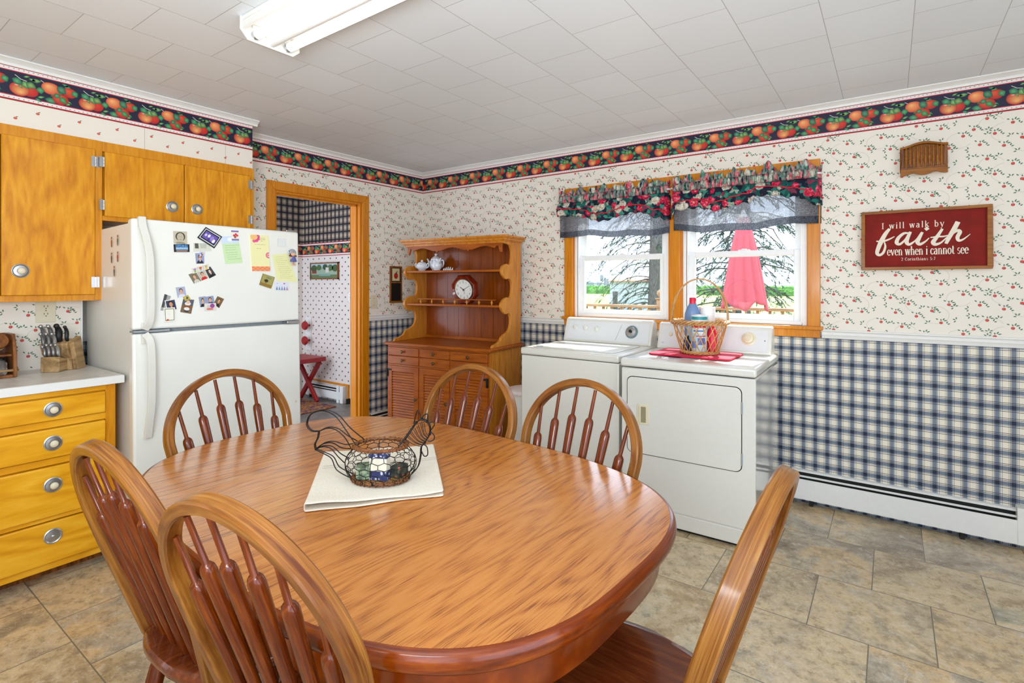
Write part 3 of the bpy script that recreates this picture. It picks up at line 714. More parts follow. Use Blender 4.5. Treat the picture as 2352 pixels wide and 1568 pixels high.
def switch_plate(name, label, cat, loc, rz, w, hh, mat, outlet=False):
    o = thing(name, label, cat, loc, rz)      # local: face towards -y
    MB().box(-w / 2, w / 2, -.005, 0, -hh / 2, hh / 2).build('plate', mat, o, bevel=.002)
    if outlet:
        for z in (.020, -.020):
            MB().lathe([(.0168,0),(.0168,.003),(0,.0032)], 20, (0, -.004, z), FACE_MY, sy=.85).build('socket', m_ivory, o)
            s_ = MB(); s_.box(-.008, -.006, -.0079, -.0069, z - .002, z + .008); s_.box(.006, .008, -.0079, -.0069, z - .002, z + .008); s_.box(-.002, .002, -.0079, -.0069, z - .011, z - .006)
            s_.build('slots', m_dark, o)
        MB().lathe([(.003,0),(.003,.002)], 8, (0, -.0045, 0), FACE_MY).build('screw', m_brass, o)
    else:
        MB().box(-.005, .005, -.013, -.004, -.010, .010).build('toggle', mat, o, bevel=.001)
        for z in (.03, -.03): MB().lathe([(.003,0),(.003,.0015)], 8, (0, -.0045, z), FACE_MY).build('screw', m_brass, o)
    return o
switch_plate('light_switch', 'ivory light switch plate right of the doorway', 'light switch', (XL + .001, 3.092, 1.19), PI / 2, .072, .118, m_ivory)
switch_plate('light_switch', 'white light switch at the edge of the hall wall', 'light switch', (-4.947, HY - .001, 1.20), 0, .07, .115, m_white)
switch_plate('power_outlet', 'ivory power outlet on the papered panel above the knife block', 'outlet', (-3.6195, .813, 1.21), PI / 2, .082, .125, m_ivory, True)
# chalkboard plaque
p = thing('chalkboard_plaque', 'narrow hanging chalkboard plaque with a red apple on top', 'plaque', (XL + .002, 3.345, 1.18), PI / 2)
fr = MB(); fr.box(-.078, .078, -.012, 0, -.005, .012); 
fr.build('chalk_ledge', m_oldoak, p, bevel=.002)
fr = MB(); fr.box(-.072, -.060, -.012, 0, .012, .335); fr.box(.060, .072, -.012, 0, .012, .335); fr.box(-.060, .060, -.012, 0, .322, .335); fr.box(-.060, .060, -.012, 0, .178, .190)
fr.build('frame', m_walnut, p, bevel=.001)
MB().box(-.060, .060, -.006, 0, .012, .178).build('slate', m_black, p)
pc = MB(); pl = lambda u, v, h: (u, -.006 - h, v)
pc.add([pl(-.06,.19,0), pl(.06,.19,0), pl(.06,.322,0), pl(-.06,.322,0)], [(0,1,2,3)], 0, rgb(58,50,40))
pc.add([pl(-.045,.20,.0004), pl(.045,.20,.0004), pl(.045,.314,.0004), pl(-.045,.314,.0004)], [(0,1,2,3)], 0, rgb(222,206,160))
poly_fan(pc, pl, -.005, .255, [(.024*math.cos(2*PI*t/14), .246 + .028*math.sin(2*PI*t/14)) for t in range(14)], .0008, rgb(214,60,44), rgb(150,18,16), 0)
leaf(pc, pl, 0, .272, .028, .012, math.radians(40), .001, LEAF2, LEAF, 0)
strip(pc, pl, [(0,.268),(.001,.285)], .003, .001, rgb(80,50,30), 0)
pc.build('apple_picture', m_photo, p, recalc=False)
MB().tube([(-.05,-.005,.335),(0,-.006,.405),(.05,-.005,.335)], .0022, 6).build('hanging_cord', m_wicker, p)
MB().lathe([(.004,0),(.004,.012)], 8, (0, 0, .403), FACE_MY).build('nail', m_brass, p)

# ------------------------------------------------------------------ kitchen cabinets
def knob(parent, x, y, z, s=1.0, missing=False, outward=True):
    """chrome dish plate with an ivory button, facing +x"""
    o = MB().lathe([(.034*s,0),(.034*s,.003),(.030*s,.005),(.026*s,.002),(.014*s,.0035),(0,.004)], 26, (x, y, z), FACE_X).build('knob_plate', m_steel, parent, smooth=30)
    if missing: MB().lathe([(.006*s,0),(.006*s,.006),(.003*s,.008),(0,.008)], 12, (x + .003, y, z), FACE_X).build('bolt', m_steel, o, smooth=30)
    else: MB().lathe([(.008*s,0),(.008*s,.010),(.0145*s,.013),(.0155*s,.019),(.012*s,.024),(0,.0255)], 20, (x + .003, y, z), FACE_X).build('button', m_almond, o, smooth=50)
def hinge(parent, x, y, z):
    mb = MB(); mb.box(x, x + .003, y - .020, y - .003, z - .028, z + .028); mb.box(x - .010, x - .007, y + .003, y + .018, z - .028, z + .028)
    for k in range(3): mb.lathe([(.004,0),(.004,.016)], 10, (x + .001, y, z - .026 + k * .0175))
    mb.build('hinge', m_chrome, parent)
F = -3.44
tall = thing('wall_cabinet', 'tall birch wall cabinet left of the fridge', 'cabinet', (0, 0, 0))
fb = MB(); y0, y1, z0, z1 = .20, 1.007, 1.264, 2.116
fb.box(-3.748, F - .02, y0, y1, z0, z1)
fb.box(F - .02, F, .24, .975, z1 - .052, z1); fb.box(F - .02, F, .24, .975, z0, z0 + .030); fb.box(F - .02, F, .975, y1, z0, z1); fb.box(F - .02, F, y0, .24, z0, z1)
fb.build('body', m_birch_f, tall, bevel=.0015)
for a, b_, kn in ((.608, .972, .676), (.238, .602, .534)):
    dr = MB().box(F, F + .014, a, b_, 1.294, 2.066).build('door', m_birch, tall, bevel=.004)
    knob(dr, F + .014, kn, 1.414)
    for zz in (1.36, 2.0): hinge(dr, F + .012, b_ + .003 if kn > .6 else a, zz)
ov = thing('wall_cabinet', 'short birch wall cabinet with two doors above the fridge', 'cabinet', (0, 0, 0))
fb = MB(); y0, y1, z0, z1 = 1.0075, 1.836, 1.692, 2.116
fb.box(-3.748, F - .02, y0, y1, z0, z1)
fb.box(F - .02, F, y0, 1.806, z1 - .052, z1); fb.box(F - .02, F, y0, 1.806, z0, z0 + .026); fb.box(F - .02, F, 1.806, y1, z0, z1)
fb.build('body', m_birch_f, ov, bevel=.0015)
for a, b_, kn, hy in ((1.014, 1.405, 1.340, 1.010), (1.409, 1.808, 1.476, 1.812)):
    dr = MB().box(F, F + .014, a, b_, 1.716, 2.062).build('door', m_birch, ov, bevel=.004)
    knob(dr, F + .014, kn, 1.804, .95)
    for zz in (1.775, 2.005): hinge(dr, F + .012, hy, zz)
base = thing('base_cabinet', 'yellow birch base cabinet with four drawers beneath the white counter', 'cabinet', (0, 0, 0))
FB = -3.085
fb = MB(); fb.box(-3.62, FB - .02, .46, .956, .09, .8645)
for a, b_ in ((.838, .865), (.699, .730), (.530, .560), (.280, .298), (.060, .088)): fb.box(FB - .02, FB, .512, .915, a, b_)
fb.box(FB - .02, FB, .46, .512, .06, .865)
fb.build('body', m_birch_h, base, bevel=.0012)
MB().box(FB - .02, FB, .915, .956, .06, .865).build('stile', m_birch_f, base, bevel=.0015)
MB().box(-3.62, FB - .10, .46, .956, 0, .09).build('toe_kick', m_walnut, base)
for (a, b_, kz) in ((.733, .834, .784), (.564, .695, .632), (.301, .526, .444), (.092, .277, .213)):
    dr = MB().box(FB, FB + .016, .512, .912, a, b_).build('drawer', m_birch_h, base, bevel=.005)
    knob(dr, FB + .016, .715, kz, 1.0, kz < .3)
nb = thing('base_cabinet', 'next yellow birch base cabinet, cut off by the left edge', 'cabinet', (0, 0, 0))
MB().box(-3.62, FB, -.3, .4595, .09, .865).build('body', m_birch_h, nb, bevel=.0015)
MB().box(-3.62, FB - .10, -.3, .4595, 0, .09).build('toe_kick', m_walnut, nb)
ct = thing('countertop', 'white marbled laminate countertop beside the fridge', 'countertop', (0, 0, 0))
MB().box(-3.62, -3.060, -.3, .984, .8652, .905).build('slab', m_counter, ct, bevel=.004)
MB().box(-3.0595, -3.057, -.3, .984, .867, .9025).build('edge_band', m_white, ct)
MB().box(-3.62, -3.060, .9842, .9862, .867, .9025).build('end_band', m_gasket, ct)
# ------------------------------------------------------------------ refrigerator
FP = Vector((-2.947, 1.0, 0.0)); FT = math.radians(-1.3)
fg = thing('refrigerator', 'white top-freezer refrigerator covered in photos and magnets', 'refrigerator', FP)
fg.rotation_euler = (0, FT, 0)
MB().box(-.70, -.066, .002, .872, .03, 1.655).build('body', m_fridge, fg, bevel=.006)
MB().box(-.066, -.056, .012, .864, .09, 1.645).build('gasket', m_gasket, fg)
MB().box(-.66, -.08, .03, .84, .0, .09).build('base_grille', m_dark, fg)
fz = MB().box(-.056, 0, -.010, .876, 1.126, 1.672).build('freezer_door', m_fridge, fg, bevel=.012, seg=3)
rd = MB().box(-.056, 0, -.010, .878, .085, 1.108).build('fridge_door', m_fridge, fg, bevel=.012, seg=3)
RS = [(-.016,-.008),(.016,-.008),(.016,.006),(.010,.011),(-.010,.011),(-.016,.006)]
def handle(pts, parent):
    P = spline([(x, y, z) for y, z, x in pts], 6)
    mb = MB(); mb.sweep(P, [(a, b_) for a, b_ in RS], up=(1, 0, 0))
    # stand-off feet
    mb.box(-.002, pts[0][2], pts[0][0] - .012, pts[0][0] + .012, pts[0][1] - .045, pts[0][1]); mb.box(-.002, pts[-1][2], pts[-1][0] - .012, pts[-1][0] + .012, pts[-1][1], pts[-1][1] + .03)
    mb.build('handle', m_almond if False else m_enamel, parent, bevel=.002)
handle([(.025,1.678,.022),(.027,1.63,.028),(.036,1.57,.042),(.046,1.48,.052),(.049,1.35,.052),(.049,1.22,.050),(.046,1.16,.040),(.036,1.130,.016)], fz)
handle([(.036,1.104,.016),(.047,1.076,.040),(.050,1.02,.050),(.050,.88,.052),(.048,.76,.050),(.044,.68,.038),(.043,.62,.024),(.044,.600,.018)], rd)
MB().box(-.05, .006, .79, .872, 1.1085, 1.1255).build('hinge', m_chrome, fg, bevel=.002)
MB().box(-.05, .004, -.006, .15, 1.112, 1.123).build('door_gap_strip', m_gasket, fg)
MB().box(-.05, -.01, .80, .87, 1.672, 1.682).build('top_hinge', m_chrome, fg, bevel=.002)
MB().lathe([(.006,0),(.006,.004),(0,.005)], 10, (0, .842, .63), FACE_X).build('screw_cap', m_ivory, fg)

# ---- photos, notes and magnets on the freezer door
RF = Matrix.Translation(FP) @ Matrix.Rotation(FT, 4, 'Y')
_off = [0.0006]
def card(name, label, cat, quad, draw, thick=.0012, group=None, lift=0.0, mat=None):
    """quad: TL, TR, BR, BL in door coordinates (across, up)"""
    cy = sum(p[0] for p in quad) / 4; cz = sum(p[1] for p in quad) / 4
    Q = [(p[0] - cy, p[1] - cz) for p in quad]
    def bil(s_, t_):
        a = [Q[3][i] * (1 - s_) + Q[2][i] * s_ for i in (0, 1)]; b2 = [Q[0][i] * (1 - s_) + Q[1][i] * s_ for i in (0, 1)]
        return [a[i] * (1 - t_) + b2[i] * t_ for i in (0, 1)]
    def pl(u, v, h):
        p = bil(u, v); return (thick + h, p[0], p[1])
    mb = MB(); base_c = draw(None, None)
    v = [(0, *Q[i]) for i in (3, 2, 1, 0)] + [(thick, *Q[i]) for i in (3, 2, 1, 0)]
    mb.add(v, [(0,3,2,1),(4,5,6,7),(0,1,5,4),(1,2,6,5),(2,3,7,6),(3,0,4,7)], 0, base_c)
    draw(mb, pl)
    o = mb.build(name, mat or m_photo, recalc=False)
    o.matrix_world = RF @ Matrix.Translation((.0006 + lift, cy, cz))
    return tag(o, label, cat, group)
def R4(mb, pl, u0, u1, v0, v1, c, h=.0002): mb.add([pl(u0, v0, h), pl(u1, v0, h), pl(u1, v1, h), pl(u0, v1, h)], [(0,1,2,3)], 0, c)
def EL(mb, pl, x, y, rx, ry, c, h=.0003, c2=None, n=14): poly_fan(mb, pl, x, y, [(min(1, max(0, x + rx * math.cos(2*PI*t/n))), min(1, max(0, y + ry * math.sin(2*PI*t/n)))) for t in range(n)], h, c, c2 or c, 0)
def portrait(bg, skin, hair, shirt, border=.0, bc=None, extra=None):
    def d(mb, pl):
        if mb is None: return bc or bg
        e = border
        R4(mb, pl, e, 1 - e, e, 1 - e, bg)
        mb.add([pl(e + .06, e, .0003), pl(1 - e - .06, e, .0003), pl(.80, .24, .0003), pl(.62, .33, .0003), pl(.38, .33, .0003), pl(.2, .24, .0003)], [(0,1,2,3,4,5)], 0, shirt)
        R4(mb, pl, .43, .57, .28, .45, skin, .0004)
        EL(mb, pl, .5, .64, .21, .23, hair, .0004); EL(mb, pl, .5, .57, .165, .20, skin, .0006)
        EL(mb, pl, .43, .60, .022, .015, rgb(40,28,24), .0007, n=6); EL(mb, pl, .57, .60, .022, .015, rgb(40,28,24), .0007, n=6); R4(mb, pl, .45, .55, .465, .48, rgb(150,70,64), .0007)
        if extra: extra(mb, pl)
    return d
SK1 = rgb(222,168,138); BR = rgb(58,38,26); GP = 'school portraits on the freezer door'
def sepia(mb, pl):
    if mb is None: return rgb(196,186,164)
    EL(mb, pl, .5, .58, .36, .36, rgb(60,56,48)); EL(mb, pl, .5, .54, .26, .33, rgb(188,178,154), .0004); EL(mb, pl, .42, .58, .03, .02, rgb(50,46,40), .0006, n=6); EL(mb, pl, .58, .58, .03, .02, rgb(50,46,40), .0006, n=6)
    R4(mb, pl, .44, .58, .34, .37, rgb(96,88,74), .0006); EL(mb, pl, .5, .06, .36, .12, rgb(150,142,120), .0003)
card('photo', 'sepia portrait photo of a person with parted dark hair', 'photo', [(.171,1.622),(.236,1.624),(.237,1.556),(.173,1.558)], sepia)
def go(mb, pl):
    if mb is None: return rgb(24,28,40)
    R4(mb, pl, .12, .88, .60, .92, rgb(86,156,226)); R4(mb, pl, .12, .9, .42, .56, rgb(206,212,216)); R4(mb, pl, .12, .9, .26, .38, rgb(120,178,226)); R4(mb, pl, .14, .86, .08, .18, rgb(206,150,120))
    tv, tf = text_polys('GO?', .5)
    mb.add([pl(.5 + x * .78, .77 + y * .95, .0008) for x, y in tv], tf, 0, rgb(24,28,40))
card('magnet', 'black magnet with blue lettering below the sepia photo', 'magnet', [(.172,1.554),(.246,1.558),(.247,1.518),(.174,1.514)], go, .003)
def purple(mb, pl):
    if mb is None: return rgb(18,18,26)
    R4(mb, pl, .05, .95, .08, .92, rgb(206,212,216)); R4(mb, pl, .09, .91, .14, .86, rgb(20,20,30), .0004); R4(mb, pl, .14, .86, .22, .78, rgb(106,84,168), .0006)
    for x, y, a, c in ((.25,.5,.06,rgb(200,196,226)),(.42,.55,.07,rgb(226,224,238)),(.62,.48,.1,rgb(150,134,206)),(.75,.38,.08,rgb(238,236,246)),(.5,.3,.06,rgb(70,52,130))): EL(mb, pl, x, y, a, a * 1.8, c, .0008)
card('magnet', 'tilted black and purple framed photo magnet', 'magnet', [(.328,1.656),(.412,1.610),(.370,1.544),(.285,1.596)], purple, .004, lift=.0016)
def idc(mb, pl):
    if mb is None: return rgb(214,214,198)
    R4(mb, pl, .08, .3, .35, .95, rgb(90,86,80))
    for y in (.86, .7, .55, .4): R4(mb, pl, .38, .38 + .5 * (.6 + y * .3), y, y + .06, rgb(140,150,140))
card('card', 'pale printed card half under the purple magnet', 'card', [(.266,1.567),(.348,1.569),(.357,1.528),(.268,1.522)], idc)
card('photo', 'portrait photo of a boy with glasses and a tie', 'photo', [(.275,1.513),(.319,1.516),(.320,1.460),(.279,1.458)], portrait(rgb(150,156,186), SK1, BR, rgb(40,46,60), extra=lambda mb, pl: (R4(mb, pl, .34,.48,.58,.63,rgb(30,26,26),.0009), R4(mb, pl, .52,.66,.58,.63,rgb(30,26,26),.0009), R4(mb, pl, .44,.56,.2,.32,rgb(230,230,230),.0005))), group=GP)
def mini(mb, pl):
    if mb is None: return rgb(200,206,226)
    for x, y, c in ((.3,.6,rgb(120,110,190)),(.6,.5,rgb(226,190,90)),(.5,.25,rgb(150,70,120))): EL(mb, pl, x, y, .2, .2, c)
card('magnet', 'tiny pale magnet holding the photo of the boy with a tie', 'magnet', [(.297,1.522),(.322,1.523),(.320,1.502),(.295,1.499)], mini, .003, lift=.0022)
INK = rgb(150,160,140)
def scrawl(mb, pl, x0, x1, ys, c=INK, seed=1):
    r = random.Random(seed)
    for y in ys:
        a = x0 + r.random() * .1
        while a < x1 - .05 - r.random() * .25:
            L = .04 + r.random() * .09; strip(mb, pl, [(a + L * k / 4, y + (.012 if k % 2 else -.004)) for k in range(5)], .009, .0005, c, 0); a += L + .03
def gnote(mb, pl):
    if mb is None: return rgb(204,230,178)
    R4(mb, pl, 0, 1, .74, 1, rgb(206,222,240)); EL(mb, pl, .5, .88, .16, .07, rgb(240,242,246), .0004); scrawl(mb, pl, .12, .95, [.66,.58,.5,.4,.32,.24,.16], rgb(130,160,126))
card('note', 'green and sky-blue handwritten note under the rose magnet', 'note', [(.407,1.611),(.500,1.622),(.526,1.470),(.430,1.460)], gnote, .0012)
def rose(mb, pl):
    if mb is None: return rgb(236,230,220)
    R4(mb, pl, 0, 1, .84, 1, rgb(136,110,168)); R4(mb, pl, 0, 1, 0, .16, rgb(136,110,168))
    for x, y in ((.35,.5),(.6,.62),(.78,.5),(.5,.4)): EL(mb, pl, x, y, .15, .11, rgb(206,56,58), .0004)
    EL(mb, pl, .5, .28, .18, .06, rgb(100,140,96), .0004)
card('magnet', 'small magnet with red roses and purple edges', 'magnet', [(.461,1.649),(.502,1.650),(.504,1.595),(.464,1.593)], rose, .003, lift=.0016)
def pad(mb, pl):
    if mb is None: return rgb(240,234,176)
    R4(mb, pl, 0, 1, 0, .125, rgb(238,128,86))
    for i in range(8):
        for j in range(3):
            if (i + j) % 2: R4(mb, pl, i / 8, (i + 1) / 8, .125 * j / 3, .125 * (j + 1) / 3, rgb(244,160,110), .0004)
    for a in range(5):
        an = math.radians(-95 + a * 36); EL(mb, pl, max(0, .22 + .22 * math.cos(an)), min(1, .93 + .10 * math.sin(an)), .10, .05, rgb(238,96,156), .0004)
    EL(mb, pl, .2, .94, .2, .085, rgb(244,190,120), .0006)
    for a in range(7):
        an = math.radians(90 + a * 30); EL(mb, pl, .95 + .12 * math.cos(an), .44 + .065 * math.sin(an), .045, .02, rgb(226,110,160), .0004)
    EL(mb, pl, .93, .44, .06, .028, rgb(240,140,110), .0006)
    scrawl(mb, pl, .5, .9, [.91,.87,.83], rgb(150,130,110), 3); scrawl(mb, pl, .2, .85, [.73], rgb(160,160,130), 4); scrawl(mb, pl, .25, .75, [.62], rgb(150,150,120), 5)
card('notepad', 'tall yellow notepad with pink flowers and an orange checked foot', 'notepad', [(.567,1.634),(.674,1.636),(.686,1.427),(.577,1.425)], pad, .006)
def clipw(mb, pl):
    if mb is None: return rgb(216,218,216)
    R4(mb, pl, .04, .96, .04, .96, rgb(226,228,226)); scrawl(mb, pl, .2, .9, [.66], rgb(130,136,136), 6)
card('magnet', 'plain white square magnet near the top right corner', 'magnet', [(.735,1.623),(.785,1.624),(.787,1.577),(.736,1.577)], clipw, .005)
def lnote(mb, pl):
    if mb is None: return rgb(234,232,172)
    scrawl(mb, pl, .15, .9, [.9 - .07 * k for k in range(12)], rgb(176,176,128), 8)
card('note', 'pale yellow handwritten sheet hanging under the doll magnet', 'note', [(.701,1.524),(.799,1.536),(.863,1.362),(.728,1.368)], lnote, .001)
def olive(mb, pl):
    if mb is None: return rgb(142,128,62)
    R4(mb, pl, .05, .95, .05, .95, rgb(168,156,90)); R4(mb, pl, .05, .95, .05, .26, rgb(150,116,44), .0004); R4(mb, pl, .35, .75, .72, .86, rgb(120,140,100), .0004)
    EL(mb, pl, .42, .5, .17, .13, rgb(50,44,20), .0005); R4(mb, pl, .40, .44, .26, .42, rgb(50,44,20), .0006)
card('magnet', 'tilted olive square magnet showing a lone tree', 'magnet', [(.642,1.411),(.714,1.390),(.690,1.323),(.619,1.346)], olive, .005)
def trees(mb, pl):
    if mb is None: return rgb(222,226,236)
    for k, c in enumerate((rgb(90,120,170),rgb(80,150,180),rgb(150,110,170),rgb(90,120,180),rgb(190,110,150))):
        x = .12 + k * .19; mb.add([pl(x - .07, .04, .0004), pl(x + .07, .04, .0004), pl(x, .5, .0004)], [(0,1,2)], 0, c)
    EL(mb, pl, .66, .8, .07, .08, rgb(206,90,140), .0004); EL(mb, pl, .14, .8, .04, .03, rgb(190,120,170), .0004)
card('magnet', 'white magnet with a row of small blue and pink trees', 'magnet', [(.716,1.364),(.803,1.362),(.800,1.311),(.715,1.314)], trees, .004, lift=.0012)
card('photo', 'portrait photo of a boy in a pale jacket', 'photo', [(.241,1.400),(.278,1.414),(.303,1.366),(.268,1.352)], portrait(rgb(126,116,96), SK1, rgb(130,90,50), rgb(206,200,186)), group=GP)
card('photo', 'portrait photo of a child in a bright red shirt', 'photo', [(.283,1.414),(.319,1.428),(.339,1.382),(.303,1.367)], portrait(rgb(196,186,170), SK1, rgb(70,40,26), rgb(206,34,30)), .0012, GP)
card('photo', 'portrait photo of a person in a black gown', 'photo', [(.322,1.430),(.350,1.445),(.380,1.399),(.345,1.380)], portrait(rgb(60,64,66), rgb(232,196,176), rgb(50,34,28), rgb(26,24,28)), .0012, GP)
def fl(c1, c2):
    def d(mb, pl):
        if mb is None: return rgb(228,222,206)
        EL(mb, pl, .5, .62, .26, .22, c1); EL(mb, pl, .5, .26, .24, .16, c2, .0004)
        for k in range(5): EL(mb, pl, .2 + .15 * k, .82, .06, .06, c1, .0005)
    return d
for k, (a, b_, nm) in enumerate(((rgb(176,130,190), rgb(120,200,60), 'lilac'), (rgb(226,90,50), rgb(130,190,220), 'orange'), (rgb(190,170,140), rgb(232,196,60), 'golden'))):
    x = .256 + k * .028; z = 1.412 + k * .0095
    card('magnet', 'small %s flower magnet over the row of school photos' % nm, 'magnet', [(x,z+.020),(x+.026,z+.027),(x+.031,z+.001),(x+.005,z-.008)], fl(a, b_), .003, 'flower magnets in a slanting row', lift=.0015)
card('photo', 'portrait photo of a boy in white on lilac backdrop', 'photo', [(.180,1.333),(.222,1.337),(.231,1.284),(.189,1.279)], portrait(rgb(170,174,198), SK1, BR, rgb(216,218,228)), group=GP)
def ysq(mb, pl):
    if mb is None: return rgb(190,170,60)
    EL(mb, pl, .55, .5, .25, .25, rgb(70,70,120)); EL(mb, pl, .3, .65, .14, .14, rgb(226,206,110), .0005)
card('magnet', 'little yellow magnet with a blue flower', 'magnet', [(.212,1.282),(.236,1.293),(.248,1.273),(.224,1.261)], ysq, .003, lift=.0022)
def baby(mb, pl):
    if mb is None: return rgb(120,96,70)
    R4(mb, pl, .04, .96, .55, .96, rgb(76,92,106)); EL(mb, pl, .5, .8, .16, .13, rgb(226,186,166), .0005); EL(mb, pl, .5, .68, .28, .14, rgb(226,222,216), .0004); R4(mb, pl, .15, .85, .40, .56, rgb(140,84,40), .0006); EL(mb, pl, .5, .3, .26, .12, rgb(232,228,222), .0007); EL(mb, pl, .5, .14, .2, .07, rgb(48,46,56), .0006)
card('photo', 'snapshot of a baby in white on a rocking toy', 'photo', [(.215,1.273),(.268,1.267),(.252,1.194),(.200,1.206)], baby, .0012)
def bw(mb, pl):
    if mb is None: return rgb(160,160,158)
    R4(mb, pl, .0, .45, .2, 1, rgb(70,70,72)); EL(mb, pl, .7, .5, .2, .2, rgb(206,206,204), .0004)
card('photo', 'narrow grey photo behind the dark-haired portrait', 'photo', [(.129,1.300),(.158,1.288),(.134,1.214),(.110,1.218)], bw, .0008)
card('photo', 'white-edged portrait of a dark-haired person on navy', 'photo', [(.128,1.267),(.176,1.275),(.188,1.218),(.138,1.213)], portrait(rgb(44,58,84), rgb(214,150,110), rgb(26,18,16), rgb(60,28,44), .08, rgb(226,222,216)), .0012, lift=.0010)
def verse(mb, pl):
    if mb is None: return rgb(240,236,224)
    g = rgb(120,130,90)
    for u0, u1, v0, v1 in ((.08,.14,.08,.92),(.86,.92,.08,.92),(.08,.92,.88,.93),(.08,.92,.08,.13)): R4(mb, pl, u0, u1, v0, v1, g)
    scrawl(mb, pl, .28, .75, [.75,.62,.52,.42,.3], rgb(190,180,170), 12); EL(mb, pl, .3, .14, .12, .07, rgb(206,80,60), .0005)
card('card', 'cream verse card with a leafy green border', 'card', [(.122,1.230),(.174,1.231),(.175,1.160),(.126,1.157)], verse, .003, lift=.0024)
card('photo', 'portrait photo of a boy in a dark sweater, left of the pair', 'photo', [(.290,1.281),(.324,1.285),(.329,1.230),(.297,1.227)], portrait(rgb(150,156,180), SK1, BR, rgb(30,34,46)), group=GP)
card('photo', 'portrait photo of a boy in a blue shirt, right of the pair', 'photo', [(.3245,1.282),(.364,1.287),(.372,1.243),(.330,1.237)], portrait(rgb(150,156,180), SK1, BR, rgb(60,80,110)), group=GP)
card('photo', 'tilted portrait photo of a boy in a dark suit on brown', 'photo', [(.386,1.284),(.421,1.268),(.394,1.219),(.365,1.243)], portrait(rgb(120,96,66), rgb(214,162,120), BR, rgb(34,28,26)), group=GP)
def fanm(mb, pl):
    if mb is None: return rgb(224,216,206)
    EL(mb, pl, .66, .65, .2, .3, rgb(150,70,150)); EL(mb, pl, .35, .5, .14, .3, rgb(206,196,186), .0003); EL(mb, pl, .45, .22, .3, .14, rgb(214,110,100), .0005)
card('magnet', 'oblong floral magnet across the pair of boy portraits', 'magnet', [(.317,1.246),(.377,1.247),(.378,1.207),(.317,1.207)], fanm, .003, lift=.0014)
# doll magnet
dl = thing('doll_magnet', 'little doll magnet in striped cap and blue dress', 'magnet', (0, 0, 0)); dl.matrix_world = RF @ Matrix.Translation((.0030, .818, 1.465))
m_skin = plain('doll_skin', rgb(226, 178, 140), 0.5); m_dblue = plain('doll_blue', rgb(92, 96, 160), 0.6); m_hair = plain('auburn_hair', rgb(104, 44, 26), 0.6)
MB().lathe([(.004,.02),(.022,.022),(.018,.035),(.010,.056),(.007,.060),(0,.060)], 16, (.011, .012, 0), sx=.6).build('dress', m_dblue, dl, smooth=40)
for s_ in (-1, 1): MB().tube([(.011,.012+s_*.006,.026),(.011,.012+s_*.007,.004)], .0032, 8).ball((.014,.012+s_*.007,.003), .005, 8, sx=1.3).build('leg', m_skin if s_ < 2 else m_black, dl, smooth=40)
for s_ in (-1, 1): MB().tube([(.012,.012+s_*.008,.054),(.014,.012+s_*.016,.038)], .003, 8).build('arm', m_skin, dl, smooth=40)
MB().ball((.014,.008,.070), .0165, 14, sx=.75).build('head', m_skin, dl, smooth=60)
MB().ball((.0105,.008,.067), .0188, 12, sx=.5).ball((.011,-.011,.058), .006, 8).ball((.011,.028,.056), .006, 8).build('hair', m_hair, dl, smooth=60)
cp = MB(); cp.lathe([(.0235,.072),(.024,.078),(.018,.092),(.008,.098),(0,.099)], 18, (.011,.004,0), sx=.62)
m_cap, nt, b = pmat('striped_cap_cloth', rgb(60,60,80), 0.8)
nt.links.new(ramp(nt, nd(nt, 'ShaderNodeTexWave', {'bands_direction': 'Y'}, {'Vector': coords(nt), 'Scale': 60.0}).outputs[0], [(0.45, rgb(34,34,52)), (0.55, rgb(214,214,222))]), b.inputs['Base Color'])
cp.build('cap', m_cap, dl, smooth=50)
# sticker magnets on the side of the fridge
for k, (x, z, c, hair_, w) in enumerate(((-3.284,1.569,rgb(176,92,60),rgb(70,40,26),'orange clothes, top left'),(-3.199,1.574,rgb(60,110,84),rgb(60,34,22),'green clothes, top right'),(-3.284,1.487,rgb(70,76,92),rgb(60,40,30),'grey clothes, middle left'),(-3.199,1.490,rgb(196,44,40),rgb(130,50,30),'red clothes, middle right'),(-3.247,1.417,rgb(64,96,104),rgb(60,40,26),'teal clothes, lowest of the five'))):
    mb = MB(); pl = lambda u, v, h: (u, -h, v)
    poly_fan(mb, pl, 0, 0, [(.021 * math.cos(2*PI*t/16), .031 * math.sin(2*PI*t/16)) for t in range(16)], .001, rgb(226,220,210), rgb(226,220,210), 0)
    poly_fan(mb, pl, 0, -.003, [(.011 * math.cos(2*PI*t/12), -.003 + .016 * math.sin(2*PI*t/12)) for t in range(12)], .0013, c, c, 0)
    poly_fan(mb, pl, 0, .016, [(.008 * math.cos(2*PI*t/12), .017 + .009 * math.sin(2*PI*t/12)) for t in range(12)], .0014, hair_, hair_, 0)
    poly_fan(mb, pl, 0, .014, [(.005 * math.cos(2*PI*t/10), .014 + .006 * math.sin(2*PI*t/10)) for t in range(10)], .0016, SK1, SK1, 0)
    for s_ in (-.005, .005): mb.add([pl(s_-.003,-.027,.0014), pl(s_+.003,-.027,.0014), pl(s_+.003,-.016,.0014), pl(s_-.003,-.016,.0014)], [(0,1,2,3)], 0, rgb(46,36,34))
    o = mb.build('figure_magnet', m_photo, recalc=False)
    # fridge-local: side face lies at y = .002
    lp = RF.inverted() @ Vector((x, 1.0, z)); o.matrix_world = RF @ Matrix.Translation((lp.x, .0014, lp.z))
    tag(o, 'little child figure magnet on the fridge side, ' + w, 'magnet', 'child figure magnets on the fridge side')
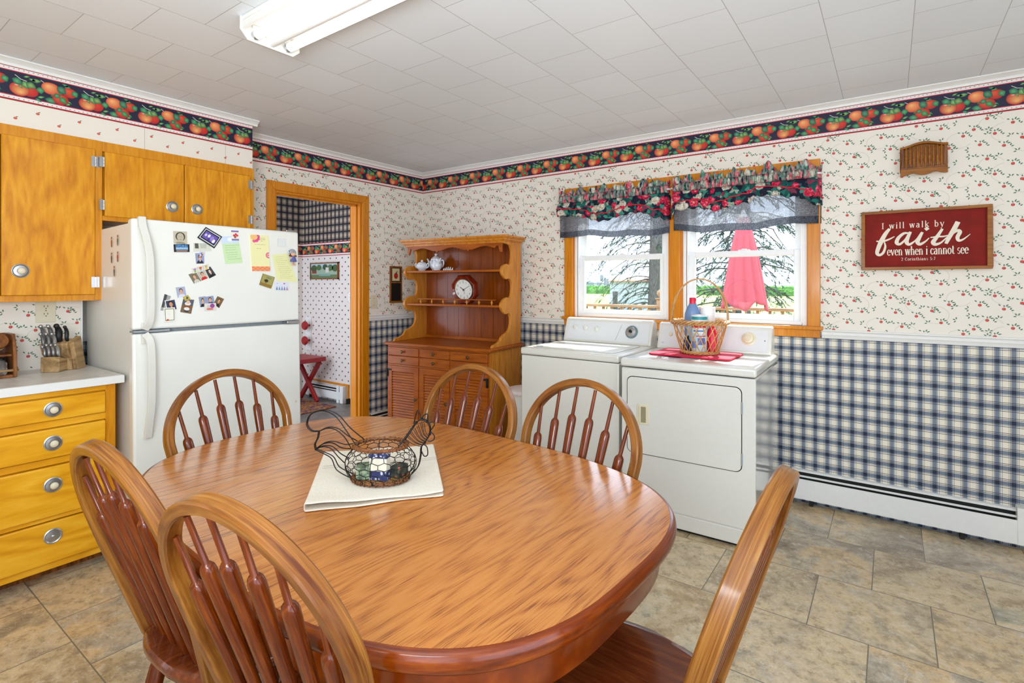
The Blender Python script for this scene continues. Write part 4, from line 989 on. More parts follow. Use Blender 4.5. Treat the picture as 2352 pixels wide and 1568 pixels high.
# ------------------------------------------------------------------ hutch
HA = math.radians(5.4); HO = Vector((-2.433, 3.121, 0.0))
hu = thing('hutch', 'maple hutch with scalloped open shelves in the corner by the washer', 'hutch', HO, HA)
HM = Matrix.Translation(HO) @ Matrix.Rotation(HA, 4, 'Z')
bd = MB(); bd.box(-1.052, -.032, .012, .50, .05, .83); bd.box(-1.052, -.032, .03, .50, 0, .05)
bd.build('base', m_hutch, hu, bevel=.002)
MB().box(-.0322, -.030, .010, .50, .10, .83).build('side_panel', m_hutch_v, hu)
MB().box(-1.078, -.004, -.020, .512, .832, .857).build('worktop', m_hutch, hu, bevel=.007, seg=3)
fr = MB()
for x0, x1 in ((-1.056,-1.050),(-.714,-.704),(-.400,-.388),(-.038,-.030)): fr.box(x0, x1, .004, .012, .09, .83)
fr.box(-1.056, -.030, .004, .012, .82, .832); fr.box(-1.056, -.030, .004, .012, .662, .674); fr.box(-1.056, -.030, .004, .012, .05, .10)
fr.build('face_frame', m_hutch, hu)
CX_ = ((-1.050,-.714),(-.704,-.400),(-.388,-.038))
def hknob(parent, x, y, z):
    MB().lathe([(.006,0),(.005,.008),(.012,.012),(.014,.018),(.010,.023),(0,.024)], 16, (x, y, z), FACE_MY).build('knob', m_brass, parent, smooth=40)
for a, b_ in CX_:
    for z0, z1 in ((.748,.818),(.676,.745)):
        dr = MB().box(a + .001, b_ - .001, -.004, .012, z0, z1).build('drawer', m_hutch, hu, bevel=.004)
        hknob(dr, (a + b_) / 2, -.004, (z0 + z1) / 2)
for k, (a, b_) in enumerate(CX_):
    mb = MB(); s_ = .046
    mb.box(a, a + s_, -.006, .012, .102, .660); mb.box(b_ - s_, b_, -.006, .012, .102, .660); mb.box(a + s_, b_ - s_, -.006, .012, .612, .660); mb.box(a + s_, b_ - s_, -.006, .012, .102, .150)
    dr = mb.build('door', m_hutch, hu, bevel=.002)
    lv = MB(); n = 21; p_ = (.612 - .150) / n
    for i in range(n):
        z = .150 + i * p_
        lv.prism([(.010, z), (-.003, z + .002), (-.003, z + .005), (.010, z + p_ + .004)], lambda y, zz, h: (h, y, zz), a + s_, b_ - s_)
    lv.box(a + s_, b_ - s_, .009, .011, .15, .612)
    lv.build('louvers', m_hutch, dr)
    hknob(dr, (b_ - .020) if k != 2 else (a + .02), -.006, .40)
    hx = a if k == 0 else b_
    if k != 1:
        for z in (.60, .155):
            hb_ = MB(); sg = -1 if k == 0 else 1
            hb_.box(hx - .010, hx + .010, -.012, -.005, z - .035, z + .035); hb_.box(min(hx, hx - sg * .042), max(hx, hx - sg * .042), -.011, -.006, z + .018, z + .032)
            hb_.lathe([(.005,-.032),(.005,.032)], 8, (hx, -.013, z))
            hb_.build('hinge', m_iron, dr, bevel=.001)
prof = [(.495,.857),(.495,1.735),(.222,1.735),(.222,1.676),(.262,1.672),(.320,1.664),(.346,1.63),(.350,1.585),(.340,1.53),(.310,1.508),(.285,1.507),(.262,1.512),(.215,1.494),(.192,1.464),(.198,1.43),(.232,1.400),(.262,1.388),(.285,1.392),(.312,1.392),(.342,1.372),(.352,1.335),(.350,1.295),(.335,1.252),(.300,1.238),(.272,1.244),(.222,1.226),(.186,1.192),(.192,1.152),(.228,1.118),(.262,1.108),(.290,1.114),(.318,1.104),(.334,1.062),(.326,1.012),(.296,.975),(.250,.955),(.215,.945),(.190,.928),(.170,.905),(.120,.888),(.070,.878),(.055,.857)]
pf = prof[:3] + [tuple(p[:2]) for p in spline([(a, b_, 0) for a, b_ in prof[3:]], 4)]
MB().prism(pf, lambda y, z, h: (h, y, z), -.052, -.030).build('side_panel', m_hutch_v, hu, bevel=.003)
MB().prism(pf, lambda y, z, h: (h, y, z), -1.050, -1.028).build('side_panel', m_hutch_v, hu, bevel=.003)
bk = MB(); nb_ = 8; wd = (1.028 - .052) / nb_
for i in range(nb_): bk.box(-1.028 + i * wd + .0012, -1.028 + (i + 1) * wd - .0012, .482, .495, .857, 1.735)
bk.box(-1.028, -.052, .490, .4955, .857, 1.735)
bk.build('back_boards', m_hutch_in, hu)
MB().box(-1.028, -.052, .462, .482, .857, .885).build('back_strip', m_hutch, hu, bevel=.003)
for z, y in ((1.466, .202), (1.180, .198)):
    MB().box(-1.028, -.052, y, .482, z - .018, z).build('shelf', m_hutch, hu, bevel=.003)
ap = [(-1.028, 1.69)] ; N_ = 60
for i in range(N_ + 1):
    u = i / N_; x = -1.028 + u * .976; t_ = abs(((u * 3.0) % 1.0) - .5) * 2
    e_ = min(u, 1 - u) * .976
    z = 1.628 + .030 * (1 - math.cos(PI * 2 * ((u * 3) % 1.0))) * .5
    cusp = min(abs(u - 1/3), abs(u - 2/3)) * .976
    if cusp < .035: z = 1.618 + .024 * min(1, cusp / .03) ** .6 if cusp < .03 else z
    if e_ < .05: z = 1.606 + (.050 if e_ > .02 else 0)
    ap.append((x, z))
ap += [(-.052, 1.69)]
MB().prism(ap, lambda x, z, h: (x, h, z), .222, .240).build('apron', m_hutch, hu, bevel=.002)
cr_ = MB()
for (o, z0, z1) in ((.004, 1.680, 1.692), (.012, 1.692, 1.700), (.024, 1.700, 1.716), (.036, 1.716, 1.724), (.044, 1.724, 1.738)):
    cr_.box(-1.050 - o, -.030 + o, .222 - o, .50, z0, z1)
cr_.build('crown', m_hutch_v, hu, bevel=.002)
rl = MB().box(-.905, -.100, .206, .220, 1.216, 1.226).build('gallery_rail', m_hutch, hu, bevel=.003)
for i in range(7): MB().lathe([(.004,0),(.004,.006),(.009,.014),(.010,.020),(.006,.028),(.004,.036)], 10, (-.870 + i * .122, .213, 1.180)).build('spindle', m_hutch_v, rl, smooth=50)

# clock on the lower shelf
ck = thing('clock', 'octagonal cherry wood clock reading ten past ten on the hutch shelf', 'clock', (0, 0, 0))
ck.matrix_world = HM @ Matrix.Translation((-.462, .315, 1.1852)) @ Matrix.Rotation(math.radians(9), 4, 'X')
Rr = .130; cz = Rr * math.cos(PI / 8)
oc = lambda r, k0=.5: [(r * math.cos(2*PI*(i + k0)/8), cz + r * math.sin(2*PI*(i + k0)/8)) for i in range(8)]
cs = MB(); a = oc(Rr); b2 = oc(Rr * .93); c2 = oc(.090 / math.cos(PI/8) * 1.02)
vs = [(x, .028, z) for x, z in a] + [(x, -.014, z) for x, z in a] + [(x, -.028, z) for x, z in b2] + [(x, -.014, z) for x, z in c2]
fs = [tuple(range(8))]
for L_ in range(3): fs += [(L_*8+i, L_*8+(i+1)%8, (L_+1)*8+(i+1)%8, (L_+1)*8+i) for i in range(8)]
cs.add(vs, fs + [tuple(24 + i for i in range(7, -1, -1))]); cs.build('case', m_cherry, ck, bevel=.002)
MB().lathe([(.086,.0),(.094,.0),(.094,.004),(.088,.006),(.086,.004),(.086,.0)], 40, (0, -.0135, cz), FACE_MY, caps=False).build('bezel', m_brass, ck, smooth=40)
m_dial = plain('ivory_dial', rgb(228, 226, 216), 0.4, var=0.01); m_ink = plain('black_ink', rgb(24, 22, 24), 0.5)
MB().lathe([(.087,0),(.087,.003),(0,.003)], 40, (0, -.0138, cz), FACE_MY).build('dial', m_dial, ck)
nm = MB()
for h_ in range(1, 13):
    v, f = text_polys(str(h_), .030); an = PI / 2 - h_ * PI / 6
    nm.add([(x * .8 + .068 * math.cos(an), -.0172, z + cz + .068 * math.sin(an)) for x, z in v], f)
nm.build('numerals', m_ink, ck, recalc=False)
def hand(name, deg, L, w_, mat_, y):
    a_ = math.radians(90 - deg); dx, dz = math.cos(a_), math.sin(a_)
    MB().bar((-dx * .012, y, cz - dz * .012), (dx * L, y, cz + dz * L), w_, .001, (0,1,0)).build(name, mat_, ck)
hand('hour_hand', 305, .040, .005, m_ink, -.0185); hand('minute_hand', 62, .062, .0036, m_ink, -.0195); hand('second_hand', 165, .036, .0024, m_red, -.0205)
MB().lathe([(.005,0),(.005,.006),(0,.007)], 12, (0, -.0165, cz), FACE_MY).build('hub', m_ink, ck)
# porcelain tea things on the upper shelf
m_porc, nt, b = pmat('painted_porcelain', rgb(224, 228, 232), 0.12, 0, 0.5)
nv = noise(nt, coords(nt, rand=True), 26, 3, 0.6)
nt.links.new(ramp(nt, nv, [(0.58, rgb(226,229,233)), (0.64, rgb(176,192,206)), (0.68, rgb(120,150,150)), (0.72, rgb(168,160,196))]), b.inputs['Base Color'])
def pot(name, label, u, v, s_, prof, lid, spout, hands):
    o = thing(name, label, name.replace('_', ' '), HM @ Vector((u, v, 1.4665)), HA)
    MB().lathe([(r * s_, z * s_) for r, z in prof], 26).build('body', m_porc, o, smooth=50)
    if lid: MB().lathe([(r * s_, z * s_) for r, z in lid], 22).build('lid', m_porc, o, smooth=50)
    if spout: MB().tube(spline([(x * s_, 0, z * s_) for x, z, _ in spout], 5), [r * s_ for r in [spout[0][2] + (spout[-1][2] - spout[0][2]) * i / ((len(spout) - 1) * 5) for i in range((len(spout) - 1) * 5 + 1)]], 10).build('spout', m_porc, o, smooth=50)
    for hp in hands: MB().tube(spline([(x * s_, 0, z * s_) for x, z in hp], 5), .0058 * s_ / .9, 8).build('handle', m_porcelain, o, smooth=50)
pot('teapot', 'white porcelain teapot with a long spout, middle of the tea set', -.832, .375, 1.0,
    [(.030,0),(.036,.004),(.034,.010),(.052,.030),(.060,.055),(.054,.082),(.042,.098),(.040,.102),(0,.102)], [(.043,.101),(.045,.106),(.034,.120),(.016,.132),(.008,.136),(.012,.142),(.014,.149),(.009,.156),(0,.158)],
    [(-.045,.035,.016),(-.070,.055,.012),(-.080,.085,.009),(-.098,.110,.007)], [[(.048,.085),(.075,.095),(.086,.070),(.076,.040),(.054,.032)]])
pot('sugar_bowl', 'lidded porcelain sugar bowl with two handles, left of the teapot', -.938, .31, .88,
    [(.032,0),(.036,.004),(.034,.009),(.050,.022),(.062,.042),(.060,.058),(.046,.070),(.044,.073),(0,.073)], [(.047,.072),(.046,.077),(.030,.088),(.010,.094),(.011,.100),(.012,.106),(.007,.112),(0,.113)],
    None, [[(.056,.062),(.080,.076),(.088,.058),(.078,.036),(.056,.030)], [(-.056,.062),(-.080,.076),(-.088,.058),(-.078,.036),(-.056,.030)]])
pot('cream_jug', 'porcelain cream jug in front of the teapot', -.742, .275, .92,
    [(.030,0),(.034,.004),(.032,.009),(.046,.026),(.052,.048),(.044,.074),(.036,.092),(.040,.112),(.037,.112),(.033,.092),(0,.086)], None,
    [(.030,.094,.012),(.042,.110,.008),(.050,.116,.004)], [[(-.036,.098),(-.062,.106),(-.070,.078),(-.058,.046),(-.046,.036)]])
for k, (u, hh) in enumerate(((-.655,.016),(-.632,.022),(-.610,.026),(-.588,.025),(-.566,.018))):
    o = thing('figurine', 'tiny white figurine in the short row right of the tea set', 'figurine', HM @ Vector((u, .26, 1.4665)), HA, 'tiny white figurines in a row')
    MB().lathe([(.008,0),(.0075,.004),(.005,hh*.5),(.006,hh*.65),(0,hh)], 10, sx=1.2).build('body', m_porcelain, o, smooth=60)
    MB().ball((.004,0,hh), .0048, 8).build('head', m_porcelain, o, smooth=60)
# white bin between hutch and washer
bn = thing('laundry_bin', 'pale white bin with a lid between the hutch and the washer', 'bin', (-2.215, 3.30, 0))
MB().lathe([(.13,0),(.15,.02),(.165,.53),(.155,.53),(.14,.03),(0,.03)], 32, sx=1.0).build('tub', m_white, bn, smooth=40)
MB().lathe([(.172,.530),(.176,.545),(.165,.560),(.10,.574),(0,.578)], 32).build('lid', plain('pinkish_white_plastic', rgb(236, 226, 224), 0.4), bn, smooth=40)

# ------------------------------------------------------------------ counter things
kb = thing('knife_block', 'wooden knife block with stepped front on the counter', 'knife block', (-3.475, .826, .9055), math.radians(50))
# local: front faces -y, slots lean back
def kbm(u0, u1, pts, name, mat_): MB().prism(pts, lambda y, z, h: (h, y, z), u0, u1).build(name, mat_, kb, bevel=.003)
kbm(-.040, .040, [(-.062,0),(.010,0),(.010,.060),(-.062,.078)], 'steak_step', m_acacia)
kbm(-.058, .058, [(.010,0),(.085,0),(.030,.162),(-.035,.140),(-.018,.085),(.010,.062)], 'core', m_acacia)
kbm(.058, .080, [(.028,0),(.104,0),(.052,.172),(-.020,.150)], 'side_slab', m_acacia)
KM = Matrix.Translation((-3.475, .826, .9055)) @ Matrix.Rotation(math.radians(50), 4, 'Z')
def knife(label, x, y, z, L, mat_, lean, w=.0085, group=None, h2=None):
    o = thing('knife', label, 'knife', (0, 0, 0), 0, group)
    o.matrix_world = KM @ Matrix.Translation((x, y, z)) @ Matrix.Rotation(math.radians(lean), 4, 'X')
    P = [(0, .0, 0), (0, -.002, L * .25), (0, .004, L * .5), (0, .004, L * .75), (0, -.005, L)]
    mb = MB(); S_ = spline(P, 4); mb.tube(S_, [w * (0.8 + .35 * math.sin(PI * min(1, i / (len(S_) - 1) * 1.1))) for i in range(len(S_))], 10, flat=.8)
    mb.ball((0, -.005, L), w * .95, 10); mb.build('handle', mat_, o, smooth=50)
    MB().box(-.0008, .0008, -.007, .007, -.040, .002).build('blade', m_steel, o)
SG = 'steel-handled knives in the knife block'
for k, x in enumerate((-.028, -.009, .010, .029)): knife('short steel-handled steak knife in the front step of the block', x, -.040, .0745, .072 if k else .062, m_steel, 24, .0075, 'steak knives in the front row')
for k, x in enumerate((-.042, -.018, .006)): knife('steel-handled knife in the middle row of the block', x, -.020, .120, .082, m_steel, 24, .0085, 'knives in the middle row')
for k, x in enumerate((-.050, -.018)): knife(('left' if k == 0 else 'right') + ' steel-handled knife of the top row of the block', x, .000, .1518, .088, m_steel, 24, .010, 'knives in the top row')
knife('large black-handled knife in the top row of the block', .016, -.006, .149, .088, m_black, 18, .0135)
knife('thin black-handled knife at the right end of the block', .046, -.002, .150, .078, m_black, 14, .0085)
sr = thing('spice_rack', 'wooden spice rack with slanted sides at the left end of the counter', 'spice rack', (-3.47, .555, .9055))
for y in (-.10, .088): MB().prism([(-.07,0),(.085,0),(.085,.115),(.070,.150),(.045,.205),(-.07,.205)], lambda x, z, h: (x, h, z), y, y + .014).build('side_panel', m_walnut, sr, bevel=.003)
MB().box(-.07, .085, -.086, .088, 0, .014).build('bottom_shelf', m_walnut, sr, bevel=.002); MB().box(-.07, .06, -.086, .088, .100, .110).build('top_shelf', m_walnut, sr, bevel=.002)
MB().box(-.07, -.062, -.086, .088, .014, .205).build('back', m_walnut, sr)
MB().tube([(.078,-.086,.034),(.078,.088,.034)], .006, 8).build('front_rail', m_acacia, sr, smooth=40)
MB().lathe([(.009,0),(.009,.006),(.006,.012)], 10, (.05, .102, .03), Matrix(((1,0,0),(0,0,1),(0,-1,0)))).build('knob', m_acacia, sr)
sj = thing('spice_jar', 'round glass jar with a wooden lid in the spice rack', 'jar', (-3.44, .590, 1.0158))
JT = rot('Y', 62)
MB().lathe([(.024,-.03),(.030,-.026),(.034,.0),(.034,.028),(.026,.034)], 22, (.006, 0, .045), JT).build('glass', m_jar, sj, smooth=50)
MB().lathe([(.030,.034),(.038,.036),(.038,.052),(.034,.056),(0,.057)], 26, (.006, 0, .045), JT).build('lid', m_walnut, sj, smooth=40)
sj2 = thing('spice_jar', 'clear glass jar on the bottom shelf of the spice rack', 'jar', (-3.43, .598, .9202))
MB().lathe([(.028,0),(.032,.004),(.032,.055),(.022,.064),(.022,.068)], 22).build('glass', m_jar, sj2, smooth=50)
MB().lathe([(.025,.068),(.025,.078),(0,.079)], 22).build('lid', m_black, sj2, smooth=40)

# ------------------------------------------------------------------ washer and dryer
def console(o, W, y0, z0, knobs, logo=True):
    pr = [(y0, z0), (y0 + .03, z0 - .012), (y0 + .13, z0 - .012), (y0 + .13, z0 + .150), (y0 + .085, z0 + .168), (y0 + .055, z0 + .160)]
    c = MB().prism(pr, lambda y, z, h: (h, y, z), .012, W - .012).build('console', m_enamel, o, bevel=.010, seg=3)
    return c
m_cons = plain('pale_grey_panel', rgb(222, 224, 224), 0.3, var=0.005)
m_dark_ring = plain('dial_ring', rgb(120, 140, 142), 0.4)
m_greytxt = plain('grey_print', rgb(150, 152, 156), 0.5)
def on_slope(y0, z0):
    # face runs from (y0,z0) up to (y0+.055,z0+.160)
    d = Vector((0, .055, .160)).normalized(); n = Vector((0, -.160, .055)).normalized()
    M3 = Matrix(((1, 0, 0), (0, d.y, n.y), (0, d.z, n.z)))
    return lambda x, s_: Vector((x, y0, z0)) + d * s_ + n * .0006, M3
def printed(mb, P, M3, x, s_, w, h):
    c = P(x, s_); dx = Vector((1,0,0)); dy = M3 @ Vector((0,1,0)); n = M3 @ Vector((0,0,1)) * .0012
    mb.add([c + n, c + dx * w + n, c + dx * w + dy * h + n, c + dy * h + n], [(0,1,2,3)])
# washer
wa = thing('washing_machine', 'white top-loading washing machine left of the dryer', 'washing machine', (-1.996, 2.880, 0), math.radians(-.4))
Ww = .700
MB().box(0, Ww, .0, .69, .025, .880).build('cabinet', m_enamel, wa, bevel=.006)
MB().box(-.004, Ww + .004, -.008, .69, .884, .930).build('top', m_enamel, wa, bevel=.012, seg=3)
MB().box(.06, Ww - .06, .05, .47, .930, .936).build('lid', m_enamel, wa, bevel=.005, seg=3)
lh = MB(); lh.box(.085, .125, .052, .075, .936, .940); 
lh.build('lid_latch', m_gasket, wa)
MB().box(.03, Ww - .03, .03, .66, 0, .025).build('plinth', m_dark, wa)
CYw, CZw = .52, .934
console(wa, Ww, CYw, CZw, 4)
P, M3 = on_slope(CYw, CZw)
pn = MB(); dn = M3 @ Vector((0,1,0))
pn.prism([(.035,.014),(Ww-.030,.014),(Ww-.030,.150),(.050,.150)], lambda x, s_, h: P(x, s_) + M3 @ Vector((0,0,h)), 0, .002)
pn.build('panel', m_cons, wa)
for x, s_ in ((.105,.100),(.190,.100),(.280,.096)):
    MB().lathe([(.018,.001),(.020,.004),(.017,.014),(.014,.016),(0,.0165)], 20, P(x, s_), M3).box(P(x,s_).x-.003, P(x,s_).x+.003, P(x,s_).y-.024, P(x,s_).y-.012, P(x,s_).z-.010, P(x,s_).z+.020).build('knob', m_enamel, wa, smooth=40)
dl_ = MB().lathe([(.046,.001),(.046,.003),(.036,.004)], 32, P(.545, .088), M3).build('dial_ring', m_dark_ring, wa)
MB().lathe([(.036,.001),(.037,.012),(.033,.022),(.014,.024),(.013,.020),(0,.020)], 28, P(.545, .088), M3).build('dial', m_chrome, wa, smooth=40)
MB().lathe([(.010,.020),(.009,.030),(0,.031)], 14, P(.545, .088), M3).build('dial_button', m_black, wa, smooth=40)
tx = MB(); r_ = random.Random(5)
printed(tx, P, M3, .075, .134, .028, .005); printed(tx, P, M3, .115, .137, .30, .0008)
for x in (.085, .165, .255): printed(tx, P, M3, x, .060, .045, .004)
for k in range(9):
    a_ = math.radians(20 + k * 40); printed(tx, P, M3, .545 + .066 * math.cos(a_) - .012, .088 + .052 * math.sin(a_), .024, .0035)
c = [P(.43, .022), P(.433, .022), P(.468, .138), P(.465, .138)]
tx.add([p + M3 @ Vector((0,0,.0024)) for p in c], [(0,1,2,3)])
tx.build('printed_markings', m_greytxt, wa, recalc=False)
# dryer
dy = thing('clothes_dryer', 'white front-loading clothes dryer under the right window', 'dryer', (-1.262, 2.838, 0), math.radians(1.1))
Wd_ = .715
MB().box(0, Wd_, 0, .72, .020, .872).build('cabinet', m_enamel_side, dy, bevel=.008, seg=3)
MB().box(.002, Wd_ - .002, -.003, .004, .105, .868).build('front_panel', m_enamel, dy, bevel=.003)
MB().box(.002, Wd_ - .002, -.003, .004, .022, .098).build('kick_panel', m_enamel, dy, bevel=.003)
MB().box(-.005, Wd_ + .005, -.012, .72, .878, .924).build('top', m_enamel, dy, bevel=.013, seg=3)
MB().box(.03, Wd_ - .03, .03, .70, 0, .020).build('plinth', m_dark, dy)
def rrect(x0, x1, z0, z1, r, n=6):
    P_ = []
    for cx, cz_, a0 in ((x1 - r, z1 - r, 0), (x0 + r, z1 - r, 90), (x0 + r, z0 + r, 180), (x1 - r, z0 + r, 270)):
        P_ += [(cx + r * math.cos(math.radians(a0 + 90 * i / n)), cz_ + r * math.sin(math.radians(a0 + 90 * i / n))) for i in range(n + 1)]
    return P_
MB().prism(rrect(.034, .652, .390, .826, .034), lambda x, z, h: (x, h, z), -.0035, -.0032).build('door_gap', m_dark, dy)
dd = MB().prism(rrect(.038, .648, .394, .822, .031), lambda x, z, h: (x, h, z), -.010, -.0032).build('door', m_enamel, dy, bevel=.003)
hd = MB(); pf_ = rrect(.098, .168, .560, .672, .012)
hd.prism(pf_, lambda x, z, h: (x, h, z), -.014, -.010); hd.build('handle', m_almond, dd, bevel=.002)
hd2 = MB(); hd2.box(.120, .150, -.0146, -.0139, .572, .660); hd2.build('grip_recess_shade', plain('shaded_almond', rgb(150, 142, 112), 0.5), dd)  # flat darker plate paints in the shade of the grip hollow
hd3 = MB(); hd3.box(.112, .121, -.019, -.013, .568, .664); hd3.build('grip', m_almond, dd, bevel=.002)
for z in (.72, .46): MB().box(.648, .655, -.0125, -.003, z - .03, z + .03).build('hinge', m_gasket, dd, bevel=.001)
CYd, CZd = .555, .928
console(dy, Wd_, CYd, CZd, 2); P, M3 = on_slope(CYd, CZd)
MB().prism([(.030,.016),(Wd_-.034,.016),(Wd_-.034,.150),(.040,.150)], lambda x, s_, h: P(x, s_) + M3 @ Vector((0,0,h)), 0, .002).build('panel', m_cons, dy)
MB().lathe([(.042,.001),(.042,.003),(.030,.006),(.029,.024),(.024,.028),(0,.028)], 30, P(.575, .092), M3).build('dial', m_almond, dy, smooth=40)
MB().lathe([(.017,.028),(.016,.033),(0,.034)], 20, P(.575, .092), M3).build('dial_cap', m_ivory, dy, smooth=40)
MB().lathe([(.0125,.001),(.0125,.010),(.010,.013),(0,.0135)], 20, P(.10, .095), M3).build('start_button', m_ivory, dy, smooth=40)
MB().lathe([(.003,.001),(.003,.003),(0,.003)], 10, P(.665, .085), M3).build('indicator', m_black, dy)
tx = MB()
for k in range(8):
    a_ = math.radians(k * 45); printed(tx, P, M3, .575 + .066 * math.cos(a_) - .012, .092 + .050 * math.sin(a_), .026, .0035)
printed(tx, P, M3, .062, .034, .10, .005); printed(tx, P, M3, .48, .140, .05, .004); printed(tx, P, M3, .60, .140, .05, .004)
cx_ = P(.052, .037)
tx.add([cx_ + M3 @ Vector((.006*math.cos(2*PI*i/12), .006*math.sin(2*PI*i/12), .0024)) for i in range(12)] + [cx_ + M3 @ Vector((.004*math.cos(2*PI*i/12), .004*math.sin(2*PI*i/12), .0024)) for i in range(12)], [(i,(i+1)%12,(i+1)%12+12,i+12) for i in range(12)])
tx.build('printed_markings', m_greytxt, dy, recalc=False)
MB().box(.08, .40, .165, .195, .924, .926).lathe([(.06,0),(.06,.002),(0,.002)], 26, (.24, .165, .924), sy=.6).build('lint_lid', m_gasket, dy, bevel=.0008)
# mat, basket and bottles
DM = Matrix.Translation((-1.262, 2.835, 0)) @ Matrix.Rotation(math.radians(2.0), 4, 'Z')
mt = MB().prism(rrect(-.235, .235, -.165, .165, .03), lambda x, y, h: (x, y, h), 0, .011).build('mat', m_matred, bevel=.004)
mt.location = (-.945, 3.195, .9265); mt.rotation_euler = (0, 0, math.radians(-1))
tag(mt, 'bright red mat under the wicker basket on the dryer', 'mat')
BK = Vector((-.925, 3.205, .9382))
bk = thing('wicker_basket', 'wicker basket with a tall arched handle on the red mat', 'basket', BK)
def ring_braid(mb, r, z, th, n, k0, amp, sx=1.0):
    for k in range(n):
        mb.tube([((r + amp * math.cos(t * 2 * PI / 60 * 9 + k * 2 * PI / n)) * math.cos(2 * PI * t / 60) * sx, (r + amp * math.cos(t * 2 * PI / 60 * 9 + k * 2 * PI / n)) * math.sin(2 * PI * t / 60), z + amp * math.sin(t * 2 * PI / 60 * 9 + k * 2 * PI / n)) for t in range(60)], th, 6, closed=True)
mb = MB(); ring_braid(mb, .104, .010, .0055, 3, 0, .006); 
mb.lathe([(.100,.003),(.100,.007),(0,.007)], 30); mb.build('base', m_wicker, bk, smooth=50)
mb = MB(); ring_braid(mb, .155, .186, .0055, 4, 0, .010); mb.build('rim', m_wicker, bk, smooth=50)
lt = MB()
for k in range(20):
    for sg in (-1, 1):
        P_ = []
        for i in range(9):
            t_ = i / 8; r_ = .104 + (.153 - .104) * (t_ ** .85); a_ = 2 * PI * k / 20 + sg * .62 * t_
            P_.append((r_ * math.cos(a_) + sg * .0 , r_ * math.sin(a_), .010 + .172 * t_))
        lt.tube(P_, .0026, 6)
lt.build('lattice', m_wicker, bk, smooth=50)
hm = MB(); ha = math.radians(20)
for k in range(3):
    P_ = []
    for i in range(33):
        t_ = i / 32; a_ = PI * t_
        w_ = .007 * math.sin(t_ * 22 + k * 2.1); rr = .158 + .004 * math.cos(t_ * 22 + k * 2.1)
        z = .18 + .262 * math.sin(a_) ** .85
        x = -rr * math.cos(a_) * (1.0 if abs(math.cos(a_)) > .9 else 1.0); y = w_ + (.012 * (k - 1)) * (1 - math.sin(a_))
        P_.append((x * math.cos(ha) - y * math.sin(ha), x * math.sin(ha) + y * math.cos(ha), z))
    hm.tube(P_, .0044, 8)
hm.build('handle', m_wicker, bk, smooth=50)
BZ = BK.z + .0072
m_bblue = plain('blue_grey_bottle', rgb(108, 136, 178), 0.35, var=0.02); m_capred = plain('red_plastic_cap', rgb(222, 28, 62), 0.35, var=0.02)
bo = thing('detergent_bottle', 'blue detergent bottle with a red cap standing in the basket', 'bottle', (BK.x - .048, BK.y + .022, BZ), .3)
MB().lathe([(.030,0),(.034,.004),(.035,.20),(.034,.225),(.026,.262),(.017,.280),(.016,.288),(0,.288)], 28, sx=1.35, sy=.85).build('body', m_bblue, bo, smooth=40)
MB().lathe([(.0195,.286),(.0195,.318),(.017,.322),(0,.322)], 22).box(.008,.021,-.006,.006,.300,.318).build('cap', m_capred, bo, smooth=40)
MB().box(-.030, .030, -.0315, -.029, .06, .17).build('label', plain('pale_blue_label', rgb(170, 196, 214), 0.4), bo)
m_teal = plain('teal_plastic', rgb(40, 150, 158), 0.4, var=0.02)
wt = thing('wipes_tub', 'white wipes tub with a teal-banded lid in the basket', 'tub', (BK.x + .012, BK.y - .048, BZ))
MB().lathe([(.040,0),(.043,.004),(.043,.178),(.040,.183),(0,.183)], 28).build('body', plain('white_wipes_tub', rgb(206, 226, 228), 0.35), wt, smooth=40)
MB().lathe([(.0455,.196),(.0455,.214)], 28).build('teal_band', m_teal, wt, smooth=40)
MB().lathe([(.0448,.180),(.0448,.214),(.040,.222),(.020,.226),(0,.226)], 28).build('lid', m_white, wt, smooth=40)
lb = MB(); pl = lambda u, v, h: ((.0434 + h) * math.cos(u), (.0434 + h) * math.sin(u), v)
def lq(a0, a1, z0, z1, c, h=0):
    n_ = 8; lb.add([pl(a0 + (a1 - a0) * i / n_, z, h) for i in range(n_ + 1) for z in (z0, z1)], [(2*i, 2*i+2, 2*i+3, 2*i+1) for i in range(n_)], 0, c)
lq(-2.6, -.3, .01, .178, rgb(190, 216, 220)); lq(-2.6, -.3, .150, .178, rgb(206, 40, 56), .0003); lq(-2.3, -.5, .118, .146, rgb(236, 236, 230), .0003); lq(-2.1, -.7, .126, .136, rgb(90, 140, 190), .0005); lq(-1.7, -.4, .098, .104, rgb(206, 40, 80), .0005); lq(-1.5, -.5, .05, .09, rgb(96, 110, 170), .0005); lq(-2.4, -1.7, .03, .07, rgb(120, 140, 190), .0005)
lb.build('label', m_photo, wt, recalc=False)
rb = thing('red_bottle', 'small red bottle at the right side inside the basket', 'bottle', (BK.x + .070, BK.y + .006, BZ))
MB().lathe([(.024,0),(.028,.004),(.028,.11),(.022,.135),(.012,.150),(0,.150)], 22).build('body', m_capred, rb, smooth=40); MB().lathe([(.013,.149),(.013,.172),(0,.174)], 18).build('cap', m_capred, rb, smooth=40)
wc_ = thing('white_tub', 'white tub with a frosted lid behind the wipes tub in the basket', 'tub', (BK.x + .034, BK.y + .052, BZ))
MB().lathe([(.036,0),(.040,.004),(.040,.22),(0,.22)], 26).build('body', m_white, wc_, smooth=40); MB().lathe([(.042,.219),(.042,.262),(.038,.266),(0,.266)], 26).build('lid', m_vinyl, wc_, smooth=40)
db = thing('small_bottle', 'small dark bottle low at the left side inside the basket', 'bottle', (BK.x - .066, BK.y - .032, BZ))
MB().lathe([(.018,0),(.021,.004),(.021,.06),(.012,.075),(0,.075)], 18).build('body', plain('navy_plastic', rgb(36, 44, 72), 0.4), db, smooth=40); MB().lathe([(.012,.0745),(.012,.095),(0,.096)], 14).build('cap', m_black, db, smooth=40)
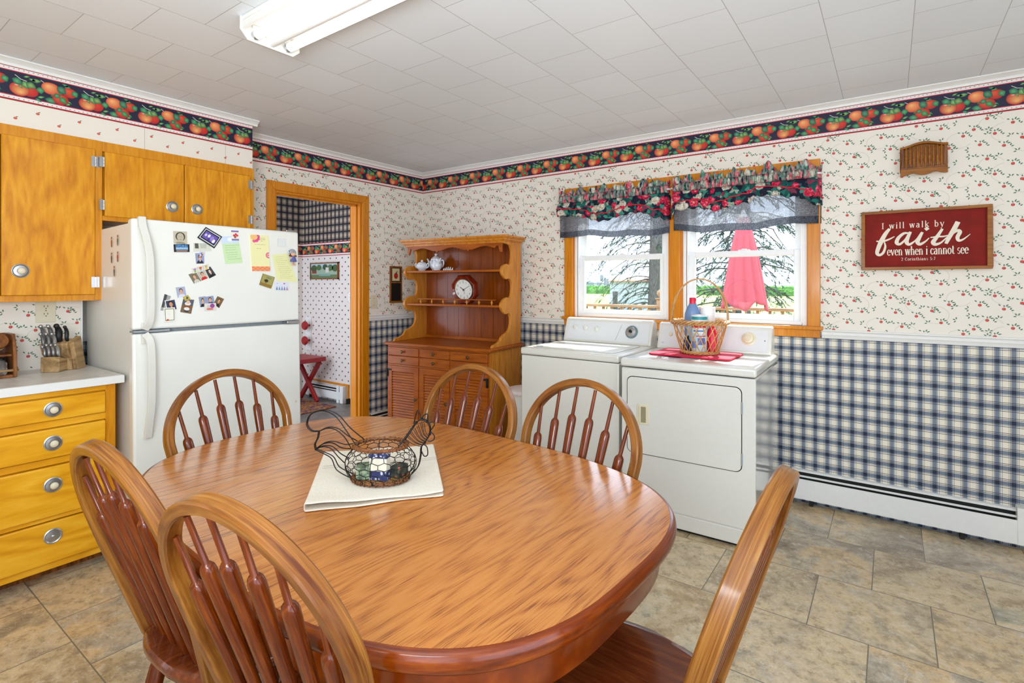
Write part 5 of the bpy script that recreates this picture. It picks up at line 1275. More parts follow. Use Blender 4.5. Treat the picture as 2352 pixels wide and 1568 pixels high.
# ------------------------------------------------------------------ things on the window wall
sg = thing('wall_sign', 'barn-red wooden sign with cream lettering about walking by faith', 'sign', (.148, YB - .002, 1.598))
fr = MB(); SW, SH = .284, .168
fr.box(-SW, SW, -.030, 0, SH - .016, SH); fr.box(-SW, SW, -.030, 0, -SH, -SH + .016); fr.box(-SW, -SW + .018, -.030, 0, -SH + .016, SH - .016); fr.box(SW - .022, SW, -.030, 0, -SH + .016, SH - .016)
fr.build('frame', m_oldoak, sg, bevel=.002)
MB().box(-SW + .01, SW - .01, -.012, 0, -SH + .01, SH - .01).build('board', m_signred, sg)
TH, TN = .20, .11
def ell(cx, cy, rx, ry, a0, a1, n=16, th=TH, tn=TN):
    P_ = []; Wd2 = []
    for i in range(n + 1):
        a = math.radians(a0 + (a1 - a0) * i / n); P_.append((cx + rx * math.cos(a), cy + ry * math.sin(a))); Wd2.append(tn + (th - tn) * abs(math.cos(a)) ** 1.3)
    return P_, Wd2
def ln(*pts, w=TH): return list(pts), [w] * len(pts)
def sf(x, y, w=.36): return ln((x - w / 2, y), (x + w / 2, y), w=.07)
GL = {
 'I': (.72, [ln((.36,0),(.36,1.45)), sf(.36,.03,.5), sf(.36,1.42,.5)]),
 'l': (.46, [ln((.23,0),(.23,1.5)), sf(.23,.03), sf(.15,1.47,.2)]),
 'i': (.46, [ln((.23,0),(.23,1.0)), sf(.23,.03), sf(.15,.97,.2), ln((.14,1.32),(.32,1.32), w=.19)]),
 'w': (1.22, [ln((.12,1),(.38,0)), ln((.38,0),(.62,1), w=TN), ln((.62,1),(.88,0)), ln((.88,0),(1.10,1), w=TN), sf(.12,.97,.3), sf(.60,.97,.3), sf(1.1,.97,.26)]),
 'v': (.92, [ln((.12,1),(.46,0)), ln((.46,0),(.80,1), w=TN), sf(.14,.97,.32), sf(.78,.97,.28)]),
 'y': (.92, [ln((.12,1),(.46,.02)), ln((.80,1),(.40,-.20),(.24,-.42), w=TN), ln((.14,-.40),(.26,-.40), w=.16), sf(.14,.97,.32), sf(.78,.97,.28)]),
 'a': (.84, [ln((.60,0),(.60,.72)), ell(.38,.72,.22,.25,0,160), ell(.34,.30,.24,.28,60,330), sf(.66,.03,.22)]),
 'k': (.96, [ln((.2,0),(.2,1.5)), ln((.26,.42),(.72,.97), w=TN), ln((.40,.58),(.78,.03)), sf(.2,.03), sf(.12,1.47,.2), sf(.76,.97,.3), sf(.82,.03,.3)]),
 'b': (.90, [ln((.18,0),(.18,1.5)), ell(.46,.5,.30,.48,160,-160), sf(.10,1.47,.2)]),
 'e': (.82, [ell(.42,.5,.31,.48,20,320), ln((.14,.55),(.70,.55), w=.07), ell(.42,.5,.29,.46,0,40)]),
 'c': (.78, [ell(.42,.5,.31,.48,40,320), ln((.60,.78),(.70,.78), w=.18)]),
 'o': (.88, [ell(.44,.5,.32,.48,0,360,22)]),
 'n': (1.0, [ln((.22,0),(.22,1)), ell(.48,.66,.26,.31,180,0,th=.12), ln((.74,.66),(.74,0)), sf(.22,.03), sf(.74,.03), sf(.14,.97,.2)]),
 'h': (1.0, [ln((.22,0),(.22,1.5)), ell(.48,.66,.26,.31,180,0,th=.12), ln((.74,.66),(.74,0)), sf(.22,.03), sf(.74,.03), sf(.14,1.47,.2)]),
 't': (.60, [ln((.26,1.32),(.26,.22)), ell(.42,.24,.16,.20,180,330,th=.16), ln((.08,.97),(.50,.97), w=.08)]),
 's': (.70, [ell(.35,.74,.21,.23,40,250,th=.13,tn=.12), ell(.35,.27,.23,.24,70,-150,th=.13,tn=.12)]),
 'r': (.72, [ln((.22,0),(.22,1)), ell(.48,.62,.26,.34,150,60,th=.10), ln((.56,.86),(.66,.86), w=.18), sf(.22,.03,.4), sf(.14,.97,.2)]),
 'C': (1.1, [ell(.58,.72,.46,.72,38,322), ln((.88,1.14),(.98,1.14), w=.24)]),
 '2': (.84, [ell(.40,1.02,.28,.38,165,-35), ln((.62,.80),(.14,.06), w=.12), ln((.12,.08),(.72,.08), w=.17)]),
 '5': (.84, [ln((.22,1.38),(.68,1.38), w=.14), ln((.22,1.38),(.18,.80), w=.09), ell(.38,.44,.30,.42,130,-140)]),
 '7': (.84, [ln((.14,1.38),(.72,1.38), w=.14), ln((.70,1.36),(.34,0), w=.16)]),
 ':': (.40, [ln((.12,.12),(.28,.12), w=.18), ln((.12,.82),(.28,.82), w=.18)]), ' ': (.52, [])}
lt = MB(); plS = lambda u, v, h: (u, -.0122 - h, v)
def vstrip(P_, W_, h):
    n = len(P_); v = []
    for i in range(n):
        a = P_[max(0, i - 1)]; b2 = P_[min(n - 1, i + 1)]; dx, dz = b2[0] - a[0], b2[1] - a[1]; l = math.hypot(dx, dz) or 1
        v += [plS(P_[i][0] - dz / l * W_[i] / 2, P_[i][1] + dx / l * W_[i] / 2, h), plS(P_[i][0] + dz / l * W_[i] / 2, P_[i][1] - dx / l * W_[i] / 2, h)]
    lt.add(v, [(2*i, 2*i+1, 2*i+3, 2*i+2) for i in range(n - 1)])
def wordline(txt, x0, x1, z, xh, track=0.0):
    tot = sum(GL[c][0] + track for c in txt); sx_ = (x1 - x0) / tot; x = x0; h = .0004
    for c in txt:
        for P_, W_ in GL[c][1]:
            h += .00002
            vstrip([(x + p[0] * sx_, z + p[1] * xh) for p in P_], [w_ * (sx_ * .5 + xh * .5) for w_ in W_], h)
        x += (GL[c][0] + track) * sx_
wordline('I will walk by', -.190, .096, .066, .0235, .30)
wordline('even when i cannot see', -.163, .190, -.086, .033)
wordline('2 Corinthians 5:7', -.098, .054, -.1165, .0115, .15)
def cv(p):
    t_ = (p[0] - 345) / 1017; mid = 999 - 27 * t_; sc_ = .336 / (458 + 47 * t_)
    return ((p[0] - 853) * .000558, (mid - p[1]) * sc_)
def brush(pts, ws, k):
    S_ = spline([(*cv(p), 0) for p in pts], 7); n = len(S_) - 1; W_ = []
    for i in range(n + 1):
        f_ = i / n * (len(ws) - 1); j = min(int(f_), len(ws) - 2); W_.append((ws[j] + (ws[j+1] - ws[j]) * (f_ - j)) * .00050)
    vstrip([(p.x, p.y) for p in S_], W_, .0012 + k * .00006)
for k, (pts, ws) in enumerate((
  ([(582,900),(548,940),(512,1000),(484,1062),(478,1096),(500,1108),(530,1088),(546,1040),(536,1000)], [26,40,46,40,34,28,26,20,8]),
  ([(470,998),(520,1000),(575,985),(622,962)], [12,22,18,8]),
  ([(742,938),(700,938),(656,972),(640,1010),(664,1024),(704,994),(738,944)], [14,26,34,38,26,18,12]),
  ([(752,926),(726,980),(722,1012),(744,1026),(786,1000),(806,976)], [26,38,38,28,14,8]),
  ([(846,930),(816,984),(808,1010),(828,1026),(872,1002),(898,976)], [24,38,40,30,16,8]),
  ([(868,912),(892,896)], [32,34]),
  ([(1000,906),(956,972),(930,1010),(946,1028),(990,1014),(1040,966)], [22,34,42,34,18,8]),
  ([(908,974),(960,968),(1010,966),(1056,954)], [10,18,16,6]),
  ([(1116,852),(1092,900),(1056,964),(1026,1024)], [42,44,40,28]),
  ([(1034,1010),(1072,950),(1112,922),(1130,934),(1112,974),(1122,1000),(1156,990),(1206,950)], [10,18,30,36,34,28,16,4]))): brush(pts, ws, k)
lt.build('lettering', m_signtxt, sg, recalc=False)
# letter holder
lh = thing('letter_holder', 'small wooden wall letter holder with turned spindles above the sign', 'letter holder', (.148, YB - .001, 1.975))
tp = [(-.104, .0), (-.104,.132)] + [(x, .134 + .022 * (math.cos(PI * (x) / .104) * .5 + .5)) for x in [-.09 + .018 * i for i in range(11)]] + [(.104,.132),(.104,0)]
MB().prism(tp, lambda x, z, h: (x, h, z), -.012, 0).build('back', m_oldoak, lh, bevel=.002)
fb = MB(); fb.box(-.100, .100, -.048, -.012, -.010, .020); fb.box(-.100, -.086, -.048, -.036, .02, .13); fb.box(.086, .100, -.048, -.036, .02, .13); fb.box(-.086, .086, -.046, -.038, .02, .122)
fb.build('front', m_walnut, lh, bevel=.002)
tr_ = [(-.104,.128)] + [(x, .134 + .022 * (math.cos(PI * x / .104) * .5 + .5)) for x in [-.104 + .0104 * 2 * i for i in range(11)]] + [(.104,.128)] + [(x, .122 + .022 * (math.cos(PI * x / .104) * .5 + .5)) for x in [.104 - .0208 * i for i in range(11)]]
MB().prism(tr_, lambda x, z, h: (x, h, z), -.056, -.034).build('top_rail', m_oldoak, lh, bevel=.002)
MB().prism([(-.102,-.026)] + [(x, -.012 - .016 * abs(math.cos(PI * x / .1)) ) for x in [-.09 + .02 * i for i in range(10)]] + [(.102,-.026),(.102,.010),(-.102,.010)], lambda x, z, h: (x, h, z), -.054, -.046).build('bottom_rail', m_oldoak, lh, bevel=.002)
for i in range(10): MB().lathe([(.003,.016),(.004,.03),(.0075,.052),(.005,.085),(.0065,.100),(.003,.130)], 10, (-.076 + i * .0169, -.050, 0)).build('spindle', m_oldoak, lh, smooth=50)

# ------------------------------------------------------------------ curtain valances
def floral(name, sx, pale=0.0):
    m, nt, b = pmat(name, rgb(60, 70, 70), 0.75, spec=0.25)
    v = coords(nt, (sx, 0.6, 1.0), rand=True)
    def warp(v, sc, am): return nd(nt, 'ShaderNodeVectorMath', {'operation': 'ADD'}, {0: v, 1: nd(nt, 'ShaderNodeVectorMath', {'operation': 'SCALE'}, {0: nd(nt, 'ShaderNodeTexNoise', None, {'Vector': v, 'Scale': sc, 'Detail': 2.0}).outputs[1], 'Scale': am}).outputs[0]}).outputs[0]
    vv = warp(v, 30.0, 0.045)
    lf_ = nd(nt, 'ShaderNodeTexVoronoi', None, {'Vector': vv, 'Scale': 36.0}); le_ = nd(nt, 'ShaderNodeTexVoronoi', {'feature': 'DISTANCE_TO_EDGE'}, {'Vector': vv, 'Scale': 36.0})
    sp = nd(nt, 'ShaderNodeSeparateColor', None, {0: lf_.outputs['Color']})
    cc = ramp(nt, sp.outputs[0], [(0.0, rgb(22,26,48)), (0.26, rgb(16,84,80)), (0.44, rgb(60,134,116)), (0.56, rgb(22,26,46)), (0.70, rgb(30,106,96)), (0.84, rgb(120,52,76)), (0.92, rgb(150,170,150))], 'CONSTANT')
    cc = mix(nt, ramp(nt, le_.outputs['Distance'], [(0.0, (1,1,1,1)), (0.05, (0,0,0,1))]), cc, rgb(18,24,40))
    fv = warp(v, 60.0, 0.020)
    fl_ = nd(nt, 'ShaderNodeTexVoronoi', {'feature': 'F1'}, {'Vector': fv, 'Scale': 16.5})
    fs_ = nd(nt, 'ShaderNodeSeparateColor', None, {0: fl_.outputs['Color']})
    pt = noise(nt, fv, 70, 2, 0.6)
    rad = ma(nt, 'ADD', fl_.outputs['Distance'], ma(nt, 'MULTIPLY', ma(nt, 'SUBTRACT', pt, 0.5), 0.35))
    red = ramp(nt, pt, [(0.35, rgb(150,14,44)), (0.52, rgb(204,34,74)), (0.66, rgb(236,120,140))])
    wht = ramp(nt, pt, [(0.35, rgb(150,130,120)), (0.55, rgb(206,204,186)), (0.7, rgb(226,216,196))])
    fc = mix(nt, ma(nt, 'GREATER_THAN', fs_.outputs[1], 0.68), red, wht)
    fc = mix(nt, ma(nt, 'LESS_THAN', rad, 0.10), fc, rgb(206,160,110))
    cc = mix(nt, ma(nt, 'MULTIPLY', ma(nt, 'LESS_THAN', rad, 0.50), ma(nt, 'GREATER_THAN', fs_.outputs[0], 0.20)), cc, fc)
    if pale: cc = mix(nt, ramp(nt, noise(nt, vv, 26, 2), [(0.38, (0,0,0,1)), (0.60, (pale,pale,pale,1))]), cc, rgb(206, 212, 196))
    nt.links.new(cc, b.inputs['Base Color'])
    return m
m_floral = floral('floral_chintz', 1.0)
m_gather = floral('gathered_floral_lit_folds', 2.6, 0.38)  # same cloth, pale patches paint in the light on the gathered folds
m_piping = plain('red_piping', rgb(196, 18, 40), 0.6)
def sheer(name, base, dark, transp):
    m, nt, b = pmat(name, base, 0.9); out = nt.nodes['Material Output']
    n = noise(nt, coords(nt, (1, .3, 1)), 150, 2, 0.5, 2.5); li = ma(nt, 'ABSOLUTE', ma(nt, 'SUBTRACT', n, 0.5))
    c = ramp(nt, li, [(0.03, dark), (0.10, base)])
    df = nd(nt, 'ShaderNodeBsdfDiffuse', None, {'Color': c}); tl = nd(nt, 'ShaderNodeBsdfTranslucent', None, {'Color': c}); tp_ = nd(nt, 'ShaderNodeBsdfTransparent', None, {'Color': (0.95,0.97,1,1)})
    m1 = nd(nt, 'ShaderNodeMixShader', None, {0: 0.42, 1: df.outputs[0], 2: tl.outputs[0]}); m2 = nd(nt, 'ShaderNodeMixShader', None, {0: transp, 1: m1.outputs[0], 2: tp_.outputs[0]})
    nt.links.new(m2.outputs[0], out.inputs[0]); nt.nodes.remove(b)
    return m
m_sheer = sheer('sheer_grey_print', rgb(168, 171, 178), rgb(58, 62, 74), 0.12)
m_hem = sheer('doubled_sheer_hem', rgb(112, 116, 126), rgb(30, 34, 46), 0.01)
def interp(pts, u):
    for (a, fa), (b2, fb_) in zip(pts, pts[1:]):
        if u <= b2:
            t_ = (u - a) / (b2 - a); t_ = t_ * t_ * (3 - 2 * t_); return fa + (fb_ - fa) * t_
    return pts[-1][1]
def valance(label, xa, xb, lower, seed):
    r = random.Random(seed); o = thing('valance', label, 'valance', (xa, YB, 0)); W = xb - xa
    ph = [r.random() * 6.28 for _ in range(8)]
    def gath(u, f, a): return a * (math.sin(u * W * f + ph[0] + 1.3 * math.sin(u * 23 + ph[1])) + .5 * math.sin(u * W * f * 2.3 + ph[2]))
    def yy(u, base=-.066): # wraps back to the wall at both ends
        e = min(u, 1 - u) * W
        return base if e > .02 else base * max(0.12, (e / .02))
    def ruffle(u, t):
        top = 2.084 + .014 * math.sin(u * 31 + ph[3]) + .024 * math.sin(u * 57 + ph[4]) * (.4 + .6 * math.sin(u * 7 + ph[5]) ** 2) + .010 * math.sin(u * 140 + ph[6])
        z = 2.046 + (top - 2.046) * t
        return (u * W + .006 * t * math.sin(u * 90), yy(u) + gath(u, 150, .005) - t * .016 * math.sin(u * 60 + ph[4]) , z)
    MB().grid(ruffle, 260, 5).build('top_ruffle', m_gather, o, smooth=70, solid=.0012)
    def band(u, t): return (u * W, yy(u) - .010 * math.sin(PI * t) + gath(u, 230, .0056) , 1.990 + .058 * t)
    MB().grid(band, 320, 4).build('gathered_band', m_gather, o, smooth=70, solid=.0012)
    def swag(u, t):
        z1 = 1.992; z0 = interp(lower, u) + .006 * math.sin(u * 80 + ph[5])
        fl = (1 - t)
        return (u * W + (.004 * (1 - t) * (1 if u > .5 else -1) if min(u, 1 - u) < .02 else 0), yy(u, -.070) - .030 * math.sin(PI * min(1, fl * .9)) - .012 * fl * math.sin(u * W * 34 + ph[3]) + gath(u, 90, .004) * t, z0 + (z1 - z0) * t)
    MB().grid(swag, 220, 12).build('floral_swag', m_floral, o, smooth=70, solid=.0012)
    pp = []
    for i in range(81):
        u = .01 + .98 * i / 80; z0 = interp(lower, u); t_ = .055 / (1.992 - z0) if z0 < 1.93 else .5; p_ = swag(u, t_); pp.append((p_[0], p_[1] - .004, p_[2]))
    MB().tube(pp, .0040, 8).build('red_piping', m_piping, o, smooth=60)
    def zb(u): return 1.712 + .012 * math.sin(u * 5.5 + ph[1]) + .006 * math.sin(u * 17 + ph[2])
    def skirt(u, t, off=0.0):
        f_ = .010 * math.sin(u * W * 38 + ph[6]) + .006 * math.sin(u * W * 71 + ph[7]); z0 = zb(u)
        return (u * W, yy(u, -.046) + f_ * (1 - .6 * t) + off, z0 + .046 + (1.985 - z0 - .046) * t)
    MB().grid(skirt, 150, 8).build('sheer_skirt', m_sheer, o, smooth=70)
    def hem(u, t):
        f_ = .010 * math.sin(u * W * 38 + ph[6]) + .006 * math.sin(u * W * 71 + ph[7]); z0 = zb(u)
        return (u * W, yy(u, -.046) + f_ , z0 + .046 * t)
    MB().grid(hem, 150, 2).build('hem', m_hem, o, smooth=70)
    MB().tube([(.0, -.004, 2.018), (.0, -.05, 2.018), (.012, -.060, 2.018), (W - .012, -.060, 2.018), (W, -.05, 2.018), (W, -.004, 2.018)], .006, 8).build('curtain_rod', m_white, o, smooth=50)
valance('floral ruffled valance with sheer grey skirt over the left window', -2.172, -1.262, [(0,1.890),(.12,1.886),(.22,1.872),(.44,1.824),(.60,1.850),(.72,1.872),(.80,1.862),(.90,1.822),(1,1.800)], 4)
valance('floral ruffled valance with sheer grey skirt over the right window', -1.252, -.338, [(0,1.806),(.05,1.858),(.20,1.866),(.33,1.838),(.55,1.872),(.62,1.908),(.72,1.904),(.85,1.882),(1,1.822)], 9)

# ------------------------------------------------------------------ ceiling light
cl = thing('ceiling_light', 'bare two-tube fluorescent ceiling light, lit', 'ceiling light', (-2.145, 1.218, ZC))
LL = 1.235
MB().box(.0, LL, -.128, .128, -.022, 0).build('pan', m_white, cl, bevel=.003)
sdw = MB(); sdw.prism([(-.128,-.022),(-.128,-.050),(-.120,-.056),(-.116,-.050),(-.118,-.022)], lambda y, z, h: (h, y, z), 0, LL); sdw.prism([(.128,-.022),(.128,-.040),(.120,-.042),(.118,-.022)], lambda y, z, h: (h, y, z), 0, LL)
sdw.build('side_lip', m_white, cl)
MB().prism([(-.032,-.022),(-.018,-.075),(-.006,-.082),(.006,-.082),(.018,-.075),(.032,-.022)], lambda y, z, h: (h, y, z), .006, LL - .006).build('reflector_ridge', m_vinyl, cl, bevel=.002)
for x in (0, LL - .006): MB().prism([(-.132,0),(-.132,-.052),(-.100,-.088),(.100,-.088),(.132,-.060),(.132,0)], lambda y, z, h: (h, y, z), x, x + .006).build('end_plate', m_white, cl, bevel=.001)
for y in (-.072, .072):
    tb = MB().lathe([(.0185,.026),(.0185,LL - .026)], 24, (0, y, -.062), FACE_X).build('tube', m_tube, cl, smooth=40)
    cp_ = MB(); cp_.lathe([(.0195,.012),(.0195,.030)], 20, (0, y, -.062), FACE_X); cp_.lathe([(.0195,LL-.030),(.0195,LL-.012)], 20, (0, y, -.062), FACE_X)
    cp_.build('tube_cap', m_chrome, tb, smooth=40)
    for x in (.004, LL - .016): MB().box(x, x + .012, y - .013, y + .013, -.080, -.022).build('socket', m_white, cl, bevel=.002)

# ------------------------------------------------------------------ table
TA, TB_, TN_ = .836, .566, 3.05
tb = thing('dining_table', 'large oval oak dining table with a dark rounded rim', 'dining table', (-1.261, 1.095, 0), -.0624)
def sup(d, n=160):
    out = []
    for i in range(n):
        a = 2 * PI * i / n; c_, s_ = math.cos(a), math.sin(a)
        out.append(((TA - d) * math.copysign(abs(c_) ** (2 / TN_), c_), (TB_ - d) * math.copysign(abs(s_) ** (2 / TN_), s_)))
    return out
def rings(mb, levels, mi=0, cap0=False, cap1=False):
    n = 160; v = []; f = []
    cl__ = []
    for li, (d_, z) in enumerate(levels):
        v += [(x, y, z) for x, y in sup(d_)]; cl__ += [(4.4 * abs(i / n - .5), li * .006, .3, 1) for i in range(n)]
    for k in range(len(levels) - 1): f += [(k*n+i, k*n+(i+1)%n, (k+1)*n+(i+1)%n, (k+1)*n+i) for i in range(n)]
    if cap0: f.append(tuple(range(n)))
    if cap1: f.append(tuple((len(levels)-1)*n + i for i in range(n - 1, -1, -1)))
    mb.add(v, f, mi, cl__)
mb = MB(); rings(mb, [(.012,.7500),(.012,.748)], 0, True)
mb.build('tabletop', m_oak, tb)
mb = MB(); rings(mb, [(.012,.7495),(.005,.7485),(.001,.744),(-.002,.736),(-.003,.726),(-.001,.717),(.004,.711),(.010,.708),(.013,.703),(.020,.700),(.060,.700)])
mb.build('rim', m_rim, tb, smooth=60)
mb = MB(); rings(mb, [(.038,.702),(.036,.690),(.036,.628),(.040,.622),(.060,.622),(.060,.702)]); mb.build('apron', m_rim, tb, smooth=40)
MB().lathe([(.13,.06),(.14,.10),(.10,.16),(.075,.26),(.10,.36),(.115,.44),(.085,.52),(.09,.60),(.16,.66),(.16,.702)], 32).build('pedestal', m_seat, tb, smooth=40)
for k in range(4):
    a_ = k * PI / 2; c_, s_ = math.cos(a_), math.sin(a_); L_ = .30 if k % 2 == 0 else .24
    mb = MB(); mb.prism([(.06,.05),(.12,.045),(L_-.05,.0),(L_,.0),(L_,.035),(L_-.06,.055),(.16,.13),(.06,.18)], lambda r_, z, h: (c_ * r_ - s_ * h, s_ * r_ + c_ * h, z), -.03, .03)
    mb.build('foot', m_seat, tb, bevel=.008)

# ------------------------------------------------------------------ chairs
CH, CA, CB, CW, CLEAN = .995, .265, .242, .188, .295
SEAT = .45; CL = (CH - SEAT) / math.cos(CLEAN); HB = CL - CB
def cmap(u, s_, t_): return Vector((u, -s_ * math.sin(CLEAN) + t_ * math.cos(CLEAN), SEAT + s_ * math.cos(CLEAN) + t_ * math.sin(CLEAN)))
def hoop_uv(inset):
    a, b_, w_ = CA - inset, CB - inset, CW - inset
    L_ = [(w_, -.025), (w_ + .001, 0.0), (w_ + (a - w_) * .45, HB * .35), (w_ + (a - w_) * .85, HB * .72)]
    L_ = [tuple(p[:2]) for p in spline([(x, y, 0) for x, y in L_ + [(a, HB)]], 5)][:-1]
    A_ = [(a * math.cos(PI * i / 44), HB + b_ * math.sin(PI * i / 44)) for i in range(45)]
    return L_ + A_ + [(-x, y) for x, y in L_[::-1]]
def make_chair(label):
    o = thing('dining_chair', label, 'chair', (0, 0, 0), 0, 'hoop-back chairs around the oak table')
    # seat: rounded shield shape, slightly dished
    N = 48; out = []
    for i in range(N):
        a = 2 * PI * i / N; c_, s_ = math.cos(a), math.sin(a)
        w_ = .225 - .018 * (1 - s_) * .5 if s_ < 0 else .225
        out.append((w_ * math.copysign(abs(c_) ** .72, c_), .175 + .215 * math.copysign(abs(s_) ** .72, s_)))
    mb = MB(); v = []; f = []
    lv = [(.0, .415, 1.0), (.0, .413, .90), (.0, .417, 1.0), (.0, .428, 1.03), (.0, .440, 1.03), (.0, .449, 1.0), (.0, .450, .93), (0, .444, .70), (0, .441, .40)]
    cx, cy = 0, .175
    lv = lv[1:]
    for _, z, k in lv: v += [(cx + (x - cx) * k, cy + (y - cy) * k, z) for x, y in out]
    for j in range(len(lv) - 1): f += [(j*N+i, j*N+(i+1)%N, (j+1)*N+(i+1)%N, (j+1)*N+i) for i in range(N)]
    f.append(tuple(range(N - 1, -1, -1))); f.append(tuple((len(lv)-1)*N + i for i in range(N)))
    mb.add(v, f); mb.build('seat', m_seat, o, smooth=50)
    # bent hoop
    P_ = [cmap(u, s_, 0) for u, s_ in hoop_uv(.0135)]
    nrm = cmap(0, 0, 1) - cmap(0, 0, 0)
    hw, ht, c_ = .0135, .0175, .0036
    mb = MB(); mb.grain = 0.0
    mb.sweep(P_, [(-hw,-ht+c_),(-hw+c_,-ht),(hw-c_,-ht),(hw,-ht+c_),(hw,ht-c_),(hw-c_,ht),(-hw+c_,ht),(-hw,ht-c_)], up=nrm).build('back_hoop', m_hoop, o, smooth=32)
    for ut, ub in ((-.200,-.152),(-.124,-.092),(-.042,-.031),(.042,.031),(.124,.092),(.200,.152)):
        ai, bi = CA - .028, CB - .028
        st_ = HB + bi * math.sqrt(max(0, 1 - (ut / ai) ** 2)); Lr = math.hypot(st_, ut - ub)
        stations = [(0.0, .0110), (.02 , .0112), (.5, .0150), ((Lr - .136) / Lr, .0172), ((Lr - .118) / Lr, .0172), ((Lr - .109) / Lr, .0154), ((Lr - .103) / Lr, .0108), ((Lr - .100) / Lr, .0072), (1.0, .0064)]
        pth = [cmap(ub + (ut - ub) * t_, -.008 + (st_ + .006) * t_, .006 * (1 - t_)) for t_, _ in stations]
        rr = [r_ for _, r_ in stations]
        mb = MB(); mb.grain = ut * 9
        mb.tube(pth, rr, 12, up=nrm, flat=.82).build('spindle', m_chair, o, smooth=50)
    legs = [((-.150,.33,.425),(-.195,.375,0)), ((.150,.33,.425),(.195,.375,0)), ((-.125,.03,.425),(-.175,-.06,0)), ((.125,.03,.425),(.175,-.06,0))]
    for a, b_ in legs:
        A_, B_ = Vector(a), Vector(b_)
        st_ = [(0,.013),(.06,.014),(.12,.019),(.16,.014),(.19,.021),(.42,.023),(.66,.018),(.70,.014),(.74,.020),(.80,.018),(1,.0125)]
        mb = MB(); mb.grain = a[0] * 11 + a[1]
        mb.tube([A_ + (B_ - A_) * t_ for t_, _ in st_], [r_ for _, r_ in st_], 12).build('leg', m_chair, o, smooth=50)
    at = lambda k, t_: Vector(legs[k][0]) + (Vector(legs[k][1]) - Vector(legs[k][0])) * t_
    def stretcher(p, q_):
        mb = MB(); mb.grain = p[0] * 7 + q_[1]
        mb.tube([p, p + (q_ - p) * .25, p + (q_ - p) * .5, p + (q_ - p) * .75, q_], [.008,.012,.015,.012,.008], 10).build('stretcher', m_chair, o, smooth=50)
    s1, s2 = (at(0, .58), at(2, .58)), (at(1, .58), at(3, .58))
    stretcher(*s1); stretcher(*s2); stretcher((s1[0] + s1[1]) / 2, (s2[0] + s2[1]) / 2); stretcher(at(0, .40), at(1, .40))
    return o
YT = CL * math.sin(CLEAN)
CHAIRS = [(-2.231, 1.062, 8.0, 'oak hoop-back chair at the far left end of the table, against the white refrigerator'),
          (-1.476, 1.794, -94.1, 'oak hoop-back chair behind the table, in front of the wooden hutch'),
          (-.911, 1.749, -100.5, 'oak hoop-back chair behind the table, in front of the washer and dryer'),
          (-.160, 1.094, 179.0, 'oak hoop-back chair at the right end of the table, seen edge-on over bare floor'),
          (-1.432, .406, 91.0, 'oak hoop-back chair nearest the yellow drawers, half hidden by the nearest chair'),
          (-.897, .416, 95.2, 'nearest oak hoop-back chair, its tall hoop crossing the front of the table')]
proto = None
for x, y, h, lab in CHAIRS:
    a_ = math.radians(h); loc = (x + YT * math.cos(a_), y + YT * math.sin(a_), 0)
    if proto is None:
        proto = make_chair(lab); proto.location = loc; proto.rotation_euler = (0, 0, a_ - PI / 2)
    else: dup(proto, loc, a_ - PI / 2, lab)

# ------------------------------------------------------------------ folded cloth and the wire hen
c0, c1, c2, c3 = Vector((-1.240, .798)), Vector((-1.022, 1.092)), Vector((-1.357, 1.394)), Vector((-1.588, 1.101))
def cw(u, t_):    # u across from the folded edge (0) to the open edge (1); t from front to back
    a = c0 + (c1 - c0) * u; b_ = c3 + (c2 - c3) * u
    return a + (b_ - a) * t_
def layer(zf, x0=0.0, x1=1.0, wig=.004, ph=0):
    def fn(u, t_):
        p = cw(x0 + (x1 - x0) * u, t_)
        e = .004 * math.sin(9 * u + ph) * (1 if t_ < .5 else -1) * abs(2 * t_ - 1) ** 3
        p = p + (c3 - c0).normalized() * e
        return (p.x, p.y, .7505 + zf(u, t_) + wig * math.sin(5 * u + ph) * (1 - abs(2 * t_ - 1)) * .3)
    return fn
cl_ = MB()
NU, NV, TK = 30, 20, .0042
secs = []
def cloth_profile(k, K):
    # lower sheet right->left, fold, upper sheet left->right
    s_ = k / K
    if s_ < .46: u = 1 - s_ / .46; return u, .0030
    if s_ < .54:
        a_ = (s_ - .46) / .08 * PI; return -.010 * math.sin(a_), .0030 + .0085 * (1 - math.cos(a_))
    u = (s_ - .54) / .46; return u, .0170 - .0040 * (u ** .5) + .0012 * math.sin(u * 7)
K = 60
def cfn(uu, t_):
    u, z = cloth_profile(uu * K, K)
    lift = .006 * math.exp(-((t_) / .10) ** 2) * math.exp(-((u - .12) / .22) ** 2) * (1 if uu > .5 else 0)
    p = cw(u, t_); p = p + (c3 - c0).normalized() * (.004 * math.sin(11 * u + 2 * uu))
    return (p.x, p.y, .7505 + z + lift)
tw = MB().grid(cfn, K, 24).build('folded_cloth', m_towel, smooth=80, solid=.0040, sub=1)
tag(tw, 'folded cream cotton cloth under the wire hen on the table', 'cloth')
st_ = MB()
for t_ in (.62, .66): st_.add([Vector(cfn(.55 + .45 * i / 30, t_ + d_)) + Vector((0, 0, .0026)) for i in range(31) for d_ in (-.006, .006)], [(2*i, 2*i+1, 2*i+3, 2*i+2) for i in range(30)])
st_.build('stripe', plain('grey_cotton_stripe', rgb(206, 196, 180), 0.9), tw, recalc=False)
HC = Vector((-1.235, 1.045, .7690)); HR = math.radians(32)
hn = thing('wire_hen_basket', 'black chicken-wire hen basket holding soaps on the cream cloth', 'basket', HC, HR)
SX = 1.22
def body_r(z): # radius by height
    t_ = z / .100; return .066 + .022 * math.sin(PI * min(1, t_ * .92 + .06)) - .012 * t_ ** 3
wr = MB(); nc, nr = 18, 6; hh = .098 / (nr * 1.5)
def hp(cu, zz):
    a = 2 * PI * cu / nc; r_ = body_r(zz); return Vector((r_ * SX * math.cos(a), r_ * math.sin(a), .004 + zz))
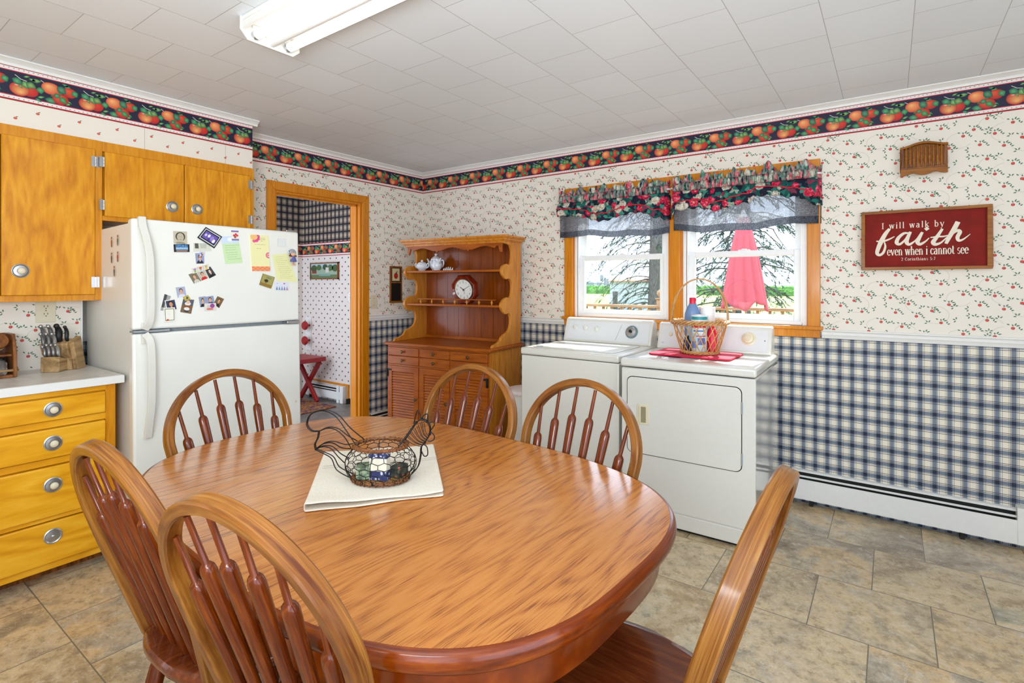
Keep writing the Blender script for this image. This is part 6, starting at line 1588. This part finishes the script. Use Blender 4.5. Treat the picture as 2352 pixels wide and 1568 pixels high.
for j in range(nr + 1):
    for i in range(nc):
        off = .5 * (j % 2); z0 = j * 1.5 * hh - .25 * hh
        A_ = (i + off, z0); B_ = (i + off + .5, z0 + .5 * hh); D_ = (i + off - .5, z0 + .5 * hh); U_ = (i + off + .5, z0 + 1.5 * hh)
        for p, q_ in ((A_, B_), (A_, D_), (B_, U_)):
            za, zb_ = max(0, min(.098, p[1])), max(0, min(.098, q_[1]))
            if abs(za - zb_) > 1e-5: wr.tube([hp(p[0], za), hp((p[0] + q_[0]) / 2, (za + zb_) / 2), hp(q_[0], zb_)], .00105, 5)
for i in (1, 5, 9, 13): wr.tube([hp(i + .4, .098 * t_ / 8) for t_ in range(9)], .0014, 6)
wr.build('chicken_wire', m_wire, hn, smooth=60)
def twigring(r_, z, th, name):
    mb = MB()
    for k in range(4): mb.tube([((r_ + .003 * math.cos(t_ * .9 + k * 1.57)) * SX * math.cos(2*PI*t_/64), (r_ + .003 * math.cos(t_ * .9 + k * 1.57)) * math.sin(2*PI*t_/64), z + .003 * math.sin(t_ * .9 + k * 1.57)) for t_ in range(64)], th, 6, closed=True)
    for k in range(34):
        a = 2 * PI * (k + .3 * math.sin(k * 7)) / 34; c_ = Vector((r_ * SX * math.cos(a), r_ * math.sin(a), z)); ra = Vector((math.cos(a), math.sin(a), 0))
        mb.tube([c_ + (ra * math.cos(t_ * PI / 4) + Vector((0,0,1)) * math.sin(t_ * PI / 4)) * .0068 for t_ in range(8)], .0011, 5, closed=True)
    mb.build(name, m_twig, hn, smooth=60)
twigring(.0635, .101, .0026, 'top_ring'); twigring(.067, .006, .0024, 'base_ring')
bm_ = MB(); bm_.lathe([(.064,.002),(.064,.004),(0,.004)], 36, sx=SX)
for k in range(26): bm_.tube([(-.07 + k * .0056, -.055 * math.sqrt(max(0, 1 - ((-.07 + k * .0056) / .078) ** 2)), .0052), (-.07 + k * .0056, .055 * math.sqrt(max(0, 1 - ((-.07 + k * .0056) / .078) ** 2)), .0052)], .0016, 5)
bm_.build('woven_floor', m_wicker, hn, smooth=60)
def wire(mb, pts, r_=.0017, n=6): mb.tube(spline([(x * 1.04, y, z * 1.13) for x, y, z in pts], n), r_, 7)
tl = MB()   # tail: -x ; loops of wire on both sides
for sy in (-1, 1):
    s_ = sy * .004
    wire(tl, [(-.058,sy*.034,.092),(-.095,s_*4,.128),(-.130,s_*2.5,.165),(-.168,s_*1.5,.178),(-.205,s_,.168),(-.218,s_,.142),(-.205,s_,.124),(-.182,s_,.122)])
    wire(tl, [(-.182,s_,.122),(-.155,s_*1.5,.132),(-.128,s_*2,.128),(-.100,s_*3,.108),(-.072,sy*.036,.084)])
    wire(tl, [(-.182,s_,.122),(-.186,s_,.104),(-.194,s_,.088),(-.192,s_,.074)])
    wire(tl, [(-.192,s_,.074),(-.168,s_*1.5,.090),(-.140,s_*2,.094),(-.110,s_*4,.084),(-.080,sy*.030,.086)])
    wire(tl, [(-.192,s_,.074),(-.172,s_*1.5,.082),(-.146,s_*2,.080),(-.122,s_*3,.060),(-.100,sy*.02,.046)])
    wire(tl, [(-.192,s_,.074),(-.165,s_*1.5,.064),(-.142,s_*2,.052),(-.125,s_*3,.024),(-.086,sy*.016,.006)])
tl.build('tail', m_wire, hn, smooth=60)
hd = MB()
for sy in (-1, 1):
    s_ = sy * .006
    wire(hd, [(.058,sy*.038,.090),(.088,s_*2,.128),(.104,s_,.150),(.118,s_,.158),(.134,s_,.154),(.143,s_,.138),(.141,s_,.118),(.128,s_,.098),(.118,s_,.086),(.116,s_,.064),(.108,s_,.034),(.086,sy*.014,.012)])
    for k in range(6):
        t_ = k / 5; wire(hd, [(.072 + .050 * t_, s_ * 2, .110 + .045 * t_), (.098 + .030 * t_, s_ * 1.4, .094 + .030 * t_), (.122 + .016 * t_, s_, .088 + .024 * t_)], .0010, 4)
for k in range(8): # coils up the neck
    p = Vector((.062 + .0062 * k, 0, .104 + .0086 * k)); hd.tube([p + Vector((-.004 + .010 * math.cos(a * PI / 5) * .5, .012 * math.sin(a * PI / 5), .006 * math.cos(a * PI / 5))) for a in range(10)], .0009, 5, closed=True)
wire(hd, [(.096,0,.146),(.104,0,.176),(.110,0,.182),(.114,0,.172),(.118,0,.160),(.126,0,.170),(.136,0,.172),(.137,0,.160),(.139,0,.150),(.150,0,.152),(.156,0,.146),(.150,0,.136),(.145,0,.128),(.154,0,.118),(.155,0,.108),(.146,0,.102),(.136,0,.102)])
wire(hd, [(.122,0,.094),(.134,0,.086),(.136,0,.066),(.126,0,.062),(.118,0,.076)])
for p in ((.108,0,.170),(.125,0,.179),(.139,0,.173),(.148,0,.136),(.133,0,.111)): hd.ball(p, .0046, 8, sy=1.6)
hd.build('head', m_wire, hn, smooth=60)
HMx = Matrix.Translation(HC) @ Matrix.Rotation(HR, 4, 'Z')
m_soapg, nt, b = pmat('green_speckled_box', rgb(110,128,96), 0.6); nt.links.new(ramp(nt, noise(nt, coords(nt), 70, 3, 0.6), [(0.4, rgb(70,84,62)), (0.6, rgb(140,158,126))]), b.inputs['Base Color'])
m_soapb, nt, b = pmat('blue_flowered_box', rgb(60,70,120), 0.6); nt.links.new(ramp(nt, nd(nt, 'ShaderNodeTexVoronoi', None, {'Vector': coords(nt), 'Scale': 90.0}).outputs[0], [(0.2, rgb(206,208,220)), (0.4, rgb(52,62,112)), (0.8, rgb(40,48,92))]), b.inputs['Base Color'])
m_soapr, nt, b = pmat('dark_berry_box', rgb(50,54,40), 0.6); nt.links.new(ramp(nt, nd(nt, 'ShaderNodeTexVoronoi', None, {'Vector': coords(nt), 'Scale': 60.0}).outputs[0], [(0.16, rgb(204,70,52)), (0.26, rgb(70,76,56)), (0.7, rgb(36,40,32))]), b.inputs['Base Color'])
m_soapw = plain('cream_box_card', rgb(226, 222, 200), 0.6)
def soap(label, x, y, w, d_, h_, ang, mats, split=None):
    o = thing('soap_box', label, 'soap box', (0,0,0)); o.matrix_world = HMx @ Matrix.Translation((x, y, .0078)) @ Matrix.Rotation(math.radians(ang), 4, 'Z')
    if split:
        MB().box(-w/2, w/2, -d_/2, d_/2, split, h_ - split * .4).build('wrapper', mats[0], o, bevel=.001); MB().box(-w/2 - .0004, w/2 + .0004, -d_/2 - .0004, d_/2 + .0004, 0, split).build('flowered_band', mats[1], o); MB().box(-w/2 - .0004, w/2 + .0004, -d_/2 - .0004, d_/2 + .0004, h_ - split * .4, h_).build('top_band', mats[1], o)
    else:
        MB().box(-w/2, w/2, -d_/2, d_/2, 0, h_).build('wrapper', mats[0], o, bevel=.003); MB().box(-w/2+.004, w/2-.004, -d_/2+.004, d_/2-.004, h_, h_ + .0005).build('top_label', mats[1], o)
soap('green wrapped soap box at the left inside the hen basket', -.048, -.010, .044, .056, .036, 18, (m_soapg, m_soapg))
soap('tall cream soap box with blue flowered ends in the middle of the hen basket', .004, -.022, .054, .026, .074, -8, (m_soapw, m_soapb), .026)
soap('dark soap box with red berries at the right inside the hen basket', .054, .006, .034, .046, .034, -22, (m_soapr, m_soapr))
# ------------------------------------------------------------------ outside the windows
GZ = -.60
m_grass, nt, b = pmat('summer_grass', rgb(120,160,70), 0.9, spec=0.1)
nt.links.new(ramp(nt, noise(nt, coords(nt), .6, 5, 0.6), [(0.35, rgb(126,152,72)), (0.65, rgb(172,186,108))]), b.inputs['Base Color'])
g = MB().box(-260, 160, YB + .14, 700, GZ - .2, GZ).build('ground', m_grass); struct(g, 'lawn outside the windows')
g = MB().box(-260, 160, 66, 73, GZ, GZ + .02).build('road', plain('pale_gravel', rgb(214,210,200), 0.9)); struct(g, 'pale gravel road across the lawn')
m_deck = wood('weathered_deck_wood', rgb(120,92,62), rgb(152,122,88), rgb(172,144,110), 'x', 20, 10, 0.7, 0, 0.2)
struct(MB().box(-10, 5, YB + .141, 8.2, .0, .08).build('deck', m_deck), 'wooden deck outside the windows')
rl = thing('deck_railing', 'pale wooden deck railing with square balusters outside the windows', 'railing', (0, 8.0, .08))
MB().box(-7.0, 3.0, -.07, .07, .895, .935).build('top_rail', m_deck, rl, bevel=.004); MB().box(-7.0, 3.0, -.02, .02, .10, .19).build('bottom_rail', m_deck, rl, bevel=.003)
for k in range(48): MB().box(-6.9 + k * .158, -6.865 + k * .158, -.018, .018, .06, .895).build('baluster', m_deck, rl)
for x in (-2.905, -6.95, .9):
    p_ = MB().box(x - .05, x + .05, -.05, .05, 0, 1.03).box(x - .065, x + .065, -.065, .065, 1.03, 1.05).build('post', m_deck, rl, bevel=.004)
    MB().lathe([(.03,1.05),(.025,1.065),(.035,1.075),(.055,1.105),(.058,1.13),(.045,1.165),(.02,1.18),(0,1.182)], 16, (x, 0, 0)).build('ball_finial', m_deck, p_, smooth=50)
um = thing('patio_umbrella', 'closed faded red patio umbrella on the deck outside the right window', 'umbrella', (-1.545, 7.27, .08))
m_umb = plain('faded_red_canvas', rgb(172, 74, 86), 0.85, var=0.03, scale=30)
U0, U1 = .985, 2.13
def ucan(u, t_):
    a = 2 * PI * u; sc_ = .07 + .195 * (t_ ** .9)
    r_ = sc_ * (1 + .17 * abs(math.sin(5 * a + .5 * math.sin(3 * t_))) * min(1, t_ * 3) - .10 + .05 * math.sin(3 * a + 1))
    z = U1 - (U1 - U0) * t_ - .10 * (t_ ** 6) * (math.sin(4 * a + 1) * .5 + .2 * math.sin(9 * a))
    return (r_ * math.cos(a), r_ * math.sin(a) * .9, z)
MB().grid(ucan, 128, 26).build('canopy', m_umb, um, smooth=75, solid=.003)
MB().tube([(0,0,0),(0,0,U1 + .02)], .020, 14).build('pole', m_white, um, smooth=50)
MB().lathe([(.045,-.01),(.05,.02),(.03,.05),(.02,.09),(.0,.10)], 16, (0, 0, U1)).build('finial', m_white, um, smooth=50)
MB().lathe([(.24,0),(.24,.04),(.08,.07),(.04,.12),(0,.12)], 24).build('base', m_dark, um, smooth=40)
m_bark, nt, b = pmat('grey_bark', rgb(120,112,108), 0.95, spec=0.1)
nt.links.new(ramp(nt, noise(nt, coords(nt, (6, 6, 1.2)), 6, 5, 0.7), [(0.35, rgb(58,54,56)), (0.65, rgb(112,106,108))]), b.inputs['Base Color'])
m_needle, nt, b = pmat('spruce_needles', rgb(60,84,66), 0.8, spec=0.2)
nt.links.new(ramp(nt, noise(nt, coords(nt), 2.5, 3), [(0.35, rgb(30,48,46)), (0.65, rgb(84,108,88))]), b.inputs['Base Color'])
def conifer(name, label, x, y, h, r0, zlo, zhi, nb, L0, droop, bare, seed, blades, bias=None):
    r = random.Random(seed); o = thing(name, label, 'tree', (x, y, GZ))
    MB().tube([(0,0,0),(.05,0,h*.3),(.02,.05,h*.6),(.08,0,h)], [r0*1.25, r0, r0*.7, r0*.15], 16).build('trunk', m_bark, o, smooth=60)
    br = MB(); nd_ = MB()
    def blade(p, d, L, w):
        s_ = d.cross(Vector((r.uniform(-1,1), r.uniform(-1,1), r.uniform(-1,1))))
        if s_.length < 1e-4: return
        s_ = s_.normalized() * w
        nd_.add([p - s_, p + s_, p + d * L], [(0,1,2)])
    for k in range(nb):
        z = zlo + (zhi - zlo) * (k + r.random()) / nb; a = r.random() * 2 * PI
        if bias is not None and r.random() < bias[1]: a = bias[0] + r.uniform(-.7, .7)
        L = L0 * (1 - .55 * (z - zlo) / (h - zlo)) * r.uniform(.6, 1.1)
        d = Vector((math.cos(a), math.sin(a), 0)); P_ = []
        for i in range(8):
            t_ = i / 7; P_.append(Vector((0,0,z)) + d * L * t_ + Vector((0, 0, -droop * L * t_ * t_ + .10 * L * math.sin(PI * t_) + r.uniform(-.02,.02))) + Vector((-d.y, d.x, 0)) * r.uniform(-.05, .05) * L)
        br.tube(P_, [.022 * (1 - .85 * i / 7) + .003 for i in range(8)], 6)
        dead = r.random() < bare
        for q_ in range(9):
            i = 1 + int(6.9 * q_ / 9); base = P_[i]; sd_ = 1 if q_ % 2 else -1
            td = (d * r.uniform(.3, 1) + Vector((-d.y, d.x, 0)) * sd_ * r.uniform(.4, 1) + Vector((0, 0, r.uniform(-.9, .0)))).normalized()
            TL_ = L * r.uniform(.16, .34); tip = base + td * TL_ + Vector((0,0,-TL_ * .3)); mid = base + td * TL_ * .5
            br.tube([base, mid, tip], [.006, .004, .002], 4)
            if not dead or r.random() < .15:
                for _ in range(blades):
                    t_ = r.random(); p = base + (tip - base) * t_ + Vector((0,0,.04*TL_))
                    dd_ = (td + Vector((r.uniform(-1,1), r.uniform(-1,1), r.uniform(-1.1,.6)))).normalized()
                    blade(p, dd_, r.uniform(.06, .13), r.uniform(.006, .014))
    br.build('branches', m_bark, o, smooth=60, recalc=False)
    f_ = nd_.build('needles', m_needle, o, recalc=False); f_['kind'] = 'stuff'
    return o
conifer('pine_tree', 'grey-trunked conifer with bare drooping lower branches, left window', -7.25, 19.4, 12, .25, 1.0, 5.4, 46, 2.7, .55, .45, 21, 42, (PI, .75))
conifer('spruce_tree', 'dense green spruce behind the patio umbrella, right window', -3.15, 14.6, 12, .18, .75, 4.9, 62, 2.5, .42, .08, 8, 44)
st = thing('tree_stump', 'small bark-covered stump in front of the white shed', 'stump', (-10.0, 21.8, GZ))
MB().lathe([(.16,0),(.12,.2),(.105,1.4),(.12,1.58),(.10,1.62),(0,1.60)], 14).build('trunk', m_bark, st, smooth=50)
m_siding, nt, b = pmat('white_lap_siding', rgb(150,152,160), 0.7)
s = nd(nt, 'ShaderNodeSeparateXYZ', None, {0: nd(nt, 'ShaderNodeTexCoord').outputs['Object']})
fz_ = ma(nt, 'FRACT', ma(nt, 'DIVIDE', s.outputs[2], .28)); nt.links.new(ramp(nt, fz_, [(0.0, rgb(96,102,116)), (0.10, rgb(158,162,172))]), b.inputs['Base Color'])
sh = thing('garden_shed', 'white lap-sided shed with a low rusty roof behind the conifer branches', 'shed', (-12.1, 28.4, GZ), .30)
MB().box(-1.15, 1.15, 0, 2.0, 0, 2.08).build('walls', m_siding, sh)
MB().prism([(-.15,2.08),(2.15,2.08),(2.15,2.14),(1.0,2.34),(-.15,2.14)], lambda y, z, h: (h, y, z), -1.25, 1.25).build('roof', plain('rusty_roof', rgb(168,124,104), 0.8), sh)
# far farm buildings
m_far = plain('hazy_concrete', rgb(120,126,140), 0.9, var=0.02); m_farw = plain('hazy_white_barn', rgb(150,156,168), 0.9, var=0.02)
fx = lambda px, t_: (t_ * (-.5843 + (px - 1176) / 1207 * .8116), t_ * (.8116 + (px - 1176) / 1207 * .5843))
for px, w, hh, lab in ((1382, 1.15, 8.2, 'tall grey farm silo on the horizon, left window'), (1390.5, .92, 6.0, 'shorter pale silo right of the tall silo on the horizon'), (1397, .86, 5.7, 'short pale silo nearest the shed roof on the horizon')):
    x, y = fx(px, 345); o = thing('farm_silo', lab, 'silo', (x, y, GZ), 0, 'silos on the horizon')
    MB().lathe([(w,0),(w,hh-.7)], 20).build('tank', m_far, o, smooth=40); MB().lathe([(w,hh-.7),(w*.8,hh-.3),(w*.4,hh),(0,hh+.05)], 20).build('dome', m_far, o, smooth=50)
for px, w, lab in ((1354, 2.4, 'low pale barn at the left of the far farm'), (1373, 2.2, 'low pale barn beside the tall silo')):
    x, y = fx(px, 285 if px < 1360 else 312); o = thing('farm_barn', lab, 'barn', (x, y, GZ), .2, 'barns on the horizon')
    MB().box(-w, w, 0, 6, 0, 2.6).build('walls', m_far, o); MB().prism([(-w-.2,2.6),(w+.2,2.6),(0,3.9)], lambda x_, z, h: (x_, h, z), -.2, 6.2).build('roof', m_farw, o)
m_corn, nt, b = pmat('corn_leaves', rgb(96,158,70), 0.7)
nt.links.new(ramp(nt, noise(nt, coords(nt), .9, 4, 0.7), [(0.35, rgb(60,116,56)), (0.6, rgb(118,164,84))]), b.inputs['Base Color'])
cn = MB(); rr_ = random.Random(2)
for k in range(9000):
    x = rr_.uniform(-110, 40); y = 94 + rr_.random() ** 2 * 14; z = GZ + rr_.uniform(.5, 1.55); a = rr_.random() * 2 * PI; L = rr_.uniform(.35, .7)
    d = Vector((math.cos(a), math.sin(a), .5)); s_ = Vector((-math.sin(a), math.cos(a), 0)) * .07; p = Vector((x, y, z))
    cn.add([p - s_, p + s_, p + d * L * .6 + s_ * .6, p + d * L + Vector((0, 0, -.25))], [(0,1,2,3)])
for k in range(60): cn.box(-110 + k * 2.5, -107.6 + k * 2.5, 95, 150, GZ, GZ + 1.45 + .12 * rr_.random())
cf = cn.build('corn_field', m_corn, recalc=False); tag(cf, 'green corn field along the far side of the road', 'corn field', kind='stuff')

# ------------------------------------------------------------------ light, sky, camera
w = bpy.data.worlds.new('daylight'); scene.world = w; w.use_nodes = True; nt = w.node_tree
bg = nt.nodes['Background']; bg.inputs[0].default_value = (0.80, 0.92, 1.12, 1); bg.inputs[1].default_value = 3.6
sd = bpy.data.lights.new('sun', 'SUN'); sd.energy = 9.0; sd.angle = math.radians(0.6); sd.color = (1.0, 0.96, 0.9)
so_ = bpy.data.objects.new('sun', sd); COL.objects.link(so_); so_.location = (2, 9, 9)
so_.rotation_euler = Vector((-.10, -1.0, -1.10)).to_track_quat('-Z', 'Y').to_euler()
fl = bpy.data.lights.new('added_fill_light', 'AREA'); fl.energy = 50; fl.size = .7; fl.color = (.88, .95, 1.0)  # added unseen fill light to brighten the ceiling and room, no lamp of the place
fo = bpy.data.objects.new('added_fill_light', fl); COL.objects.link(fo); fo.location = (-.35, -.45, 1.5); fo.rotation_euler = Vector((-.7, 1.0, 1.25)).to_track_quat('-Z', 'Y').to_euler()
cd = bpy.data.cameras.new('camera'); cam = bpy.data.objects.new('camera', cd); COL.objects.link(cam)
cd.sensor_fit = 'HORIZONTAL'; cd.sensor_width = 36.0; cd.lens = 36.0 * 1207 / 2352; cd.shift_y = -(784 - 652) / 2352; cd.clip_start = .02; cd.clip_end = 2000
cam.location = (0, 0, 1.35); cam.rotation_euler = (PI / 2, 0, math.radians(35.75))
scene.camera = cam
vs_ = scene.view_settings; vs_.view_transform = 'Standard'; vs_.look = 'None'; vs_.gamma = 1.0; vs_.use_curve_mapping = False; vs_.exposure = 0.24
scene.cycles.max_bounces = 10; scene.cycles.diffuse_bounces = 5; scene.cycles.transparent_max_bounces = 16; scene.cycles.use_denoising = True
scene.cycles.caustics_reflective = False; scene.cycles.caustics_refractive = False; scene.cycles.sample_clamp_indirect = 6.0
